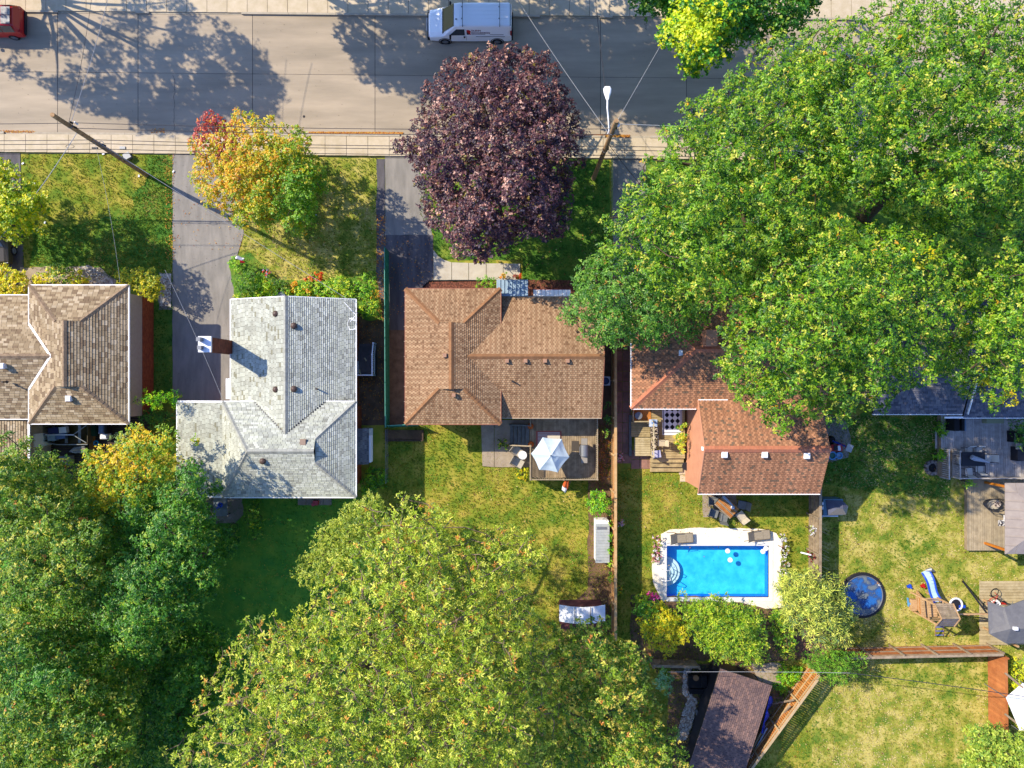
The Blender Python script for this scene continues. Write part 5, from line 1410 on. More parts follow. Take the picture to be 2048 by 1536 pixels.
tree('round_shrub', 'bright green broadleaf shrub between the timber deck and the wooden fence', [(1176, 974), (1200, 976), (1222, 984), (1222, 1020), (1214, 1036), (1180, 1032), (1174, 1004)], 1.9, .8, BG, 185, sp=10, R=.3, L=.13, per=80, D=24, trunk=.04, nl=4, cat='shrub')
shrub('climbing_ivy', 'ivy trailing along the wooden fence behind the white storage box', [(1214, 1040), (1224, 1040), (1226, 1180), (1216, 1180)], 1.5, 1.0, BG, 186, R=.2, sp=8, D=6)
shrub('climbing_ivy', 'dark climber in the shaded gap beside the brown house wall', [(1208, 800), (1222, 800), (1222, 880), (1208, 880)], 1.6, .9, DARKG, 187, R=.2, sp=8, D=6)
shrub('wild_growth', 'dense green weeds in the corner below the lean-to box', [(724, 945), (764, 930), (776, 960), (770, 984), (724, 990)], 1.1, .4, BG + DARKG, 188, L=.13)
shrub('flower_bed_shrub', 'green shrubs with yellow blooms beside the shaded grey patio', [(486, 1000), (520, 1000), (530, 1040), (522, 1080), (500, 1090), (486, 1050)], 1.5, .5, DARKG + [(A(230, 210, 40), .5), (A(100, 160, 50), 2)], 189, L=.12)
shrub('flower_bed_shrub', 'low dark shrubs directly below the shaded grey patio', [(404, 1050), (480, 1046), (486, 1086), (440, 1096), (420, 1080)], 1.2, .4, DARKG, 190, L=.12)
# pool border flowers
WF = [(A(250, 246, 250), 3), (A(230, 210, 210), 1.4), (A(130, 150, 70), 1.8), (A(150, 90, 90), .6)]
shrub('white_flower_bush', 'round white flowering bush at the top right corner of the pool paving', [(1552, 1068), (1568, 1064), (1576, 1076), (1574, 1092), (1560, 1096), (1554, 1084)], .9, .4, WF, 191, cat='flowers', L=.09, wl=.9, R=.2, sp=7, group='white flowers along the pool')
for i, y in enumerate((1098, 1114, 1131, 1147)):
    shrub('white_flower_bush', ['white blooms just under the round bush on the right pool edge', 'white and pink blooms midway up the right pool edge', 'sparse white blooms below the middle of the right pool edge', 'white blooms beside the blue-green conifer at the right pool edge'][i],
          [(1560, y - 8), (1574, y - 8), (1578, y), (1576, y + 9), (1562, y + 9)], .6, .25, WF, 192 + i, cat='flowers', L=.08, wl=.9, R=.17, sp=7, group='white flowers along the pool')
PF = [(A(230, 160, 170), 2), (A(200, 110, 120), 1), (A(250, 240, 240), 1.2), (A(120, 150, 60), 2)]
for i, (x, y, s_) in enumerate(((1316, 1076, 11), (1312, 1094, 8), (1310, 1108, 8), (1312, 1120, 7))):
    shrub('pink_flower_bush', ['pink and white flowering bush by the left sun lounger', 'small pinkish bush directly below the bush by the left lounger', 'low plant with pink flowers at the middle left pool corner', 'lowest plant of the row beside the left edge of the pool paving'][i],
          [(x - s_, y - s_), (x + s_, y - s_), (x + s_, y + s_), (x - s_, y + s_)], .7, .3, PF, 200 + i, cat='flowers', L=.08, wl=.9, R=.17, sp=7, group='pink flowers left of the pool')
shrub('magenta_flowers', 'vivid magenta flowering bush below the left corner of the pool', [(1298, 1186), (1312, 1184), (1318, 1194), (1310, 1202), (1300, 1200)], 1.2, .7, [(A(226, 40, 140), 3), (A(240, 90, 170), 2)], 205, cat='flowers', L=.09, wl=.9, R=.18, sp=7)
shrub('green_shrub', 'green shrub left of the magenta flowers by the pool corner', [(1268, 1186), (1296, 1184), (1300, 1202), (1290, 1212), (1266, 1206)], 1.3, .6, BGY, 206)
shrub('white_flower_tub', 'white trailing flowers in a hanging basket on the grey fence right of the pool', [(1612, 1050), (1628, 1046), (1636, 1056), (1632, 1070), (1616, 1070)], 1.4, 1.1, WF, 207, cat='flowers', L=.08, wl=.9, R=.18, sp=7)
shrub('crimson_flower_basket', 'crimson flowers in a basket near the white pole on the grey fence', [(1618, 1108), (1630, 1104), (1636, 1116), (1624, 1122)], 1.3, 1.0, [(A(150, 30, 50), 3), (A(190, 60, 80), 1), (A(70, 100, 40), 1)], 208, cat='flowers', L=.08, wl=.9, R=.16, sp=6)
tree('leafy_hedge', 'green leafy shrubs between the weeping tree and the silvery conifer', [(1540, 1216), (1560, 1216), (1582, 1250), (1600, 1290), (1590, 1322), (1566, 1320), (1548, 1290)], 2.0, .8, BGY + OLIVE, 209, sp=10, R=.3, L=.12, per=70, D=20, trunk=.04, nl=3, cat='hedge')
for i, (x, y, p) in enumerate(((1238, 914, PF), (1238, 1050, PF), (1238, 1116, BG), (1238, 1180, ORF + BG))):
    shrub('fence_planter', ['pink flower basket on the wooden fence by the paved path', 'pink flower basket on the wooden fence level with the pool loungers', 'round green basket plant on the wooden fence level with the pool', 'orange flowering plant at the fence foot left of the magenta flowers'][i],
          [(x - 6, y - 7), (x + 6, y - 7), (x + 7, y + 6), (x - 6, y + 7)], 1.2, .9, p, 210 + i, cat='flowers', L=.08, wl=.8, R=.16, sp=6, group='flower baskets on the pool yard fence')
tree('deck_planter', 'long row of yellow-green foliage in planters against the pink wall', [(1360, 838), (1366, 834), (1374, 850), (1374, 918), (1362, 918), (1358, 880)], 1.9, 1.3, [(A(196, 186, 90), 3), (A(150, 170, 60), 3), (A(80, 140, 44), 2)], 215, sp=8, R=.22, L=.14, per=90, D=8, trunk=.0, cat='planter')
YS = [(A(226, 214, 60), 3), (A(180, 200, 60), 2), (A(110, 150, 50), 1)]
tree('golden_shrub', 'bright yellow-green shrubs behind the orange fence at the right edge', [(2014, 1320), (2040, 1310), (2120, 1310), (2120, 1460), (2016, 1460), (2014, 1380)], 1.6, .6, YS, 216, sp=12, R=.34, L=.13, per=50, D=30, trunk=.04, nl=3, cat='shrub')
for i, (x, y, s_) in enumerate(((1883, 855, 12), (1880, 908, 11), (1937, 966, 8))):
    shrub('potted_fern', ['bright green fern at the top of the grey deck steps', 'fern at the left foot of the slatted deck railing', 'small fern hanging at the lower edge of the upper deck'][i], [(x - s_, y - s_ * .7), (x, y - s_), (x + s_, y - s_ * .6), (x + s_, y + s_ * .6), (x, y + s_), (x - s_, y + s_ * .6)], 1.3, .9, BG, 220 + i, L=.2, wl=.25, spike=.7, R=.2, sp=8, group='ferns around the grey deck')
tree('evergreen_shrub', 'dark conifer at the right end of the grey deck', [(2020, 835), (2060, 830), (2120, 830), (2120, 920), (2048, 920), (2030, 880)], 3.0, 1.4, DARKG, 223, sp=12, R=.34, L=.18, per=50, D=30, trunk=.06, nl=3, mat=m_needle, spike=.7, wl=.25, cat='shrub')
shrub('ground_weeds', 'light green weeds between the black shed and the diagonal orange fence', [(1550, 1330), (1600, 1330), (1614, 1344), (1590, 1372), (1560, 1392), (1546, 1380)], .5, .15, BG, 224, L=.13, R=.24, sp=10)
tree('pale_shrub', 'pale blue-green conifer shrub right of the clumpy tree', [(1305, 1330), (1330, 1334), (1348, 1350), (1340, 1390), (1320, 1392), (1306, 1370)], 3.0, 1.4, [(A(130, 170, 120), 3), (A(90, 140, 90), 2)], 225, sp=11, R=.32, L=.14, per=60, D=22, trunk=.05, nl=3, cat='shrub')
# ------------------------------------------------------------------ poles, lamp, wires
m_pole = M('pole_wood', A(214, 172, 122), A(160, 126, 88), scale=5, detail=6, rough=.95, bump=.4)
m_wire = M('cable', A(70, 68, 72), rough=.6)
m_wirel = M('pale_cable', A(190, 190, 190), rough=.5)
def pole(label, base, h, r=.16, lean=(0, 0)):
    b0 = G(*base); t = thing('utility_pole', label, 'utility pole', b0, group='utility poles')
    MB().tube([b0 + Vector((0, 0, -.2)), b0 + Vector((lean[0], lean[1], h))], [r, r * .78], 14).build('shaft', m_pole, t, smooth=False)
    return t, b0 + Vector((lean[0], lean[1], h))
p1_, top1 = pole('tall leaning-looking wooden utility pole on the lawn corner beside the left drive', (293, 350), 10.8, lean=(.35, .15))
p2_, top2 = pole('tall wooden utility pole with street lamp arm beside the purple maple', (1187, 357), 11.0)
def hardware(t, base, h, lst):
    for (z, dx, dy, w) in lst:
        MB().tube([base + Vector((dx, dy, z)), base + Vector((dx, dy, z + .28))], [.07, .04], 8).build('insulator', m_whiteg if w else m_dark, t)
b1 = Vector((G(293, 350).x, G(293, 350).y, 0)) + Vector((.33, .14, 0)); b2 = Vector((G(1187, 357).x, G(1187, 357).y, 0))
hardware(p1_, b1, 10, [(9.3, .2, .1, 0), (9.1, .3, -.1, 0), (8.9, .25, .2, 1), (9.6, -.2, .1, 0), (6.0, .2, -.1, 0), (5.9, -.2, .1, 0)])
hardware(p2_, b2, 10, [(9.5, .2, .1, 0), (10.4, .2, -.1, 1), (6.0, .2, .1, 0), (8.4, -.1, .2, 1)])
for t, bb in ((p1_, b1), (p2_, b2)):
    for z in (9.2, 6.1): MB().torus((bb.x, bb.y, z), .16, .02, 12, 5).build('band', m_grey, t)
    MB().cyl((bb.x + .0, bb.y), .07, 3.0, 3.25, 10).build('pole_tag', m_grey, t) if False else None
MB().tube([b1 + Vector((.0, -.16, .2)), b1 + Vector((.0, -.15, 7.0))], .03, 6).build('riser_conduit', m_grey, p1_)
# street lamp on the second pole
la = thing('street_lamp', 'white cobra-head street lamp on a curved arm reaching over the road', 'street lamp', (b2.x, b2.y, 0))
m_lampw = M('lamp_white', A(250, 250, 252, .95), rough=.35)
e = G(1215, 196, 8.9)
MB().tube([b2 + Vector((0, .12, 8.1)), Vector((b2.x - .1, b2.y + .8, 8.6)), Vector((e.x, e.y - .6, 8.85)), Vector((e.x, e.y - .1, 8.9))], .045, 8).build('arm', m_lampw, la)
b = MB(); i0 = len(b.v)
secs = [(-.12, .07, .06), (.05, .13, .08), (.3, .22, .10), (.52, .24, .09), (.66, .16, .06)]
for (y, w, h_) in secs:
    for j in range(10):
        t = 6.2832 * j / 10; b.v.append((e.x + w * math.cos(t), e.y + y, 8.9 + h_ * math.sin(t)))
for k in range(len(secs) - 1):
    for j in range(10):
        q = (j + 1) % 10; b.f.append((k * 10 + j, k * 10 + q, (k + 1) * 10 + q, (k + 1) * 10 + j)); b.c.append(None)
b.f.append(tuple(range(10))); b.c.append(None); b.f.append(tuple(40 + j for j in range(10))); b.c.append(None)
b.build('lamp_head', m_lampw, la, smooth=True)
MB().cyl((e.x, e.y + .3), .14, 8.74, 8.83, 12).build('lens', m_glass, la)

def cable(label, a, c, sag=.4, r=.018, mat=None, n=16, twist=False):
    a, c = Vector(a), Vector(c)
    pts = [a.lerp(c, k / n) - Vector((0, 0, sag * 4 * (k / n) * (1 - k / n))) for k in range(n + 1)]
    o = MB().tube(pts, r, 5).build('power_line', mat or m_wire)
    return setp(o, label, 'cable', 'overhead cables')
def at(b, z, dx=0, dy=0): return (b.x + dx, b.y + dy, z)
Wl = -46
cable('upper overhead wire from the left edge to the tall pole by the drive', (Wl, b1.y + .1, 9.4), at(b1, 9.3, .2, .1), .25)
for i, (z, dy) in enumerate(((9.3, .12), (9.1, -.12))):
    cable(['northern of the two high wires running between the two poles', 'southern of the two high wires running between the two poles'][i], at(b1, z, .2, dy), at(b2, z + .1, 0, dy), .45)
for i, (z, dy, sg) in enumerate(((6.5, .1, .45), (6.1, .0, .3), (5.7, -.2, .35), (5.4, -.35, .25))):
    cable(['top communication wire over the pavement between the poles', 'second communication wire over the pavement between the poles', 'third communication wire over the pavement between the poles', 'lowest communication wire over the pavement between the poles'][i],
          at(b1, z, 0, dy), at(b2, z, 0, dy), sg, .02)
    cable(['top low wire over the pavement left of the first pole', 'second low wire over the pavement left of the first pole', 'third low wire over the pavement left of the first pole', 'lowest low wire over the pavement left of the first pole'][i],
          (Wl, b1.y + dy, z), at(b1, z, 0, dy), .2, .02)
    cable(['top low wire running right from the lamp pole into the oaks', 'second low wire running right from the lamp pole into the oaks', 'third low wire running right from the lamp pole into the oaks', 'lowest low wire running right from the lamp pole into the oaks'][i],
          at(b2, z, 0, dy), (46, b2.y + dy - .3, z), .3, .02)
cable('pale wire with a white splice running right from the lamp pole top', at(b2, 10.5, .1, .0), (46, b2.y - 1.0, 10.2), .3, .02, m_wirel)
cable('pale service cable crossing the road from the left pole towards the top', at(b1, 9.2), G(250, -160, 8.2), .35, .014, m_wirel)
cable('thin wire crossing the road beside the pale service cable, left side', at(b1, 9.2, -.1), G(200, -160, 8.0), .35, .012)
cable('bright service cable crossing the road from the lamp pole to upper left', at(b2, 8.6), G(1010, -40, 7.4), .3, .013, m_wirel)
cable('pale service cable crossing the road from the lamp pole to upper right', at(b2, 10.2), G(1440, -120, 7.5), .4, .013, m_wirel)
cable('thin dark wire crossing the road nearly straight up from the lamp pole', at(b2, 8.9), G(1180, -120, 7.5), .4)
cable('dark wire running down from the lamp pole across the pavement to the oaks', at(b2, 7.4), G(1290, 380, 4.5), .15, .02)
cable('service drop from the left pole to the left house roof', at(b1, 8.4), G(-40, 520, 4.6), .4, .02, m_wirel)
cable('service drop from the left pole over the front lawn to the yellow hedge', at(b1, 6.8), G(240, 565, 4.2), .25, .008, m_wirel)
cable('service drop crossing the grey drive to the grey roofed house', G(330, 540, 5.2), G(446, 800, 3.4), .2, .012, m_wirel)
cable('service drop over the front bed to the corner of the grey roof', at(b1, 7.0), G(704, 604, 4.0), .3, .014, m_wirel)
cable('long wire above the diagonal orange fence at the bottom', G(1335, 1344, 5.0), G(1700, 1346, 5.0), .1, .012, m_wirel)
cable('wire continuing right across the bottom lawn above the tall orange fence', G(1700, 1346, 5.0), G(2160, 1410, 5.0), .2, .024, m_wire)
o = MB().box(tuple(G(246, 296, 6.0)), (.34, .16, .16)).build('splice_case', m_grey); setp(o, 'grey splice case hanging on the low cables right of the left pole', 'splice case')
o = MB().box(tuple(G(190, 296, 6.0)), (.36, .1, .1)).build('splice_case', m_dark); setp(o, 'small dark splice case hanging on the low cables beside the left pole', 'splice case')
for (px, py, lb) in ((140, 293, 'coil of spare black cable hung on the low wires left of the pole'), (1262, 307, 'coil of spare black cable hung on the wires right of the lamp pole')):
    g = G(px, py, 6.0); o = MB().torus((g.x, g.y, 6.0), .26, .018, 18, 5, sq=(1, .4)).build('cable_coil', m_wire); setp(o, lb, 'cable coil', 'cable coils')

# ------------------------------------------------------------------ vehicles
def text_mesh(s, size, mat, name='lettering', bold=0.0):
    cu = bpy.data.curves.new('lettering', 'FONT'); cu.body = s; cu.size = size; cu.extrude = .002; cu.offset = bold
    o = bpy.data.objects.new('lettering', cu); COL.objects.link(o)
    dg = bpy.context.evaluated_depsgraph_get(); me = bpy.data.meshes.new_from_object(o.evaluated_get(dg))
    bpy.data.objects.remove(o); me.materials.clear(); me.materials.append(mat)
    r = bpy.data.objects.new(name, me); COL.objects.link(r)
    return r
def car_body(secs, name, mat, root):
    b = MB(); rings = []
    for (x, wl, wt, zb, zl, zt) in secs:
        rings.append([(x, -wl * .96, zb), (x, -wl, zb + .14), (x, -wl, zl), (x, -wt, zt - .05), (x, -wt + .1, zt), (x, wt - .1, zt), (x, wt, zt - .05), (x, wl, zl), (x, wl, zb + .14), (x, wl * .96, zb)])
    n = 10
    for r_ in rings: b.v += r_
    for k in range(len(rings) - 1):
        for j in range(n):
            q = (j + 1) % n; b.f.append((k * n + j, k * n + q, (k + 1) * n + q, (k + 1) * n + j)); b.c.append(None)
    b.f.append(tuple(range(n))); b.c.append(None); b.f.append(tuple((len(rings) - 1) * n + j for j in range(n))); b.c.append(None)
    o = b.build(name, mat, root, world=False)
    bv = o.modifiers.new('edges', 'BEVEL'); bv.width = .03; bv.segments = 2; bv.limit_method = 'ANGLE'; bv.angle_limit = math.radians(25)
    return o
def wheel(root, x, y, r=.36, w=.24, mat=None):
    s = 1 if y > 0 else -1
    b = MB(); i0 = 0; n = 22
    prof = [(r * .62, -w / 2), (r * .92, -w / 2), (r, -w / 4), (r, w / 4), (r * .92, w / 2), (r * .62, w / 2)]
    for (rad, yy) in prof:
        for j in range(n):
            t = 6.2832 * j / n; b.v.append((x + rad * math.cos(t), y + yy, r + rad * math.sin(t)))
    for k in range(len(prof) - 1):
        for j in range(n):
            q = (j + 1) % n; b.f.append((k * n + j, k * n + q, (k + 1) * n + q, (k + 1) * n + j)); b.c.append(None)
    wh = b.build('wheel', m_black, root, world=False)
    rb = MB()
    for j in range(10):
        t = 6.2832 * j / 10
        rb.bar((x, y + s * w * .3, r), (x + r * .6 * math.cos(t), y + s * w * .36, r + r * .6 * math.sin(t)), .05, .05)
    rb.torus((x, y + s * w * .36, r), r * .58, .03, 20, 6, 'Y'); rb.torus((x, y + s * w * .36, r), r * .16, .05, 12, 6, 'Y')
    rb.build('rim', m_grey, wh, world=False)
m_van = M('van_white', A(250, 252, 255, .95), rough=.3, spec=.5)
vg = G(855, 0, .9)
vy = (G(0, 52, 2.1).y + G(0, 5, 2.1).y) / 2
van = thing('parked_van', 'white work van with roof bars and red lettering parked across the road', 'van', (G(857, 0, .8).x, vy, 0))
car_body([(0, .78, .58, .38, .66, .76), (.1, .94, .74, .32, .84, .98), (.85, 1.0, .86, .30, 1.0, 1.17), (1.05, 1.0, .84, .30, 1.08, 1.25), (1.88, 1.0, .80, .30, 1.15, 2.06), (2.2, 1.0, .81, .30, 1.15, 2.12), (5.55, 1.0, .81, .30, 1.15, 2.12), (5.74, .97, .78, .36, 1.15, 2.02)], 'body', m_van, van)
q = lambda x, y, z: (x, y, z)
MB().hexa([q(1.06, -.80, 1.24), q(1.06, .80, 1.24), q(1.86, .74, 2.02), q(1.86, -.74, 2.02)], [q(1.04, -.80, 1.275), q(1.04, .80, 1.275), q(1.83, .74, 2.06), q(1.83, -.74, 2.06)]).build('windscreen', m_glass, van, world=False)
MB().hexa([q(1.02, -.86, 1.2), q(1.02, .86, 1.2), q(1.09, .84, 1.26), q(1.09, -.84, 1.26)], [q(.99, -.86, 1.235), q(.99, .86, 1.235), q(1.06, .84, 1.30), q(1.06, -.84, 1.30)]).build('cowl', m_black, van, world=False)
for s in (-1, 1):
    P_ = lambda x, t, o_=.012: (x, s * (1.0 - .2 * t + o_), 1.15 + .9 * t + o_ * .2)
    MB().hexa([P_(1.5, .08, 0), P_(2.55, .08, 0), P_(2.55, .72, 0), P_(2.0, .72, 0)], [P_(1.5, .08), P_(2.55, .08), P_(2.55, .72), P_(2.0, .72)]).build('side_window', m_glass, van, world=False)
    MB().bar(P_(2.62, -.0, .004), P_(2.62, .9, .004), .012, .012).build('door_seam', m_dark, van, world=False)
    MB().bar((2.62, s * 1.003, .5), (2.62, s * 1.003, 1.14), .012, .012).build('door_seam', m_dark, van, world=False)
    MB().box((2.5, s * 1.02, 1.02), (.10, .05, .18)).build('door_handle', m_black, van, world=False)
    MB().box((1.55, s * 1.14, 1.28), (.12, .22, .24)).bar((1.6, s * 1.0, 1.15), (1.56, s * 1.1, 1.22), .04).build('wing_mirror', m_black, van, world=False)
    for x in (1.12, 4.75):
        wheel(van, x, s * .92)
        MB().torus((x, s * 1.0, .37), .43, .03, 20, 6, 'Y').build('wheel_arch', m_dark, van, world=False)
    MB().box((.12, s * .78, .72), (.14, .26, .2)).build('headlight', M('lamp_amber', A(230, 150, 110), rough=.3), van, world=False)
    MB().box((5.70, s * .9, 1.35), (.10, .14, .55)).build('tail_light', M('tail_red', A(190, 30, 40), rough=.3), van, world=False)
MB().box((-.02, 0, .48), (.16, 1.8, .24)).build('bumper', m_black, van, world=False)
MB().box((5.78, 0, .48), (.14, 1.86, .2)).build('bumper', m_black, van, world=False)
MB().bar((-.12, -.4, .55), (-.12, .5, .55), .03, .28).build('number_plate', m_whiteg, van, world=False)
MB().hexa([q(5.62, -.74, 2.06), q(5.62, .74, 2.06), q(5.72, .72, 1.5), q(5.72, -.72, 1.5)], [q(5.68, -.74, 2.09), q(5.68, .74, 2.09), q(5.79, .72, 1.5), q(5.79, -.72, 1.5)]).build('rear_window', m_glass, van, world=False)
for x in (2.45, 4.95):
    b = MB(); b.bar((x, -.95, 2.3), (x, 1.15, 2.3), .045, .05)
    for y in (-.78, .78): b.bar((x, y, 2.05), (x, y, 2.3), .05)
    b.box((x - .05, -.4, 2.32), (.06, .06, .07)); b.box((x - .05, .4, 2.32), (.06, .06, .07))
    b.build('roof_bar', m_grey, van, world=False)
MB().box((2.02, -.35, 2.15), (.14, .05, .04)).build('aerial', m_black, van, world=False)
for k in range(5):
    MB().bar((2.3, -.55 + .27 * k, 2.122), (5.45, -.55 + .27 * k, 2.122), .02, .012).build('roof_rib', m_van, van, world=False)
m_lred = M('lettering_maroon', A(120, 44, 56), rough=.6); m_red = M('sign_red', A(226, 40, 40), rough=.6); m_lgrey = M('lettering_grey', A(120, 124, 130), rough=.6)
upv = Vector((0, .2, .9)).normalized(); nv = Vector((1, 0, 0)).cross(upv)
def on_side(o, x, t, name=None):
    y = -(1.0 - .2 * t); z = 1.15 + .9 * t
    o.parent = van
    o.matrix_basis = Matrix.Translation(Vector((x, y, z)) + nv * .012) @ Matrix((Vector((1, 0, 0)), upv, nv)).transposed().to_4x4()
on_side(text_mesh('GLENN', .20, m_lred, bold=.006), 3.0, .50)
on_side(text_mesh('RICHARDSON', .20, m_lred, bold=.006), 3.0, .26)
b = MB(); b.prism([(0, 0), (.30, 0), (.24, .16), (.30, .26), (.27, .37), (.17, .44), (0, .46)], 0, .004); lg = b.build('logo', m_red); on_side(lg, 2.68, .16)
b = MB(); b.prism([(0, 0), (.19, 0), (.03, .27), (0, .24)], .004, .007); lg = b.build('logo_inset', m_dark); on_side(lg, 2.68, .16)
for (x, w, t) in ((4.25, .95, .14), (3.0, .95, .15), (3.3, 2.0, -.06)):
    on_side(MB().prism([(0, 0), (w, 0), (w, .035), (0, .035)], 0, .004).build('fine_print_line', m_lgrey), x, t)

def suv(label, loc, rz, paint, glassroof, name='parked_car', cat='car', L=4.6):
    t = thing(name, label, cat, loc, rz)
    car_body([(0, .75, .6, .40, .62, .7), (.1, .90, .75, .32, .78, .88), (1.0, .95, .82, .3, .92, 1.05), (1.8, .95, .66, .3, 1.02, 1.60), (3.4, .95, .68, .3, 1.05, 1.66), (L - .2, .94, .66, .3, 1.05, 1.5), (L, .9, .8, .36, .95, 1.05)], 'body', paint, t)
    MB().hexa([q(1.1, -.76, 1.1), q(1.1, .76, 1.1), q(1.78, .60, 1.59), q(1.78, -.60, 1.59)], [q(1.08, -.76, 1.13), q(1.08, .76, 1.13), q(1.76, .60, 1.62), q(1.76, -.60, 1.62)]).build('windscreen', m_glass, t, world=False)
    for k, (x0, x1) in enumerate(((1.95, 2.7), (2.74, 3.5), (3.54, L - .28))):
        for s in (-1, 1):
            zc = 1.665 if k < 2 else 1.60
            MB().box(((x0 + x1) / 2, s * .30, zc), (x1 - x0 - .03, .56, .03)).build('roof_pane', glassroof, t, world=False)
            P_ = lambda x, tt, o_=.012: (x, s * (.95 - .27 * tt + o_), 1.04 + .58 * tt)
            MB().hexa([P_(x0, .1, 0), P_(x1, .1, 0), P_(x1, .85, 0), P_(x0, .85, 0)], [P_(x0, .1), P_(x1, .1), P_(x1, .85), P_(x0, .85)]).build('side_window', m_glass, t, world=False)
    for s in (-1, 1):
        for x in (.95, L - .85): wheel(t, x, s * .86, .35, .22)
        MB().box((L - .02, s * .78, .95), (.08, .2, .26)).build('tail_light', M('tail_red', A(190, 30, 40)), t, world=False)
        MB().box((.08, s * .66, .7), (.1, .3, .14)).build('headlight', m_whiteg, t, world=False)
        MB().box((1.5, s * 1.02, 1.12), (.14, .18, .14)).build('wing_mirror', paint, t, world=False)
    MB().box((L + .02, 0, .5), (.14, 1.6, .2)).build('bumper', m_dark, t, world=False)
    return t
m_redp = M('car_red', A(214, 40, 36), rough=.3, spec=.6)
suv('red car with pale glass roof panels parked at the top left corner', (G(34, 0, 1.3).x - 4.6, G(0, 36, 1.2).y, 0), 0, m_redp, M('pale_glass', A(190, 185, 180), A(120, 120, 125), scale=3, rough=.2))
suv('dark brown sport utility car half under the yellow-green maple at the left edge', (G(-8, 0, .9).x - .1, G(0, 526, .9).y, 0), math.pi / 2, M('car_brown', A(92, 82, 62), rough=.3, spec=.6), m_glass)

# ------------------------------------------------------------------ fences
def fence(label, p0, p1, h, w, gap, mat, name='board_fence', cat='fence', pmat=None, every=2.4, rails=(.3, 1.0, 1.65), rside=1, cap=True, posth=.1, posts=True, top=0.0, rmat=None, board='board', group=None):
    a, c = G(*p0), G(*p1); d = c - a; L = d.length; X = d.normalized(); N = Vector((-X.y, X.x, 0)); ang = math.atan2(X.y, X.x)
    t = thing(name, label, cat, (a.x, a.y, 0), 0, group)
    n = int(L / (w + gap)); r = random.Random(int(L * 10))
    for i in range(n):
        s = (i + .5) * L / n; hh_ = h + r.uniform(-.02, .02)
        c_ = a + X * s + N * r.uniform(-.004, .004)
        piece(board, t, (c_.x, c_.y, hh_ / 2 + .02), (w, .022, hh_), mat, ang)
    rm = rmat or mat
    for z in rails:
        piece('rail', t, ((a + c) / 2 + N * rside * .045 + Vector((0, 0, z)))[:], (L, .045, .09), rm, ang)
    if cap: piece('cap', t, ((a + c) / 2 + Vector((0, 0, h + .05)))[:], (L, .17, .04), rm, ang)
    if posts:
        m = max(1, round(L / every))
        for k in range(m + 1):
            c_ = a + X * (L * k / m) + N * rside * .12
            piece('post', t, (c_.x, c_.y, (h + posth) / 2), (.11, .11, h + posth), pmat or rm, ang)
    return t
fence('tall timber fence between the brown house yard and the pool yard', (1223.5, 690), (1223.5, 1262), 1.85, .14, .008, m_wood_o, rside=-1, every=2.4, rmat=M('cream_timber', A(236, 196, 140), A(216, 170, 112), scale=3, rough=.9, bump=.2, rand=.08), pmat=M('cream_timber', (1, 1, 1)))
fence('weathered grey board fence between the pool and the right hand yard', (1618, 884), (1617, 1168), 1.85, .15, .008, m_wood_g, rside=-1)
fence('orange stained fence along the bottom of the right hand yard with ball topped posts', (1650, 1296), (1970, 1289), 1.85, .14, .006, m_wood_r, rside=1, rmat=m_wood_g, every=2.2)
fence('solid red-brown fence running down the right side of the bottom lawn', (1975, 1296), (1978, 1590), 1.85, .14, .003, m_wood_r, rside=1, rmat=m_wood_r, rails=(.3, 1.0, 1.6))
fence('diagonal orange slatted fence with gaps beside the black roofed shed', (1617, 1330), (1462, 1540), 1.85, .13, .03, m_wood_o, rside=-1, rmat=M('pale_rail', A(226, 196, 150), A(200, 170, 124), scale=3, rough=.9, rand=.06), every=2.6)
fence('low dark timber fence beside the golden shrub at the yard bottom', (1300, 1318), (1390, 1320), 1.2, .14, .01, m_wood_g, rside=-1, rails=(.3, .9))
# leaning struts of the diagonal fence
for i, (a_, c_, lb) in enumerate((((1588, 1400, 1.7), (1540, 1408, .1), 'pale timber prop leaning against the middle of the diagonal fence'), ((1580, 1412, 1.7), (1552, 1446, .1), 'second pale timber prop lower down the diagonal fence'))):
    o = MB().bar(G(*a_), G(*c_), .09).build('timber_prop', m_wood_g); setp(o, lb, 'timber prop')
# white rod on the grey fence
o = MB().tube([G(1602, 1105, 1.2), G(1622, 1110, 1.9)], .05, 8).build('white_pole', m_white); setp(o, 'short white pole sticking out from the grey fence toward the pool', 'pole')
# trellis lines beyond the grey fence
tr_ = thing('wire_trellis', 'row of thin timber trellis rods on the yard side of the grey fence', 'trellis', G(1650, 1090))
for y in (1055, 1062, 1082, 1090, 1098, 1108, 1114, 1132, 1140):
    MB().bar(G(1643, y, 1.5), G(1658, y + 8, 1.1), .02).build('rod', m_wood_y, tr_)
# green mesh fence
m_mesh = M('green_mesh', A(90, 200, 170), A(60, 160, 134), scale=5, rough=.8, transl=.5)
gf = thing('mesh_fence', 'green privacy mesh fence dividing the two drives in the middle', 'fence', G(773, 680))
ya, yb = 504, 852; n = 8
for k in range(n):
    y0_, y1_ = ya + (yb - ya) * k / n, ya + (yb - ya) * (k + 1) / n
    a, c = G(777.5 + .2 * k, y0_ * 1.0, 0), G(777.5 + .2 * (k + 1), y1_, 0)
    hh_ = 1.7
    MB().hexa([a + Vector((0, 0, .05)), c + Vector((0, 0, .05)), c + Vector((.02, 0, .05)), a + Vector((.02, 0, .05))], [a + Vector((0, 0, hh_)), c + Vector((0, 0, hh_)), c + Vector((.02, 0, hh_)), a + Vector((.02, 0, hh_))]).build('mesh_panel', m_mesh, gf)
    MB().tube([a, a + Vector((0, 0, hh_ + .1))], .03, 8).build('post', m_mesh, gf)
    MB().tube([a + Vector((0, 0, hh_)), c + Vector((0, 0, hh_))], .025, 8).build('top_rail', M('teal_pipe', A(110, 190, 170), rough=.5), gf)
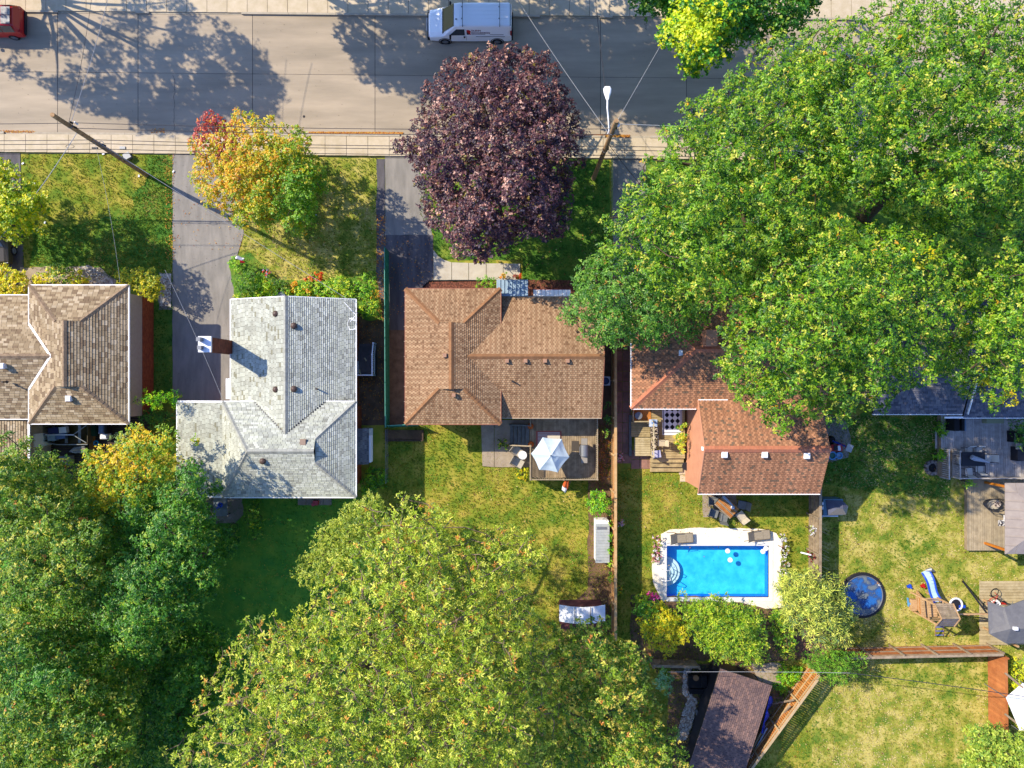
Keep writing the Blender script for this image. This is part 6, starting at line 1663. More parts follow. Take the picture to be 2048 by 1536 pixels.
gf2 = thing('mesh_gate', 'low green mesh gate leaning across between the two houses', 'gate', G(800, 852))
a, c = G(778, 855, 0), G(838, 852, 0)
MB().hexa([a, c, c + Vector((0, .02, 0)), a + Vector((0, .02, 0))], [a + Vector((0, .2, 1.3)), c + Vector((0, .2, 1.2)), c + Vector((0, .22, 1.2)), a + Vector((0, .22, 1.3))]).build('mesh_panel', m_mesh, gf2)
MB().tube([a + Vector((0, .2, 1.32)), c + Vector((0, .2, 1.22))], .025, 6).build('top_rail', M('teal_pipe', (1, 1, 1)), gf2)
MB().bar(G(842, 850, 1.2), G(876, 868, 0), .04).build('prop', m_dark, gf2)
cf = thing('wire_fence', 'thin grey wire fence line between the two back yards', 'fence', G(770, 905))
for k in range(5):
    g = G(777, 858 + k * 26, 0); MB().tube([g, g + Vector((0, 0, 1.2))], .025, 6).build('post', m_grey, cf)
for z in (.3, .75, 1.2): MB().tube([G(777, 858, 0) + Vector((0, 0, z)), G(777, 962, 0) + Vector((0, 0, z))], .012, 5).build('wire', m_grey, cf)
cf2 = thing('wire_fence', 'low grey rail along the drive right of the lamp pole', 'fence', G(1222, 400))
for k in range(7):
    g = G(1222, 322 + k * 20, 0); MB().tube([g, g + Vector((0, 0, .9))], .02, 6).build('post', m_grey, cf2)
for z in (.45, .9): MB().tube([G(1222, 322, 0) + Vector((0, 0, z)), G(1222, 442, 0) + Vector((0, 0, z))], .02, 5).build('wire', M('green_wire', A(150, 170, 120), rough=.6), cf2)
# timber bed frame
tb = thing('raised_bed', 'empty timber edged planting bed below the green mesh gate', 'raised bed', G(808, 870))
for a_, c_ in (((772, 859), (772, 880)), ((772, 881), (846, 881)), ((846, 881), (846, 860))):
    MB().bar(G(*a_) + Vector((0, 0, .1)), G(*c_) + Vector((0, 0, .1)), .09, .22).build('timber', M('old_timber', A(110, 90, 74), A(84, 68, 56), scale=5, rough=1), tb)
MB().prism(frame_pts([(773, 860), (845, 860), (845, 880), (773, 880)]), 0, .05).build('soil', m_soil, tb)
# edging of the left front beds
o = MB(); pts = [G(345 - .5, y, .03) for y in range(310, 590, 20)]

# ------------------------------------------------------------------ deck of the brown house
def boards(t, x0, x1, y0, y1, z, mat, w=.138, gap=.01, along='y', th=.03, name='board', seed=1):
    gap = .018
    r = random.Random(seed)
    if along == 'y':
        n = max(1, round((x1 - x0) / (w + gap))); s = (x1 - x0) / n
        for i in range(n): piece(name, t, (x0 + (i + .5) * s, (y0 + y1) / 2, z - th / 2 + r.uniform(-.002, .002)), (s - gap, y1 - y0, th), mat)
    else:
        n = max(1, round((y1 - y0) / (w + gap))); s = (y1 - y0) / n
        for i in range(n): piece(name, t, ((x0 + x1) / 2, y0 + (i + .5) * s, z - th / 2 + r.uniform(-.002, .002)), (x1 - x0, s - gap, th), mat)
m_deck3 = M('deck_boards', A(200, 176, 140), A(156, 134, 104), scale=2.5, detail=7, rough=.95, bump=.3, rand=.16)
dk = thing('timber_deck', 'weathered timber deck with spindle railing behind the brown house', 'deck', G(1125, 900))
dz = .75
dx0, dx1, dy0, dy1 = G(1059, 0, dz).x, G(1193, 0, dz).x, G(0, 957, dz).y, ys3 + .45
boards(dk, dx0, dx1, dy0, dy1, dz, m_deck3)
MB().bx(dx0 + .02, dx1 - .02, dy0 + .02, dy1 - .02, .35, dz - .035).build('joists', m_wood_g, dk)
for x in (dx0 + .1, (dx0 + dx1) / 2, dx1 - .1): piece('pier', dk, (x, dy0 + .1, .2), (.12, .12, .4), m_wood_g)
m_rail3 = M('railing_timber', A(196, 178, 146), A(172, 152, 122), scale=4, rough=.9, bump=.2, rand=.06)
sy_hi, sy_lo = G(0, 890, dz).y, G(0, 850, dz).y
railing(dk, [(dx0 + .05, sy_hi, dz), (dx0 + .05, dy0 + .05, dz), (dx1 - .05, dy0 + .05, dz), (dx1 - .05, dy1, dz)], .95, m_rail3, every=.135)
# stairs down to the patio
st = thing('deck_stairs', 'shaded timber stairs leading down from the deck to the patio', 'stairs', (dx0 - .8, (sy_hi + sy_lo) / 2, 0))
m_stair = M('stair_timber', A(140, 142, 136), A(116, 118, 114), scale=4, rough=.9, rand=.1)
for k in range(5):
    MB().bx(dx0 - .27 * (k + 1), dx0 - .27 * k - .03, sy_hi, sy_lo, dz - .15 * (k + 1) + .09, dz - .15 * (k + 1) + .13).build('tread', m_stair, st)
for yy in (sy_hi, sy_lo):
    MB().bar((dx0, yy, dz - .05), (dx0 - 1.4, yy, .02), .05, .2).build('stringer', m_stair, st)
    MB().bar((dx0, yy, dz + .92), (dx0 - 1.35, yy, .95), .08, .05).build('handrail', m_rail3 if yy == sy_hi else m_stair, st)
    piece('post', st, (dx0 - 1.35, yy, .47), (.09, .09, .95), m_stair)
railing(dk, [(dx0 + .05, dy1, dz), (dx0 + .05, sy_lo, dz)], .95, m_rail3, every=.135)
# parasol
pr = thing('parasol', 'open pale blue-white six sided parasol over the timber deck', 'parasol', G(1101, 912, dz))
m_par = M('parasol_fabric', A(222, 236, 242, .8), A(206, 224, 234, .8), scale=2, rough=.9, transl=.15)
corn = [(1085.4, 874.5), (1123.4, 877.9), (1138.8, 914), (1115.5, 944.9), (1078.6, 940), (1062.2, 907.3)]
ctr = G(1101.8, 911.5, 3.35); cs = [G(x, y, 2.75) for x, y in corn]
for i in range(6):
    a, c = cs[i], cs[(i + 1) % 6]; b = MB(); N_ = 6; grid = []
    for u in range(N_ + 1):
        row = []
        for v in range(N_ + 1):
            e_ = a.lerp(c, v / N_); w_ = math.sin(math.pi * v / N_)
            e_ = e_.lerp(ctr, .045 * w_)
            p = ctr.lerp(e_, u / N_); p = p + Vector((0, 0, -.10 * w_ * (u / N_) * 1.0 + .02 * math.sin(u * 1.9 + i)*w_))
            row.append(p)
        grid.append(row)
    for u in range(N_):
        for v in range(N_): b.poly([grid[u][v], grid[u + 1][v], grid[u + 1][v + 1], grid[u][v + 1]])
    pn = b.build('canopy_panel', m_par, pr, smooth=True)
    MB().bar(ctr - Vector((0, 0, .06)), a - Vector((0, 0, .05)), .02).build('rib', m_grey, pr)
MB().tube([(ctr.x, ctr.y, dz), (ctr.x, ctr.y, 3.4)], .025, 8).build('pole', m_grey, pr)
MB().cyl((ctr.x, ctr.y), .25, dz, dz + .08, 18).build('base', m_dark, pr)
MB().cyl((ctr.x, ctr.y), .05, 3.34, 3.42, 10, .02).build('finial', m_dark, pr)
# rug, barbecue, mats, pots
m_rugs = M('striped_rug', A(190, 110, 96), rough=1)
rg = thing('striped_rug', 'red and white striped rug on the timber deck under the parasol', 'rug', G(1097, 872, dz))
r0, r1, r2, r3 = G(1072, 0, dz).x, G(1123, 0, dz).x, G(0, 892, dz).y, G(0, 862, dz).y
MB().bx(r0, r1, r2, r3, dz, dz + .012).build('border', m_rugs, rg)
for k in range(9):
    yy = r2 + .08 + (r3 - r2 - .16) * (k + .25) / 9
    MB().bx(r0 + .12, r1 - .12, yy, yy + .06, dz + .012, dz + .018).build('stripe', M('rug_stripe', A(226, 214, 206), rough=1), rg)
o = MB().bx(G(1095, 0, dz).x, G(1120, 0, dz).x, G(0, 880, dz).y, G(0, 871, dz).y, dz + .02, dz + .10).build('seat_pad', M('cream_pad', A(236, 222, 196), rough=.9)); setp(o, 'cream cushion on the striped rug beside the parasol edge', 'cushion')
o = MB().bx(G(1143, 0, dz).x, G(1158, 0, dz).x, G(0, 902, dz).y, G(0, 882, dz).y, dz, dz + .015).build('door_mat', M('mat_brown', A(110, 100, 90), A(80, 74, 66), scale=30, rough=1)); setp(o, 'brown speckled mat beside the barbecue on the timber deck', 'mat')
def barbecue(label, loc, rz, lid=None, base=None):
    t = thing('barbecue', label, 'barbecue', loc, rz)
    lid = lid or m_grey; base = base or m_dark
    MB().box((0, 0, .45), (.52, .75, .75)).build('cabinet', base, t, world=False)
    b = MB(); n = 8
    sec = [(.26 * math.cos(math.pi * k / n), .84 + .24 * math.sin(math.pi * k / n)) for k in range(n + 1)]
    b.hexa([(x, -.38, z) for x, z in sec], [(x, .38, z) for x, z in sec]); b.build('lid', lid, t, world=False)
    MB().bar((-.32, -.28, .95), (-.32, .28, .95), .03).build('handle', m_grey, t, world=False)
    for s in (-1, 1): MB().box((0, s * .62, .86), (.42, .44, .04)).build('side_shelf', M('shelf_tan', A(176, 166, 150), rough=.6), t, world=False)
    for x in (-.2, .2):
        for y in (-.3, .3): MB().torus((x, y, .06), .05, .02, 10, 5, 'X').build('castor', m_black, t, world=False)
    return t
barbecue('silver lidded barbecue with side shelves on the timber deck', G(1166, 899, dz), 0)
for (px, py, lb) in ((1061, 852, 'orange pumpkin by the top of the deck stairs'), (1062, 888, 'orange pumpkin by the lower end of the deck stairs')):
    g = G(px, py, dz); t = thing('pumpkin', lb, 'pumpkin', g, 0, 'pumpkins on the deck')
    b = MB(); n = 24; prof = [(.02, 0), (.15, .03), (.21, .12), (.19, .22), (.10, .27), (.02, .25)]
    for (rr_, zz) in prof:
        for j in range(n):
            k_ = rr_ * (1 + .08 * math.cos(8 * 6.2832 * j / n)); b.v.append((k_ * math.cos(6.2832 * j / n), k_ * math.sin(6.2832 * j / n), zz))
    for k in range(5):
        for j in range(n): q_ = (j + 1) % n; b.f.append((k * n + j, k * n + q_, (k + 1) * n + q_, (k + 1) * n + j)); b.c.append(None)
    b.build('fruit', M('pumpkin_orange', A(226, 110, 30), rough=.6), t, world=False, smooth=True)
    MB().tube([(0, 0, .24), (.02, .01, .33)], .02, 6).build('stalk', m_wood_g, t, world=False)
# folded parasol leaning outside the deck
fp = thing('folded_parasol', 'folded orange and white parasol lying on the lower deck railing', 'parasol', G(1132, 975, 0))
m_orf = M('orange_fabric', A(236, 110, 50), rough=.9)
for k, (a_, c_, w_, m_) in enumerate((((1132, 962, 1.5), (1128, 978, 1.0), .20, m_orf), ((1136, 962, 1.5), (1134, 980, 1.0), .14, m_orf), ((1128, 972, 1.15), (1130, 984, .9), .24, m_whiteg))):
    MB().tube([G(*a_), G(*a_).lerp(G(*c_), .5), G(*c_)], [w_ * .5, w_ * .8, w_ * .25], 8).build('fold', m_, fp)
MB().tube([G(1142, 962, 1.6), G(1131, 986, .6)], .02, 6).build('shaft', m_dark, fp)

def chair(name, label, loc, rz, frame, fabric, w=.58, d=.56, sh=.42, bh=.92, arms=True, group=None, recline=.14, cat='chair'):
    t = thing(name, label, cat, loc, rz, group)
    MB().hexa([(-w / 2 + .03, -d / 2, sh - .03), (w / 2 - .03, -d / 2, sh - .03), (w / 2 - .03, d / 2, sh), (-w / 2 + .03, d / 2, sh)], [(-w / 2 + .03, -d / 2, sh), (w / 2 - .03, -d / 2, sh), (w / 2 - .03, d / 2, sh + .03), (-w / 2 + .03, d / 2, sh + .03)]).build('seat', fabric, t, world=False)
    MB().hexa([(-w / 2 + .03, -d / 2, sh + .02), (w / 2 - .03, -d / 2, sh + .02), (w / 2 - .03, -d / 2 - .03, sh + .02), (-w / 2 + .03, -d / 2 - .03, sh + .02)], [(-w / 2 + .03, -d / 2 - recline, bh), (w / 2 - .03, -d / 2 - recline, bh), (w / 2 - .03, -d / 2 - recline - .03, bh), (-w / 2 + .03, -d / 2 - recline - .03, bh)]).build('backrest', fabric, t, world=False)
    for sx in (-1, 1):
        MB().tube([(sx * w / 2, d / 2, 0), (sx * w / 2, d / 2 - .02, sh)], .018, 6).build('leg', frame, t, world=False)
        MB().tube([(sx * w / 2, -d / 2 + .02, 0), (sx * w / 2, -d / 2, sh), (sx * w / 2, -d / 2 - recline, bh)], .018, 6).build('leg', frame, t, world=False)
        if arms: MB().tube([(sx * w / 2, d / 2 - .02, sh), (sx * w / 2, d / 2 - .02, sh + .22), (sx * w / 2, -d / 2 - .04, sh + .22)], .018, 6).build('arm', frame, t, world=False)
    return t
m_cream = M('cream_fabric', A(226, 214, 190), A(206, 194, 170), scale=8, rough=.95)
m_taupe = M('taupe_fabric', A(186, 172, 148), A(166, 152, 130), scale=8, rough=.95)
m_greyf = M('grey_fabric', A(150, 152, 146), A(130, 132, 128), scale=8, rough=.95)
m_frameg = M('grey_frame', A(110, 110, 108), rough=.5, metal=.2)
chair('patio_armchair', 'cream patio armchair angled away beside the round white table', G(1034, 901), .9 + math.pi, m_frameg, m_cream, w=.65, d=.6, group='cream chairs left of the deck')
chair('patio_armchair', 'cream reclining patio chair below the round white table', G(1036, 924), -.5 + math.pi / 2 + math.pi, m_frameg, m_cream, w=.62, d=.75, group='cream chairs left of the deck')
def round_table(label, loc, r, h, top, leg, name='round_table'):
    t = thing(name, label, 'table', loc)
    MB().cyl((0, 0), r, h - .03, h, 28).build('table_top', top, t, world=False)
    for k in range(3):
        a = 2.1 * k + .5; MB().tube([(0, 0, h - .05), (r * .7 * math.cos(a), r * .7 * math.sin(a), 0)], .018, 6).build('leg', leg, t, world=False)
    return t
round_table('round white side table between the two cream patio chairs', G(1045, 909), .30, .5, m_whiteg, m_frameg)
# storage box and maroon shed
sb_ = thing('storage_box', 'long white garden storage box with pale ribbed lid beside the timber fence', 'storage box', G(1204, 1085))
m_lid = M('ribbed_lid', A(206, 210, 206), A(186, 190, 186), scale=3, rough=.6, bump=.3)
bx0, bx1, by0, by1 = G(1191, 0, 1.3).x, G(1219, 0, 1.3).x, G(0, 1126, 1.3).y, G(0, 1048, 1.3).y
MB().bx(bx0 + .04, bx1 - .04, by0 + .04, by1 - .04 + .25, 0, 1.22).build('body', m_white, sb_)
for k in range(14):
    yy0 = by0 + (by1 - by0) * k / 14
    MB().bx(bx0, bx1, yy0 + .005, yy0 + (by1 - by0) / 14 - .005, 1.24, 1.30).build('lid_rib', m_lid, sb_)
MB().bx(bx0 + .1, bx1 - .2, by1 - .35, by1 - .2, 1.30, 1.34).build('handle', m_grey, sb_)
MB().bx(bx0 - .04, bx1 - .25, by1 + .02, by1 + .27, 1.18, 1.24).build('shelf', m_white, sb_)
ms_ = thing('garden_shed', 'small maroon garden shed with white two-part gambrel roof under the trees', 'shed', G(1166, 1236))
m_maroon = M('maroon_siding', A(120, 70, 70), A(104, 60, 62), scale=3, rough=.9)
sx0_, sx1_, sy0_, sy1_ = G(1119, 0, 2.1).x, G(1211, 0, 2.1).x, G(0, 1262, 2.1).y, G(0, 1211, 2.1).y
sm = (sy0_ + sy1_) / 2
MB().bx(sx0_ + .1, sx1_ - .1, sy0_ + .1, sy1_ - .25, 0, 2.0).build('wall', m_maroon, ms_)
xm_ = (sx0_ + sx1_) / 2
for k, (xa_, xb_, za, zb_) in enumerate(((sx0_, sx0_ + .75, 1.95, 2.35), (sx0_ + .75, xm_, 2.35, 2.5), (xm_, sx1_ - .75, 2.5, 2.35), (sx1_ - .75, sx1_, 2.35, 1.95))):
    MB().hexa([(xa_, sy0_ + .6, za - .05), (xb_, sy0_ + .6, zb_ - .05), (xb_, sy1_, zb_ - .05), (xa_, sy1_, za - .05)], [(xa_, sy0_ + .6, za), (xb_, sy0_ + .6, zb_), (xb_, sy1_, zb_), (xa_, sy1_, za)]).build('roof_panel', m_whiteg, ms_)
MB().hexa([(sx0_, sy0_ + .6, 1.95), (sx1_, sy0_ + .6, 1.95), (sx1_ - .75, sy0_ + .6, 2.34), (xm_, sy0_ + .6, 2.49), (sx0_ + .75, sy0_ + .6, 2.34)], [(sx0_ + .1, sy0_ + .05, 1.5), (sx1_ - .1, sy0_ + .05, 1.5), (sx1_ - .75, sy0_ + .05, 1.9), (xm_, sy0_ + .05, 2.0), (sx0_ + .75, sy0_ + .05, 1.9)]).build('front', m_maroon, ms_)
for xx in (xm_ - .55, xm_ + .5): MB().bar((xx, sy0_ + .65, 2.5), (xx, sy1_, 2.5), .04, .05).build('roof_strip', m_dark, ms_)

# ------------------------------------------------------------------ terrace of the red house
d4 = thing('garden_terrace', 'timber terrace with steps between the pink wall and the paved path', 'deck', G(1320, 880))
z4 = .7
m_deck4 = M('terrace_boards', A(214, 190, 138), A(172, 150, 106), scale=2.5, detail=7, rough=.95, bump=.3, rand=.14)
tx0, tx1, ty0, ty1 = G(1303, 0, z4).x, xW4 - .15, G(0, 917, z4).y, yS1 + .4
boards(d4, tx0, tx1, ty0, ty1, z4, m_deck4, along='x')
lx_ = G(1268, 0, .35).x
boards(d4, lx_, tx0 - .02, G(0, 912, .5).y, G(0, 875, .5).y, .52, m_wood_y, along='x')
boards(d4, G(1262, 0, .3).x, tx0 - .02, G(0, 874, .35).y, G(0, 843, .35).y, .38, m_deck4, along='x')
MB().bx(G(1258, 0, .2).x, G(1263, 0, .2).x, G(0, 912, .2).y, G(0, 830, .2).y, 0, .3).build('edge_beam', m_stair, d4)
for k in range(3):
    MB().bx(tx0 + .02, tx1 - .05, ty0 - .34 * (k + 1) + .04, ty0 - .34 * k, 0, z4 - .17 * (k + 1)).build('step', m_deck4, d4)
m_railp = M('pale_railing', A(236, 220, 180), A(216, 198, 156), scale=4, rough=.85, rand=.05)
railing(d4, [(tx0, G(0, 912, 1.0).y, z4 - .1), (tx0, G(0, 842, 1.0).y, z4 - .1)], .9, m_railp, every=.3)
bn = thing('timber_bench_box', 'orange timber planter box holding a grey bucket under the white eave', 'planter', G(1284, 832))
for a_, c_ in (((1266, 822), (1266, 842)), ((1266, 843), (1302, 843))):
    MB().bar(G(*a_, .9), G(*c_, .9), .07, .35).build('side', m_wood_y, bn)
MB().bx(G(1267, 0, .5).x, G(1302, 0, .5).x, G(0, 842, .5).y, yS1 + .3, 0, .5).build('floor', m_wood_o, bn)
g = G(1276, 831, .7); o = MB().cyl((g.x, g.y), .22, .5, .95, 16, .26).build('bucket', m_grey); setp(o, 'grey bucket standing in the timber planter box', 'bucket')
# black and white rug made of woven tiles
rgt = thing('patterned_rug', 'black and white diamond patterned rug on the terrace by the house', 'rug', G(1343, 845, z4))
rx0, rx1, ry0, ry1 = G(1325, 0, z4).x, G(1364, 0, z4).x, G(0, 870, z4).y, yS1 - .1
MB().bx(rx0, rx1, ry0, ry1 + .3, z4, z4 + .012).build('ground_cloth', m_whiteg, rgt)
b = MB(); cw = (rx1 - rx0 - .24) / 3; zt = z4 + .015
for i in range(3):
    for j in range(5):
        cx_, cy_ = rx0 + .12 + cw * (i + .5), ry0 + .55 + .42 * j
        if cy_ > ry1 + .2: continue
        b.prism([(cx_, cy_ - .19), (cx_ + .17, cy_), (cx_, cy_ + .19), (cx_ - .17, cy_)], zt, zt + .004)
b.build('pattern', M('rug_black', A(26, 28, 36), rough=1), rgt, kind='stuff')
b = MB()
for a_ in (rx0 + .05, rx1 - .09): b.bx(a_, a_ + .04, ry0 + .05, ry1 + .25, zt, zt + .004)
b.bx(rx0 + .1, rx1 - .1, ry0 + .14, ry0 + .18, zt, zt + .004)
b.build('border', M('rug_black', (0, 0, 0)), rgt)
chair('dining_chair', 'wooden-framed chair with pale seat standing on the sunlit terrace boards', G(1320, 885, z4), math.pi / 2, M('brown_frame', A(110, 84, 60), rough=.7), M('pale_pad', A(226, 206, 170), rough=.9), w=.5, d=.5)
def cushion_seat(label, px, py, mat, rz=0.0, s=(.55, .5, .12), z=z4 + .32):
    g = G(px, py, z); t = thing('terrace_seat', label, 'seat', (g.x, g.y, z4), rz, 'seats along the terrace railing')
    MB().box((0, 0, .16), (s[0] * .9, s[1] * .9, .30)).build('base', M('brown_frame', (0, 0, 0)), t, world=False)
    MB().box((0, 0, .37), s).build('cushion', mat, t, world=False)
    return t
m_check = M('checked_fabric', A(220, 200, 170), A(46, 40, 40), scale=14, detail=0, rough=1, stops=(.49, .51))
cushion_seat('blue and white cushioned seat nearest the house on the terrace', 1306, 846, M('blue_white', A(120, 170, 230), A(230, 236, 246), scale=4, rough=.9, stops=(.45, .55)))
cushion_seat('black and white checked seat with a pale pad below the blue one', 1309, 862, m_check)
cushion_seat('brown checked seat in the middle of the railing row', 1310, 873, m_check, s=(.45, .35, .12))
cushion_seat('brown checked seat beside the wooden-framed chair', 1307, 889, m_check, s=(.35, .6, .12))
cushion_seat('lilac-white cushioned seat at the bottom of the railing row', 1313, 908, M('lilac_fabric', A(206, 206, 236), rough=.9), .15)
g = G(1368, 931); t = thing('round_tub', 'round dark glass topped tub at the foot of the terrace steps', 'tub', (g.x, g.y, 0))
MB().cyl((0, 0), .22, 0, .5, 20, .25).build('body', m_dark, t, world=False); MB().torus((0, 0, .5), .25, .025, 24, 6).cyl((0, 0), .24, .46, .49, 20).build('lid', m_glass, t, world=False)
g = G(1323, 842, z4); o = MB().box((g.x, g.y, z4 + .14), (.15, .15, .28)).build('wood_block', m_wood_y); setp(o, 'small pale wooden block on the terrace beside the patterned rug', 'block')

# ------------------------------------------------------------------ pool furniture
def lounger(label, loc, rz):
    t = thing('sun_lounger', label, 'sun lounger', loc, rz, 'sun loungers on the pool paving')
    MB().box((-.42, 0, .31), (.62, .60, .03)).build('seat', m_taupe, t, world=False)
    MB().box((-.98, 0, .31), (.46, .60, .03)).build('foot_panel', m_taupe, t, world=False)
    MB().hexa([(-.1, -.3, .30), (-.1, .3, .30), (.42, .3, .66), (.42, -.3, .66)], [(-.12, -.3, .33), (-.12, .3, .33), (.40, .3, .69), (.40, -.3, .69)]).build('backrest', m_taupe, t, world=False)
    for s in (-1, 1):
        MB().tube([(-1.22, s * .33, .31), (-.1, s * .33, .31), (.45, s * .33, .70)], .022, 6).build('side_rail', m_frame_l, t, world=False)
        MB().tube([(-1.0, s * .33, .3), (-1.05, s * .34, 0)], .02, 6).build('leg', m_frame_l, t, world=False)
        MB().tube([(-.15, s * .33, .3), (.05, s * .36, 0), (.55, s * .38, .02)], .02, 6).build('leg', m_frame_l, t, world=False)
        MB().tube([(-.5, s * .36, .3), (-.45, s * .38, .5), (.1, s * .38, .52)], .02, 6).build('arm', m_frame_l, t, world=False)
    MB().tube([(-1.22, -.33, .31), (-1.22, .33, .31)], .022, 6).build('cross_bar', m_frame_l, t, world=False)
    return t
m_frame_l = M('bronze_frame', A(130, 112, 88), rough=.5, metal=.2)
lounger('taupe sun lounger at the left end of the pool paving', G(1349, 1075, .05), math.pi + .05)
lounger('taupe sun lounger at the right end of the pool paving', G(1502, 1070, .05), math.pi + .10)
tt = thing('patio_table', 'slatted brown patio table half shaded beside the rust red roof', 'table', G(1447, 1010), -.75)
MB().box((0, 0, .70), (1.5, .95, .03)).build('frame', m_dark, tt, world=False)
for k in range(9): piece('slat', tt, (0, -.42 + .105 * k, .735), (1.46, .09, .025), m_wood_o if k % 3 else m_wood_g, world=False)
for sx in (-1, 1):
    for sy in (-1, 1): piece('leg', tt, (sx * .66, sy * .4, .35), (.06, .06, .7), m_dark, world=False)
pch = [(1423, 1000, -math.pi / 2 + .0, 'grey mesh patio chair at the top left of the brown table'), (1424, 1024, -math.pi / 2 - .3, 'grey mesh patio chair at the lower left of the brown table'),
       (1444, 1032, -.2 + 0, 'brown mesh chair tucked in below the table'), (1478, 1030, 2.2 - math.pi / 2, 'pale padded patio chair at the lower right of the table'), (1480, 1008, math.pi / 2 - .2, 'bluish shaded chair at the right of the table')]
for (x, y, a, lb) in pch:
    chair('patio_chair', lb, G(x, y), a, m_dark, m_cream if 'padded' in lb else m_greyf, w=.62, d=.6, group='chairs round the patio table')
fpz = thing('closed_parasol', 'closed blue-grey parasol lying beside the patio table', 'parasol', G(1465, 1000))
MB().tube([G(1446, 992, 1.3), G(1462, 1008, 1.0), G(1468, 1015, .9)], [.1, .07, .04], 8).build('folds', m_can, fpz); MB().tube([G(1440, 988, 1.3), G(1478, 1024, .6)], .02, 6).build('shaft', m_dark, fpz)
g = G(1466, 1015, .8); o = MB().cyl((g.x, g.y), .14, .74, .84, 16, .10).build('white_hat', m_whiteg); setp(o, 'small round white dish on the corner of the patio table', 'dish')

# ------------------------------------------------------------------ right hand yard
ph = thing('playhouse', 'small plastic playhouse with slate and beige hip roof beside the grey fence', 'playhouse', G(1668, 1014))
m_phw = M('playhouse_wall', A(110, 150, 170), rough=.5); m_pr1 = M('playhouse_roof', A(112, 116, 136), A(98, 102, 124), scale=4, rough=.8); m_pr2 = M('playhouse_roof_beige', A(180, 168, 150), rough=.8)
c = G(1672, 1016, 1.2); zz = 1.2; e_ = .62
def P(dx, dy, z): return Vector((c.x + dx, c.y + dy, z))
MB().bx(c.x - .85, c.x + .5, c.y - .5, c.y + .6, 0, 1.15).build('wall', m_phw, ph)
hx = [P(-.7, .55, zz), P(.45, .5, zz), P(.85, 0.1, zz), P(.7, -.45, zz), P(-.55, -.5, zz), P(-.55, -.0, zz)]
ap, ap2 = P(-.15, .05, 1.7), P(.25, .03, 1.7)
for a_, c_, m_, pk in ((hx[0], hx[1], m_pr1, (ap2, ap)), (hx[1], hx[2], m_pr1, (ap2,)), (hx[2], hx[3], m_pr2, (ap2,)), (hx[3], hx[4], m_pr2, (ap, ap2)), (hx[4], hx[0], m_pr1, (ap,))):
    vv = [a_, c_] + list(pk)
    MB().hexa([p - Vector((0, 0, .05)) for p in vv], vv).build('roof_panel', m_, ph)
MB().bx(c.x - 1.0, c.x + .45, c.y - .72, c.y - .64, 0, .55).build('fence_rail', m_white, ph)
MB().bx(c.x - .98, c.x - .70, c.y - .8, c.y - .45, 0, .7).build('play_kitchen', m_can, ph)
for k in range(2): MB().bx(c.x - .95 + .0 * k, c.x - .87, c.y - .1 + .3 * k, c.y + .1 + .3 * k, .4, 1.22).build('window', m_white, ph)
# basketball hoop, toy car, sand table
hp_ = thing('basketball_hoop', 'toy basketball hoop with blue pole and pale board lying over the path', 'basketball hoop', G(1690, 885))
m_blue = M('toy_blue', A(40, 90, 220), rough=.4)
MB().tube([G(1666, 882, .4), G(1700, 896, 1.7)], .06, 10).build('pole', m_blue, hp_)
g = G(1698, 896, 1.7); MB().box((g.x + .0, g.y, 1.75), (.42, .5, .06), -.4).build('backboard', M('board_grey', A(206, 206, 200), rough=.5), hp_)
MB().torus((g.x - .35, g.y + .1, 1.6), .18, .015, 16, 5).build('ring', m_redp, hp_)
g = G(1664, 880, .15); MB().cyl((g.x, g.y), .3, 0, .25, 16, .2).build('base', m_black, hp_)
tw = thing('toy_car', 'small red and black ride-on toy car beside the red roofed house', 'toy car', G(1669, 895), 0)
MB().box((0, 0, .3), (.75, .46, .22)).build('body', m_redp, tw, world=False); MB().box((.12, 0, .44), (.2, .34, .08)).build('seat', m_white, tw, world=False); MB().box((-.12, 0, .43), (.26, .36, .06)).build('bonnet', m_dark, tw, world=False)
for sx in (-.26, .26):
    for sy in (-.24, .24): MB().torus((sx, sy, .14), .09, .05, 12, 6, 'Y').build('wheel', m_black, tw, world=False)
sd_ = thing('sand_table', 'light blue figure-eight shaped sand and water table on the path edge', 'sand table', G(1671, 911))
m_lb = M('sky_blue_plastic', A(110, 180, 230), rough=.4)
g = G(1671, 911, .3)
MB().torus((g.x - .22, g.y, .3), .26, .06, 20, 6).torus((g.x + .26, g.y, .3), .2, .06, 20, 6).build('rim', m_lb, sd_)
MB().cyl((g.x - .22, g.y), .25, .1, .22, 20).build('sand_basin', M('sand_green', A(90, 150, 130), rough=.8), sd_); MB().cyl((g.x + .26, g.y), .2, .1, .24, 20).build('water_basin', M('foam_blue', A(190, 220, 240), rough=.4), sd_)
# round pool
rp = thing('round_pool', 'round sunken splash pool with blue cover and black edge, half under the silvery conifer', 'pool', G(1726, 1188))
g = G(1724, 1190)
MB().torus((g.x, g.y, .06), 1.48, .12, 40, 6, sq=(1, 1.0)).build('padding', m_dark, rp)
MB().cyl((g.x, g.y), 1.62, -.01, .04, 40).build('soil_ring', M('black_soil', A(60, 54, 50), A(90, 84, 76), scale=6, rough=1), rp)
MB().cyl((g.x, g.y), 1.38, .0, .12, 40).build('cover', M('blue_cover', A(50, 120, 200), A(130, 140, 142), A(64, 92, 140), scale=1.3, detail=6, rough=.5, stops=(.42, .6)), rp)
MB().torus((g.x, g.y, .14), 1.38, .035, 40, 6).build('frame_hoop', m_grey, rp)
o = MB().torus(tuple(G(1757, 1165, .12)), .07, .05, 12, 6).build('ball', M('ball_orange', A(240, 160, 40), rough=.5)); setp(o, 'small orange ball at the rim of the round pool', 'ball')
o = MB().torus(tuple(G(1760, 1169, .12)), .07, .05, 12, 6).build('ball', m_whiteg); setp(o, 'small white ball at the rim of the round pool', 'ball')
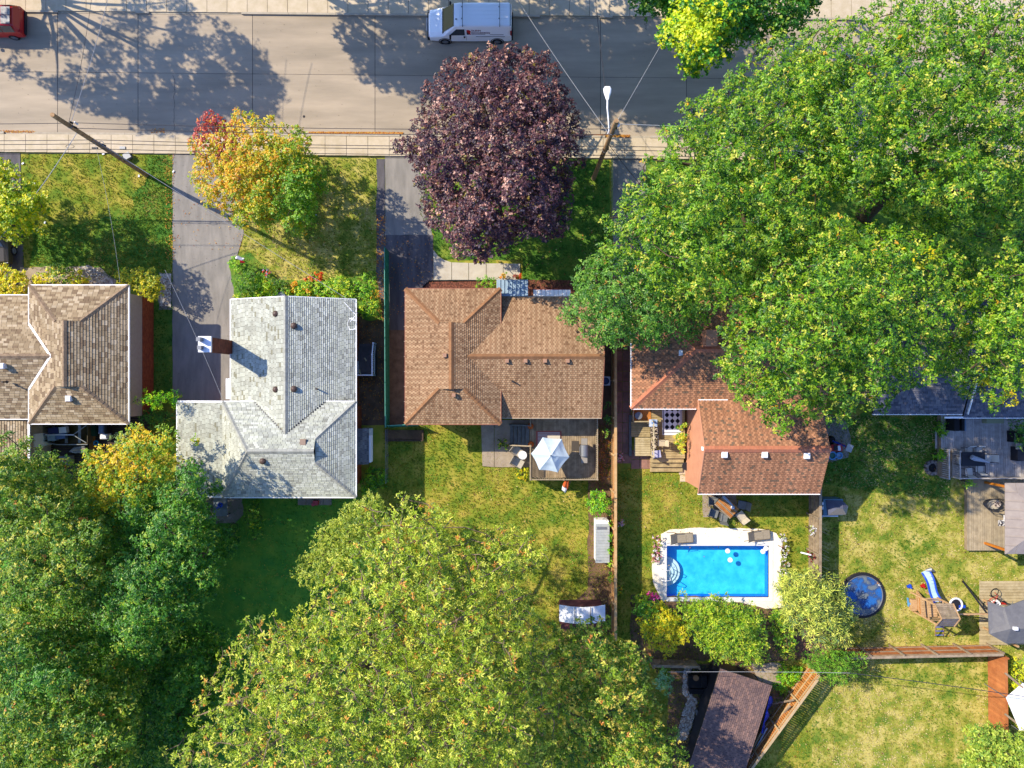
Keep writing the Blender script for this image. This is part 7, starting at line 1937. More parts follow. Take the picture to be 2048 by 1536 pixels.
# play tower
pt_ = thing('play_tower', 'timber play tower with pitched board roof, climbing ramp and blue slide', 'play set', G(1880, 1215))
m_tim = M('play_timber', A(232, 190, 138), A(204, 160, 110), scale=4, rough=.9, bump=.2, rand=.1)
rzz = 2.9
A0, A1, A2, A3 = G(1868, 1207, rzz), G(1906, 1207, rzz + 0), G(1920, 1238, 3.3), G(1883, 1238, 3.3)
B0, B1 = G(1870, 1253, 2.8), G(1908, 1253, 2.8)
nb = 8
for k in range(nb):
    t0, t1 = k / nb, (k + 1) / nb - .02
    p = [A0.lerp(A3, t0), A1.lerp(A2, t0), A1.lerp(A2, t1), A0.lerp(A3, t1)]
    MB().hexa([v - Vector((0, 0, .03)) for v in p], p).build('roof_board', m_wood_g, pt_)
for k in range(4):
    t0, t1 = k / 4, (k + 1) / 4 - .03
    p = [A3.lerp(B0, t0), A2.lerp(B1, t0), A2.lerp(B1, t1), A3.lerp(B0, t1)]
    MB().hexa([v - Vector((0, 0, .03)) for v in p], p).build('roof_board', M('grey_boards', A(150, 138, 134), A(130, 118, 114), scale=4, rough=.9, rand=.06), pt_)
for a_, c_ in ((A0, A3), (A1, A2), (A3, B0), (A2, B1)): MB().bar(a_ + Vector((0, 0, .02)), c_ + Vector((0, 0, .02)), .06, .07).build('roof_edge', m_tim, pt_)
tw0 = [(A0.x + .1, A0.y - .1), (A1.x - .1, A1.y - .1), (B1.x - .1, B1.y + .15), (B0.x + .1, B0.y + .15)]
for x, y in tw0: piece('post', pt_, (x, y, 1.4), (.1, .1, 2.8), m_tim)
boards(pt_, tw0[0][0], tw0[1][0], tw0[3][1], tw0[0][1], 1.35, m_tim, along='x', name='floor_board')
for i in range(4):
    a_, c_ = tw0[i], tw0[(i + 1) % 4]
    for z in (1.55, 1.95): MB().bar((a_[0], a_[1], z), (c_[0], c_[1], z), .04, .09).build('guard_rail', m_tim, pt_)
# ramp with rungs to the left
ra, rb_ = G(1834, 1182, .05), G(1832, 1214, .05); rc, rd_ = G(1868, 1225, 1.4), G(1866, 1250, 1.4)
for a_, c_ in ((ra, Vector((tw0[0][0], tw0[0][1], 1.35))), (rb_, Vector((tw0[3][0], tw0[3][1], 1.35)))): MB().bar(a_, c_, .06, .12).build('ramp_side', m_tim, pt_)
for k in range(10):
    t = (k + .5) / 10
    p0, p1 = ra.lerp(Vector((tw0[0][0], tw0[0][1], 1.35)), t), rb_.lerp(Vector((tw0[3][0], tw0[3][1], 1.35)), t)
    MB().bar(p0, p1, .13 if k % 2 else .16, .03).build('ramp_board', m_tim if k not in (3, 6) else m_wood_o, pt_)
ml = 0
MB().bx(G(1824, 0, .4).x, G(1834, 0, .4).x, G(0, 1222, .4).y, G(0, 1200, .4).y, 0, .4).build('side_bench', m_tim, pt_)
# ladder at the bottom
for xx in (1871, 1887): MB().bar(G(xx, 1248, 1.3), G(xx, 1272, .3), .05, .07).build('ladder_rail', m_tim, pt_)
for k, yy in enumerate((1254, 1262, 1270)): MB().bar(G(1871, yy, 1.15 - .3 * k), G(1887, yy, 1.15 - .3 * k), .04, .04).build('rung', m_blue, pt_)
# slide
sl = []
for k in range(11):
    t = k / 10; z = 1.45 * (1 - t) ** 1.3 + .12; g = G(1876 - 26 * t - 2.0 * math.sin(t * 6.28), 1204 - 62 * t, z); sl.append(g)
b = MB(); w_ = .27
for k in range(10):
    a_, c_ = sl[k], sl[k + 1]; X = (c_ - a_).normalized(); Y = Vector((-X.y, X.x, 0)).normalized() * w_
    b.hexa([a_ - Y - Vector((0, 0, .03)), a_ + Y - Vector((0, 0, .03)), c_ + Y - Vector((0, 0, .03)), c_ - Y - Vector((0, 0, .03))], [a_ - Y, a_ + Y, c_ + Y, c_ - Y])
b.build('slide_bed', M('slide_white_blue', A(190, 220, 250, .8), rough=.25, spec=.6), pt_)
for s in (-1, 1):
    pts = []
    for k in range(11):
        a_ = sl[k]; X = (sl[min(k + 1, 10)] - sl[max(k - 1, 0)]).normalized(); pts.append(a_ + Vector((-X.y, X.x, 0)).normalized() * w_ * s + Vector((0, 0, .06)))
    MB().tube(pts, .06, 8).build('slide_edge', m_blue, pt_)
g = G(1859, 1141, .1); o = MB().tube([(g.x - .3, g.y, .1), (g.x, g.y + .1, .22), (g.x + .3, g.y - .05, .12)], [.06, .16, .07], 8).build('soft_toy', m_grey); setp(o, 'small grey bundle lying at the foot of the blue slide', 'bundle')
# swing beam with A frame
sw_ = thing('swing_frame', 'timber swing beam with dark A-frame legs right of the play tower', 'swing frame', G(1950, 1225))
bm0, bm1 = G(1918, 1228, 2.1), G(1975, 1228, 2.1)
MB().bar(bm0, bm1, .1, .12).build('beam', m_tim, sw_)
for dy, nm in ((-1, 'leg'), (1, 'leg')): MB().bar(bm1, bm1 + Vector((-.35, .0 + dy * .75 + (0.9 if dy > 0 else 0), -2.1)), .09).build(nm, m_dark, sw_)
MB().bar(bm1 + Vector((-.9, 0, -.05)), bm1 + Vector((-.6, -.5, -1.2)), .06).build('brace', m_wood_o, sw_)
for dx in (-.9, -.5):
    MB().tube([bm1 + Vector((dx, 0, -.05)), bm1 + Vector((dx, 0, -1.6))], .01, 4).build('swing_rope', m_dark, sw_)
MB().box(tuple(bm1 + Vector((-.7, 0, -1.6))), (.45, .2, .04)).build('swing_seat', m_blue, sw_)
mt = thing('mini_trampoline', 'mini trampoline with white padded rim beside the play tower roof', 'trampoline', G(1912, 1209, 0))
g = G(1912, 1209, .5)
MB().torus((g.x, g.y, .5), .42, .07, 30, 6).build('padding', m_whiteg, mt); MB().cyl((g.x, g.y), .40, .47, .50, 30).build('mat', m_dark, mt)
for k in range(6):
    a = k * 1.047; MB().tube([(g.x + .42 * math.cos(a), g.y + .42 * math.sin(a), .46), (g.x + .44 * math.cos(a), g.y + .44 * math.sin(a), 0)], .02, 6).build('leg', m_grey, mt)
for (px, py, m_, lb) in ((1818, 1172, m_blue, 'blue and white toy lying left of the slide'), (1845, 1171, m_redp, 'red toy lying just left of the slide'), (1816, 1204, m_lb, 'pale blue toy stick on the grass left of the ramp'), (1862, 1218, m_redp, 'red toy on the ramp of the play tower')):
    g = G(px, py, .1 if 'ramp' not in lb or 'grass' in lb else 1.0)
    b = MB(); b.box((g.x, g.y, g.z), (.3 if 'stick' not in lb else .07, .16 if 'stick' not in lb else .6, .12), .5 if 'stick' not in lb else .1); b.cyl((g.x + .1, g.y - .1), .07, g.z - .06, g.z + .12, 10)
    o = b.build('toy', m_); setp(o, lb, 'toy', 'toys scattered by the play tower')
# shed with grey roof and plank pad
pp = thing('plank_terrace', 'pale bleached plank terrace at the right edge above the grey shed roof', 'deck', G(2005, 1195))
boards(pp, G(1959, 0, .15).x, G(2160, 0, .15).x, G(0, 1290, .15).y, G(0, 1162, .15).y, .15, m_wood_y, along='x', w=.19)
gs = thing('hip_roofed_shed', 'shed with dark grey hip roof at the right edge above the orange fence', 'shed', G(2030, 1245))
m_roofg = M('membrane_grey', A(134, 132, 132), A(120, 118, 120), scale=3, detail=7, rough=.8, bump=.2)
Q = [G(1976, 1203, 2.2), G(2040, 1190, 2.2) + Vector((2, .3, 0)), G(2110, 1287, 2.2) + Vector((1, 0, 0)), G(2012, 1287, 2.2), G(1979, 1268, 2.2)]
R0, R1 = G(2009, 1215, 2.5), G(2021, 1258, 2.9); R2 = G(2110, 1256, 2.9)
for f_ in ([Q[0], Q[4], Q[3], R1, R0], [Q[3], Q[2], R2, R1], [R0, R1, R2, Q[1]]):
    MB().hexa([p - Vector((0, 0, .08)) for p in f_], f_).build('roof_panel', m_roofg, gs)
for (px_, py_) in ((1985, 1208), (1985, 1264), (2015, 1282)): piece('post', gs, tuple(G(px_, py_, 1.05)), (.12, .12, 2.1), m_tim)
MB().bx(G(2030, 0, 1.9).x, G(2110, 0, 1.9).x, G(0, 1284, 1.9).y, G(0, 1222, 1.9).y, 0, 1.95).build('wall', m_siding5, gs)
MB().box((G(2031, 1257, 3.0).x, G(2031, 1257, 3.0).y, 3.0), (.25, .2, .2)).build('vent', m_whiteg, gs)
# bicycle and clutter
def bicycle(label, loc, rz, mat):
    t = thing('bicycle', label, 'bicycle', loc, rz)
    for x in (-.5, .5): MB().torus((x, 0, .33), .31, .025, 22, 5, 'Y').build('wheel', m_black, t, world=False)
    b = MB()
    for a_, c_ in (((-.5, 0, .33), (-.15, 0, .8)), ((-.15, 0, .8), (.35, 0, .78)), ((-.05, 0, .3), (.35, 0, .78)), ((-.5, 0, .33), (-.05, 0, .3)), ((-.05, 0, .3), (-.17, 0, .88)), ((.35, 0, .85), (.5, 0, .33))): b.tube([a_, c_], .02, 6)
    b.build('frame', mat, t, world=False)
    MB().tube([(.3, -.26, .95), (.36, 0, .88), (.3, .26, .95)], .018, 6).build('handlebar', m_grey, t, world=False)
    MB().box((-.18, 0, .92), (.24, .12, .05)).build('saddle', m_black, t, world=False)
    return t
bicycle('red bicycle leaning by the corner of the grey shed roof', G(1975, 1194, .15), 1.0, m_redp)
bicycle('dark bicycle leaning among the clutter right of the red one', G(1996, 1198, .15), -.4, m_dark)
for (px, py, m_, lb, s) in ((1990, 1205, m_white, 'white box in the clutter along the grey shed', .3), (2004, 1210, m_redp, 'dark red box in the clutter along the grey shed', .28), (2022, 1210, M('toy_yellow', A(240, 214, 30), rough=.4), 'bright yellow toy truck on the shed roof edge', .4)):
    g = G(px, py, .3); b = MB(); b.box((g.x, g.y, 2.3 if 'yellow' in lb else .35), (s * 1.3, s, .3), .3); b.box((g.x + .1, g.y, 2.5 if 'yellow' in lb else .55), (s * .5, s * .6, .15), .3)
    o = b.build('yard_clutter', m_); setp(o, lb, 'box')
# upper grey deck
ud = thing('grey_deck', 'weathered grey upper deck behind the dark roofed house', 'deck', G(1960, 890))
m_dk5 = M('grey_deck_boards', A(226, 216, 206), A(190, 180, 172), scale=2.5, detail=7, rough=.95, bump=.3, rand=.14)
uz = .8
ux0, uy0 = G(1882, 0, uz).x, G(0, 955, uz).y
boards(ud, ux0, ux0 + 9, G(0, 898, uz).y, y50 - .05, uz, m_dk5)
boards(ud, G(1907, 0, uz).x, ux0 + 9, uy0, G(0, 898, uz).y - .01, uz, m_dk5, seed=2)
MB().bx(ux0 + .05, ux0 + 8.9, uy0 + .05, y50 - .2, .3, uz - .04).build('joists', m_wood_g, ud)
boards(ud, G(1870, 0, .4).x, ux0 - .02, G(0, 897, .4).y, G(0, 862, .4).y, .42, m_dk5, seed=3, name='step_board')
railing(ud, [(G(1886, 0, uz).x, G(0, 898, uz).y, uz - .3), (G(1886, 0, uz).x, uy0, uz - .3)], 1.0, m_dk5, every=.14)
railing(ud, [(G(1904, 0, uz).x, G(0, 900, uz).y, uz), (G(1904, 0, uz).x, uy0 + .05, uz), (ux0 + 9, uy0 + .05, uz)], .9, m_dk5, every=.14)
MB().bx(G(1884, 0, .3).x, G(1888, 0, .3).x, uy0, G(0, 898, .3).y, 0, .75).build('skirt_board', m_wood_o, ud)
t5 = thing('dining_table', 'dark dining table among white cushioned chairs on the grey deck', 'table', G(1948, 918, uz))
g = G(1946, 918, uz + .7)
MB().box((g.x, g.y, uz + .72), (1.6, .95, .05)).build('table_top', m_dark, t5)
for sx in (-.7, .7):
    for sy in (-.38, .38): piece('leg', t5, (g.x + sx, g.y + sy, uz + .35), (.06, .06, .7), m_dark)
m_wcush = M('white_cushion', A(236, 230, 216), rough=.9)
for (x, y, a, lb) in ((1930, 902, math.pi, 'white cushioned chair at the top left of the dark dining table'), (1948, 902, math.pi, 'white cushioned chair at the top right of the dark dining table'), (1914, 919, -math.pi / 2, 'white cushioned chair at the left end of the dark dining table'),
                      (1930, 942, .15, 'white cushioned chair at the lower left of the dark dining table'), (1951, 935, 0, 'white cushioned chair at the lower right of the dark dining table'), (1968, 915, math.pi / 2, 'white cushioned chair at the right end of the dark dining table')):
    chair('deck_chair', lb, G(x, y, uz), a, m_dark, m_wcush, w=.55, d=.5, group='chairs round the dark dining table')
fu = thing('folded_umbrella', 'folded grey-white umbrella lying across the dark dining table', 'umbrella', G(1955, 918, uz))
MB().tube([G(1943, 914, 1.75), G(1950, 917, 1.75), G(1974, 923, 1.7), G(1979, 925, 1.7)], [.16, .17, .08, .04], 8).build('folds', M('grey_white_fabric', A(196, 202, 210), A(176, 182, 194), scale=6, rough=.9), fu)
MB().tube([G(1940, 913, 1.75), G(1982, 926, 1.7)], .02, 6).build('shaft', m_grey, fu)
barbecue('black barbecue standing at the right end of the grey deck', G(2020, 872, uz), 0, lid=m_black, base=m_black)
o = MB().bx(G(2021, 0, uz).x, G(2080, 0, uz).x, G(0, 920, uz).y, G(0, 893, uz).y, uz, uz + .7).build('storage_bench', m_dark); setp(o, 'long black storage bench at the lower right of the grey deck', 'bench')
o = MB().bx(G(1912, 0, uz).x, G(1932, 0, uz).x, G(0, 862, uz).y, G(0, 836, uz).y, uz, uz + .02).build('outdoor_mat', M('blue_mat', A(150, 170, 190), rough=1)); setp(o, 'pale blue outdoor mat by the back door on the grey deck', 'mat')
o = MB().bx(G(1891, 0, uz).x, G(1901, 0, uz).x, G(0, 860, uz).y, G(0, 836, uz).y, uz, uz + 1.0).build('recycling_bin', m_black); setp(o, 'black bin against the dark roofed house, left of two', 'bin')
o = MB().bx(G(1906, 0, uz).x, G(1911, 0, uz).x, G(0, 860, uz).y, G(0, 836, uz).y, uz, uz + 1.0).build('recycling_bin', m_black); setp(o, 'narrow black bin right beside the wider bin on the deck', 'bin')
o = MB().bx(G(1964, 0, uz).x, G(1998, 0, uz).x, G(0, 846, uz).y, G(0, 834, uz).y, uz, uz + .5).build('window_box', M('sage_box', A(176, 180, 140), rough=.9)); setp(o, 'long sage green box below the eave on the grey deck', 'planter')
# lower deck and gazebo
ld = thing('lower_deck', 'sunlit lower timber deck in front of the metal roofed gazebo', 'deck', G(1990, 1030))
lz = .35
m_dk6 = M('lower_deck_boards', A(206, 186, 150), A(176, 158, 126), scale=2.5, detail=7, rough=.95, bump=.3, rand=.14)
boards(ld, G(1934, 0, lz).x, G(2160, 0, lz).x, G(0, 1101, lz).y, G(0, 959, lz).y, lz, m_dk6)
MB().bx(G(1934, 0, lz).x + .03, G(2160, 0, lz).x, G(0, 1101, lz).y + .03, G(0, 959, lz).y, 0, lz - .04).build('joists', m_wood_g, ld)
gz = thing('gazebo', 'gazebo with pale taupe metal roof and orange timber posts, cut by the right edge', 'gazebo', G(2040, 1040))
m_gr = M('taupe_metal', A(186, 172, 160), A(170, 156, 146), scale=2, rough=.6)
gzz = 2.5; gx0_, gy0_, gy1_ = G(2010, 0, gzz).x, G(0, 1108, gzz).y, G(0, 966, gzz).y
gw = gy1_ - gy0_; gr = gw / 2; apx = Vector((gx0_ + gr, (gy0_ + gy1_) / 2, gzz + .9))
nS = 8
for k in range(nS):
    y0__, y1__ = gy0_ + gw * k / nS, gy0_ + gw * (k + 1) / nS - .02
    f1 = lambda y: max(0.02, 1 - abs(y - (gy0_ + gy1_) / 2) / gr)
    p = [Vector((gx0_, y0__, gzz)), Vector((gx0_, y1__, gzz)), Vector((gx0_ + gr * f1(y1__), y1__, gzz + .9 * f1(y1__))), Vector((gx0_ + gr * f1(y0__), y0__, gzz + .9 * f1(y0__)))]
    MB().hexa([v - Vector((0, 0, .04)) for v in p], p).build('roof_panel', m_gr, gz)
    MB().bar(p[1] + Vector((0, .01, .02)), p[2] + Vector((0, .01, .02)), .04, .05).build('seam', m_gr, gz)
for s_, yy in ((1, gy0_), (-1, gy1_)):
    for k in range(7):
        xa_ = gx0_ + 2 * gr * k / 7; xb_ = gx0_ + 2 * gr * (k + 1) / 7 - .02; f1 = lambda x: 1 - abs(x - gx0_ - gr) / gr
        p = [Vector((xa_, yy, gzz)), Vector((xb_, yy, gzz)), Vector((xb_, yy + s_ * gr * f1(xb_), gzz + .9 * f1(xb_))), Vector((xa_, yy + s_ * gr * f1(xa_), gzz + .9 * f1(xa_)))]
        MB().hexa([v - Vector((0, 0, .04)) for v in p], p).build('roof_panel', m_gr, gz)
for yy in (gy0_ + .25, gy1_ - .25):
    for xx in (gx0_ + .1, gx0_ + 2 * gr - .2): piece('post', gz, (xx, yy, 1.35), (.15, .15, 2.3), M('post_orange', A(226, 140, 40), A(206, 120, 30), scale=4, rough=.8))
ec = thing('egg_chair', 'oval hanging egg chair with dark hoops and cream cushion beside the gazebo', 'chair', G(1990, 1010, lz))
g = G(1990, 1009, 1.0)
for k in range(4):
    MB().torus((g.x, g.y, 1.3 - .22 * k), .72 - .07 * k, .028, 30, 5, sq=(1.1, .62)).build('hoop', m_dark, ec)
for a in (0.3, 1.3, 2.4, 3.6, 4.8, 5.7): MB().tube([(g.x + .78 * math.cos(a), g.y + .44 * math.sin(a), 1.3), (g.x + .5 * math.cos(a), g.y + .28 * math.sin(a), .55)], .02, 5).build('strut', m_dark, ec)
MB().cyl((g.x + .15, g.y - .02), .38, .55, .75, 20).build('cushion', m_cream, ec)
MB().cyl((g.x + .3, g.y), .22, .75, .85, 16).build('pillow', M('speckled_pillow', A(236, 220, 206), A(80, 60, 60), scale=12, detail=1, rough=1, stops=(.5, .56)), ec)
chair('metal_chair', 'dark metal framed chair below the egg chair at the gazebo edge', G(2006, 1034, lz), math.pi / 2, m_dark, m_whiteg, w=.5, d=.5)
o = MB().bx(G(1996, 0, lz).x, G(2012, 0, lz).x, G(0, 1052, lz).y, G(0, 1040, lz).y, lz, lz + .015).build('spotted_mat', M('spotted', A(240, 234, 226), A(60, 56, 60), scale=10, detail=0, rough=1, stops=(.52, .56))); setp(o, 'white mat with dark spots at the gazebo edge on the lower deck', 'mat')
fr_ = thing('stone_fire_ring', 'round grey stone fire ring on the lawn left of the grey deck', 'fire ring', G(1862, 935))
g = G(1862, 935)
for k in range(11):
    a = k * 6.2832 / 11; MB().box((g.x + .42 * math.cos(a), g.y + .42 * math.sin(a), .13), (.22, .2, .26), a).build('stone', M('ring_stone', A(170, 160, 152), A(120, 114, 110), scale=6, rough=1, rand=.15), fr_)
MB().cyl((g.x, g.y), .34, 0, .06, 16).build('ash', m_dark, fr_)

# ------------------------------------------------------------------ bottom right: dark shed, tarp, timbers
ds = thing('dark_shed', 'large shed with purplish brown shingle roof tilted beside the diagonal fence', 'shed', G(1455, 1440))
zs = 2.7
S0, S1, S2, S3 = G(1441, 1337, 3.2), G(1544, 1371, 2.6), G(1468, 1610, 2.6), G(1355, 1600, 3.2)
P6 = palette([A(150, 122, 112), A(136, 112, 106), A(166, 132, 118)], [4, 3, 2], .07)
roof(ds, [[S0, S1, S2, S3]], P6, 71, course=.15, tab=.3)
c_ = [(p.x, p.y) for p in (S0, S1, S2, S3)]; cm = (sum(p[0] for p in c_) / 4, sum(p[1] for p in c_) / 4)
MB().prism([(cm[0] + (p[0] - cm[0]) * .78 + .25, cm[1] + (p[1] - cm[1]) * .93) for p in c_], 0, 2.5).build('wall', m_dark, ds)
tp = thing('blue_tarpaulin', 'crumpled bright blue tarpaulin hanging down the side of the dark shed', 'tarpaulin', G(1530, 1425))
m_tarp = M('tarp_blue', A(40, 90, 230), A(30, 70, 200), scale=3, rough=.5, bump=.6, bscale=5)
b = MB(); r = random.Random(3)
L0 = [G(1540 - 2.1 * k, 1392 + 9.2 * k, 1.6 - .05 * k) for k in range(9)]; L1 = [G(1546 - 2.6 * k + (3 if k % 3 else -2), 1392 + 9.2 * k, .5 + .15 * (k % 2)) for k in range(9)]
Lm = [L0[k].lerp(L1[k], .5) + Vector((r.uniform(-.1, .15), r.uniform(-.05, .05), r.uniform(-.1, .2))) for k in range(9)]
for k in range(8):
    b.poly([L0[k], L0[k + 1], Lm[k + 1], Lm[k]]); b.poly([Lm[k], Lm[k + 1], L1[k + 1], L1[k]])
o = b.build('sheet', m_tarp, tp, smooth=True); o.modifiers.new('t', 'SOLIDIFY').thickness = .03
for k, (a_, c2, m_) in enumerate((((1534, 1456), (1500, 1518), m_can), ((1530, 1462), (1504, 1512), m_white), ((1524, 1462), (1500, 1508), m_wood_y))):
    o = MB().bar(G(*a_, 1.0 - .1 * k), G(*c2, .8 - .1 * k), .10, .05).build('plank', m_); setp(o, ['blue-grey plank, outermost of the stack beside the dark shed', 'white plank in the middle of the stack beside the dark shed', 'pale wooden plank nearest the dark shed wall'][k], 'plank', 'planks beside the dark shed')
bb_ = thing('black_planters', 'black rectangular ponds and boxes in the dark bed left of the shed', 'planter', G(1400, 1380))
for (x0_, x1_, y0_, y1_, h_) in ((1378, 1410, 1352, 1376, .5), (1380, 1412, 1378, 1388, .35), (1404, 1414, 1352, 1376, .7)):
    MB().bx(G(x0_, 0, h_).x, G(x1_, 0, h_).x, G(0, y1_, h_).y, G(0, y0_, h_).y, 0, h_).build('box', m_black, bb_)
g = G(1392, 1356, .6); o = MB().cyl((g.x, g.y), .16, .5, .62, 16, .2).build('terracotta_bowl', M('terracotta', A(170, 130, 90), rough=.9)); setp(o, 'round tan bowl on the black planter left of the dark shed', 'bowl')
sheet('dark_bed', [(1376, 1330), (1440, 1330), (1440, 1400), (1400, 1540), (1350, 1540), (1380, 1440), (1400, 1400)], 0.02, M('black_soil', (0, 0, 0)))
o = MB().bar(G(1392, 1420, .2), G(1398, 1436, .2), .2, .04).build('paving_slab', m_grey); setp(o, 'small pale grey slab lying in the dark bed beside the shed', 'slab')
wt = thing('white_marquee', 'white fabric marquee corner beyond the red-brown fence at the right edge', 'marquee', G(2060, 1410))
mz = 2.2
M0, M1, M2_, M3 = G(2012, 1395, mz), G(2046, 1366, mz), G(2160, 1460, mz), G(2040, 1462, mz); Mc = G(2100, 1420, 2.9)
for a_, c2 in ((M0, M1), (M1, M2_), (M2_, M3), (M3, M0)):
    MB().hexa([p - Vector((0, 0, .03)) for p in (a_, c2, Mc)], [a_, c2, Mc]).build('roof_panel', m_whiteg, wt)
for p in (M0, M1, M3): MB().tube([(p.x, p.y, 0), (p.x, p.y, mz)], .03, 6).build('pole', m_grey, wt)
for a_, c2, lb in (((2010, 1346, 1.9), (2056, 1384, 2.3), 'upper grey timber beam crossing towards the white marquee'), ((2010, 1428, 1.9), (2056, 1464, 2.3), 'lower grey timber beam crossing towards the white marquee')):
    o = MB().bar(G(*a_), G(*c2), .13).build('timber_beam', m_wood_g); setp(o, lb, 'beam', 'beams behind the red-brown fence')
sheet('patio', wobble([(1500, 1326), (1560, 1326), (1576, 1352), (1560, 1376), (1520, 1370)], 2, 10, 4), .03, m_patio, .05)
o = sheet('patio', wobble([(1572, 1262), (1650, 1262), (1650, 1312), (1572, 1312)], 1, 10, 4), .05, M('brown_pad', A(150, 110, 90), A(130, 94, 78), scale=3, rough=.95), .05)

# ------------------------------------------------------------------ left back yard: boat and friends
bd = thing('boat_deck', 'dark timber deck behind the left house holding the boat', 'deck', G(150, 890))
m_bdk = M('dark_deck_boards', A(92, 78, 66), A(70, 60, 54), scale=2.5, rough=.95, bump=.3, rand=.14)
boards(bd, G(60, 0, .2).x, G(300, 0, .2).x, G(0, 960, .2).y, G(0, 812, .2).y, .2, m_bdk, along='x')
bt = thing('boat', 'open aluminium boat with pointed bow and pale centre beam behind the left house', 'boat', G(128, 868, .2))
m_alu = M('aluminium', A(176, 180, 176), A(150, 154, 152), scale=3, rough=.4, metal=.3)
ax, bxx, yc = G(70, 0, 1.0).x, G(176, 0, 1.0).x, G(0, 868, 1.0).y
L_ = bxx - ax
def hw(t): return .72 * min(1, (t / .38) ** .6) if t > 0 else 0
st_ = np.linspace(0, 1, 13); b = MB(); rows = []
for t in st_:
    x = ax + L_ * t; w = hw(t); zk = .32 + .25 * (1 - min(1, t / .3)) ** 2
    rows.append([(x, yc - w, 1.05), (x, yc - w * .85, .6), (x, yc, zk), (x, yc + w * .85, .6), (x, yc + w, 1.05)])
for k in range(12):
    for j in range(4): b.poly([rows[k][j], rows[k + 1][j], rows[k + 1][j + 1], rows[k][j + 1]])
b.poly(rows[-1])
o = b.build('hull', M('boat_yellow_olive', A(120, 104, 60), A(90, 80, 56), scale=2, rough=.6), bt, smooth=False); o.modifiers.new('t', 'SOLIDIFY').thickness = .03
for s in (0, 4): MB().tube([rows[k][s] for k in range(13)], .035, 6).build('gunwale', m_alu, bt)
MB().bar((ax + .8, yc - .05, 1.12), (bxx - .9, yc - .05, 1.12), .07, .05).build('centre_beam', m_whiteg, bt)
for dy in (-.6, .6): MB().bar((bxx - .95, yc - .05, 1.12), (bxx - .05, yc + dy, 1.1), .05, .05).build('trailer_arm', m_alu, bt)
for t in (.3, .55, .8): MB().bar((ax + L_ * t, yc - hw(t) * .9, .75), (ax + L_ * t, yc + hw(t) * .9, .75), .2, .04).build('thwart', m_alu, bt)
m_bbox = M('blue_box', A(120, 146, 190), A(90, 116, 160), scale=4, rough=.6)
for (x, y, w, d, m_, lb) in ((105, 875, .55, .45, m_can, 'pale blue box in the boat, nearest the bow'), (122, 872, .7, .4, m_bbox, 'blue box amidships in the boat'), (127, 860, .5, .42, m_whiteg, 'white crate with holes in the boat amidships'), (108, 861, .7, .4, M('navy_bag', A(60, 70, 130), rough=.8), 'navy bag in the boat near the bow')):
    g = G(x, y, 1.0); o = MB().box((g.x, g.y, .95), (w, d, .34), .1).build('crate', m_); setp(o, lb, 'box', 'boxes stowed in the boat')
fb = thing('folded_canopy', 'folded grey and cream canopy lying on the boat deck', 'canopy', G(155, 900, .2))
for k in range(3): MB().tube([G(139, 903, .5), G(150, 897 + 3 * k, .8), G(170 + 2 * k, 893 + 5 * k, .8)], [.04, .12, .08], 8).build('fold', m_taupe if k == 1 else m_greyf, fb)
for (x0_, x1_, y0_, y1_, h_, m_, nm, ct, lb) in ((197, 208, 849, 867, .9, m_bbox, 'cabinet', 'cabinet', 'blue-grey cabinet against the left house right of the boat'), (208, 214, 849, 867, .8, m_dark, 'gas_bottle_box', 'box', 'dark slim box beside the blue-grey cabinet'), (200, 214, 868, 878, .7, m_whiteg, 'cool_box', 'cool box', 'white cool box below the blue-grey cabinet'),
                                         (178, 190, 872, 904, .25, m_wood_o, 'pallet', 'pallet', 'orange-brown timber pallet right of the boat stern'), (118, 140, 912, 930, .7, m_greyf, 'metal_table', 'table', 'square grey table with red tool below the folded canopy'), (84, 98, 916, 932, .6, m_grey, 'water_tub', 'tub', 'pale round-edged tub at the left of the deck'),
                                         (178, 189, 849, 872, .6, M('green_tarp', A(50, 96, 80), rough=.8), 'covered_stack', 'stack', 'green covered stack between boat and cabinet')):
    b = MB(); b.bx(G(x0_, 0, h_).x, G(x1_, 0, h_).x, G(0, y1_, h_).y, G(0, y0_, h_).y, .2, h_); b.bx(G(x0_, 0, h_).x + .05, G(x1_, 0, h_).x - .05, G(0, y1_, h_).y + .05, G(0, y0_, h_).y - .05, h_, h_ + .05)
    o = b.build(nm, m_); setp(o, lb, ct)
o = MB().torus(tuple(G(192, 886, .4)), .14, .06, 14, 6).build('hose_reel', M('cyan_hose', A(40, 160, 200), rough=.4)); setp(o, 'small turquoise coil on the pallet beside the boat', 'hose')
o = MB().bar(G(126, 918, .8), G(134, 926, .8), .06).build('red_tool', m_redp); setp(o, 'red handled tool lying on the square grey table', 'tool')

# ------------------------------------------------------------------ grey house back and front bits
pt2 = thing('glass_table', 'glass topped patio table in the shade behind the grey roofed house', 'table', G(441, 1012))
g = G(441, 1014, .72); MB().box((g.x, g.y, .72), (.95, 1.25, .03)).build('table_top', M('pale_glass_top', A(150, 165, 175), rough=.15), pt2)
for sx in (-.4, .4):
    for sy in (-.55, .55): piece('leg', pt2, (g.x + sx, g.y + sy, .35), (.05, .05, .7), m_dark)
g = G(440, 1010, .85); o = MB().torus((g.x, g.y, .82), .12, .07, 12, 6).tube([(g.x - .1, g.y - .1, .8), (g.x - .25, g.y - .25, .78)], .05, 6).build('blue_cloth', m_blue); setp(o, 'bright blue crumpled cloth on the glass patio table', 'cloth')
chair('folding_chair', 'pale folding chair left of the glass patio table', G(417, 1008), -math.pi / 2, m_frameg, M('sage_fabric', A(120, 140, 130), rough=.9), w=.5, d=.45)
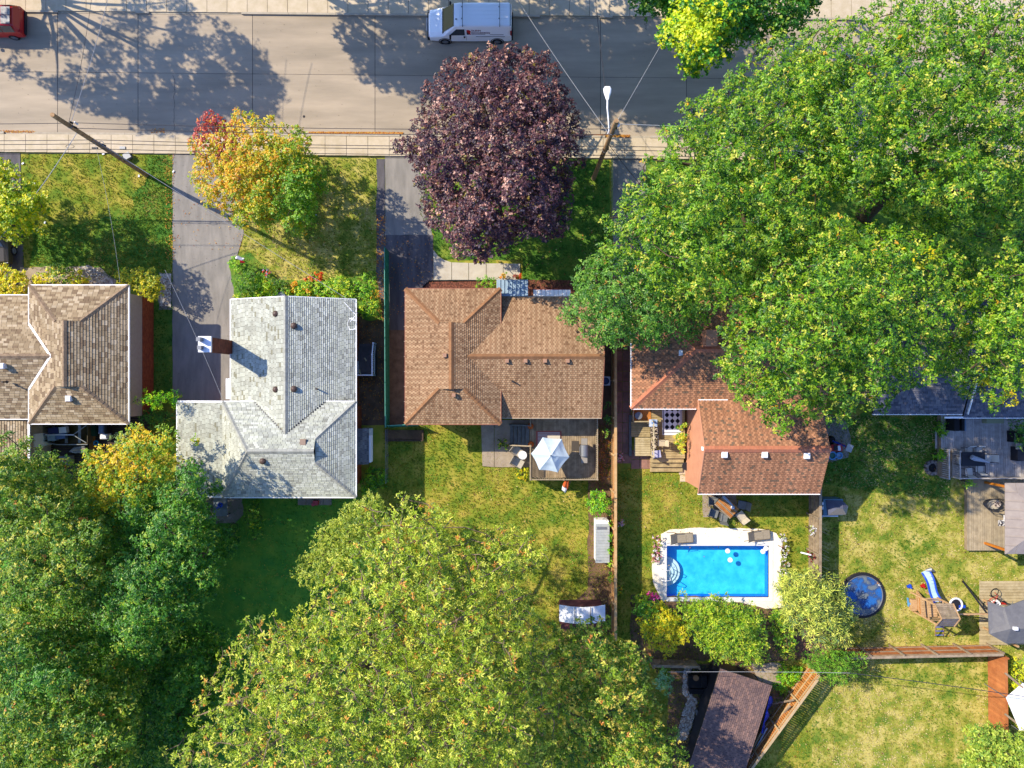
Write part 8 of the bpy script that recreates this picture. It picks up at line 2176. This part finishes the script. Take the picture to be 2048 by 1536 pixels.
g = G(631, 1006, .3); b = MB(); b.bx(g.x - .18, g.x + .18, g.y - .15, g.y + .15, .04, .4); b.box((g.x - .15, g.y - .1, .3), (.2, .2, .3), .3); o = b.build('red_box', m_redp); setp(o, 'bright red box on the stepping stones below the grey roof', 'box')
tv = thing('roof_antenna', 'white TV antenna and hoop mounted on the right edge of the grey roof', 'antenna', G(706, 635, 3.2))
g0 = G(709, 624, 3.6)
MB().tube([(g0.x, g0.y, 2.8), (g0.x, g0.y, 4.6)], .025, 6).build('mast', m_white, tv)
for k in range(4):
    MB().tube([G(690 + 4 * k, 604 + 5 * k, 4.4), G(700 + 4 * k, 602 + 5 * k, 4.4)] , .015, 5).build('element', m_grey, tv)
MB().tube([G(688, 604, 4.4), G(712, 630, 4.4)], .02, 5).build('boom', m_white, tv)
MB().torus(tuple(G(704, 648, 3.6)), .35, .018, 24, 5, sq=(.8, 1.1)).build('hoop', m_white, tv)
for a_, c2 in (((698, 636, 3.9), (710, 642, 3.9)), ((700, 644, 3.9), (710, 632, 3.9)), ((698, 660, 3.8), (712, 658, 3.8))): MB().tube([G(*a_), G(*c2)], .02, 5).build('element', m_white, tv)
g = G(562, 592, .8); o = MB().cyl((g.x, g.y), .30, 0, .75, 18).build('rain_barrel', M('slate_barrel', A(110, 124, 146), rough=.6)); setp(o, 'slate blue rain barrel peeping out above the grey roof ridge', 'barrel')
MB().torus((0, 0, .76), .28, .03, 18, 5).build('rim', M('slate_barrel', (0, 0, 0)), o).location = (g.x, g.y, 0)
ho = thing('heron_ornament', 'white and red bird ornament standing in the small box bush by the drive', 'ornament', G(481, 521))
g = G(481, 519, 1.1)
MB().tube([(g.x - .3, g.y + .1, 1.1), (g.x - .1, g.y + .12, 1.3), (g.x + .12, g.y, 1.15), (g.x + .3, g.y + .05, 1.2)], [.07, .13, .12, .04], 8).build('body', m_whiteg, ho); MB().tube([(g.x + .0, g.y - .15, 1.15), (g.x + .28, g.y - .2, 1.1)], [.12, .05], 8).build('wing', m_redp, ho); MB().tube([(g.x, g.y, 0), (g.x, g.y, 1.1)], .015, 5).build('stake', m_dark, ho)
cp = thing('clay_pot', 'round clay pot in the middle of the front flower bed', 'pot', G(634, 568))
g = G(633, 569, .4); MB().cyl((g.x, g.y), .18, 0, .4, 18, .26).build('pot', M('clay', A(150, 106, 80), rough=.9), cp); MB().cyl((g.x, g.y), .22, .40, .42, 18).build('soil', m_soil, cp)
o = MB().bx(G(451, 0, 3).x, G(462, 0, 3).x - .07, G(0, 798, 3).y, G(0, 757, 3).y, 2.7, 2.95).build('roof_panel_white', m_white, h2)
g = G(1211, 762, .6); ac = thing('air_conditioner', 'white air conditioner unit in the gap right of the brown house', 'air conditioner', (g.x, g.y, 0))
MB().box((0, 0, .35), (.62, .62, .7)).build('housing', m_whiteg, ac, world=False); MB().torus((0, 0, .71), .22, .03, 18, 5).build('grille', m_dark, ac, world=False); MB().cyl((0, 0), .2, .70, .715, 18).build('fan', M('fan_blue', A(60, 80, 130), rough=.4), ac, world=False)
vb = MB(); g = G(254, 312, .3); vb.box((g.x, g.y, .15), (.42, .36, .3), .5); vb.box((g.x, g.y, .33), (.48, .42, .06), .5); o = vb.build('utility_box', m_grey); setp(o, 'small grey utility box in the lawn beside the left pole', 'utility box')
for i, (px, py, lb) in enumerate(((68, 367, 'scrap of white paper on the grass right of the young maple'), (207, 308, 'white scrap on the lawn edge just left of the utility box'), (46, 327, 'white scrap near the top left corner of the left lawn'), (347, 343, 'white scrap at the edge of the grey drive'), (90, 445, 'white scrap at the left of the shaded lawn patch'), (278, 352, 'white scrap at the foot of the left pole'), (632, 432, 'white scrap on the shaded lawn right of the autumn maple'))):
    g = G(px, py, .04); o = MB().box((g.x, g.y, .05), (.16, .10, .05), .3 * i).build('paper_scrap', m_whiteg); setp(o, lb, 'litter', 'white scraps on the front lawns')
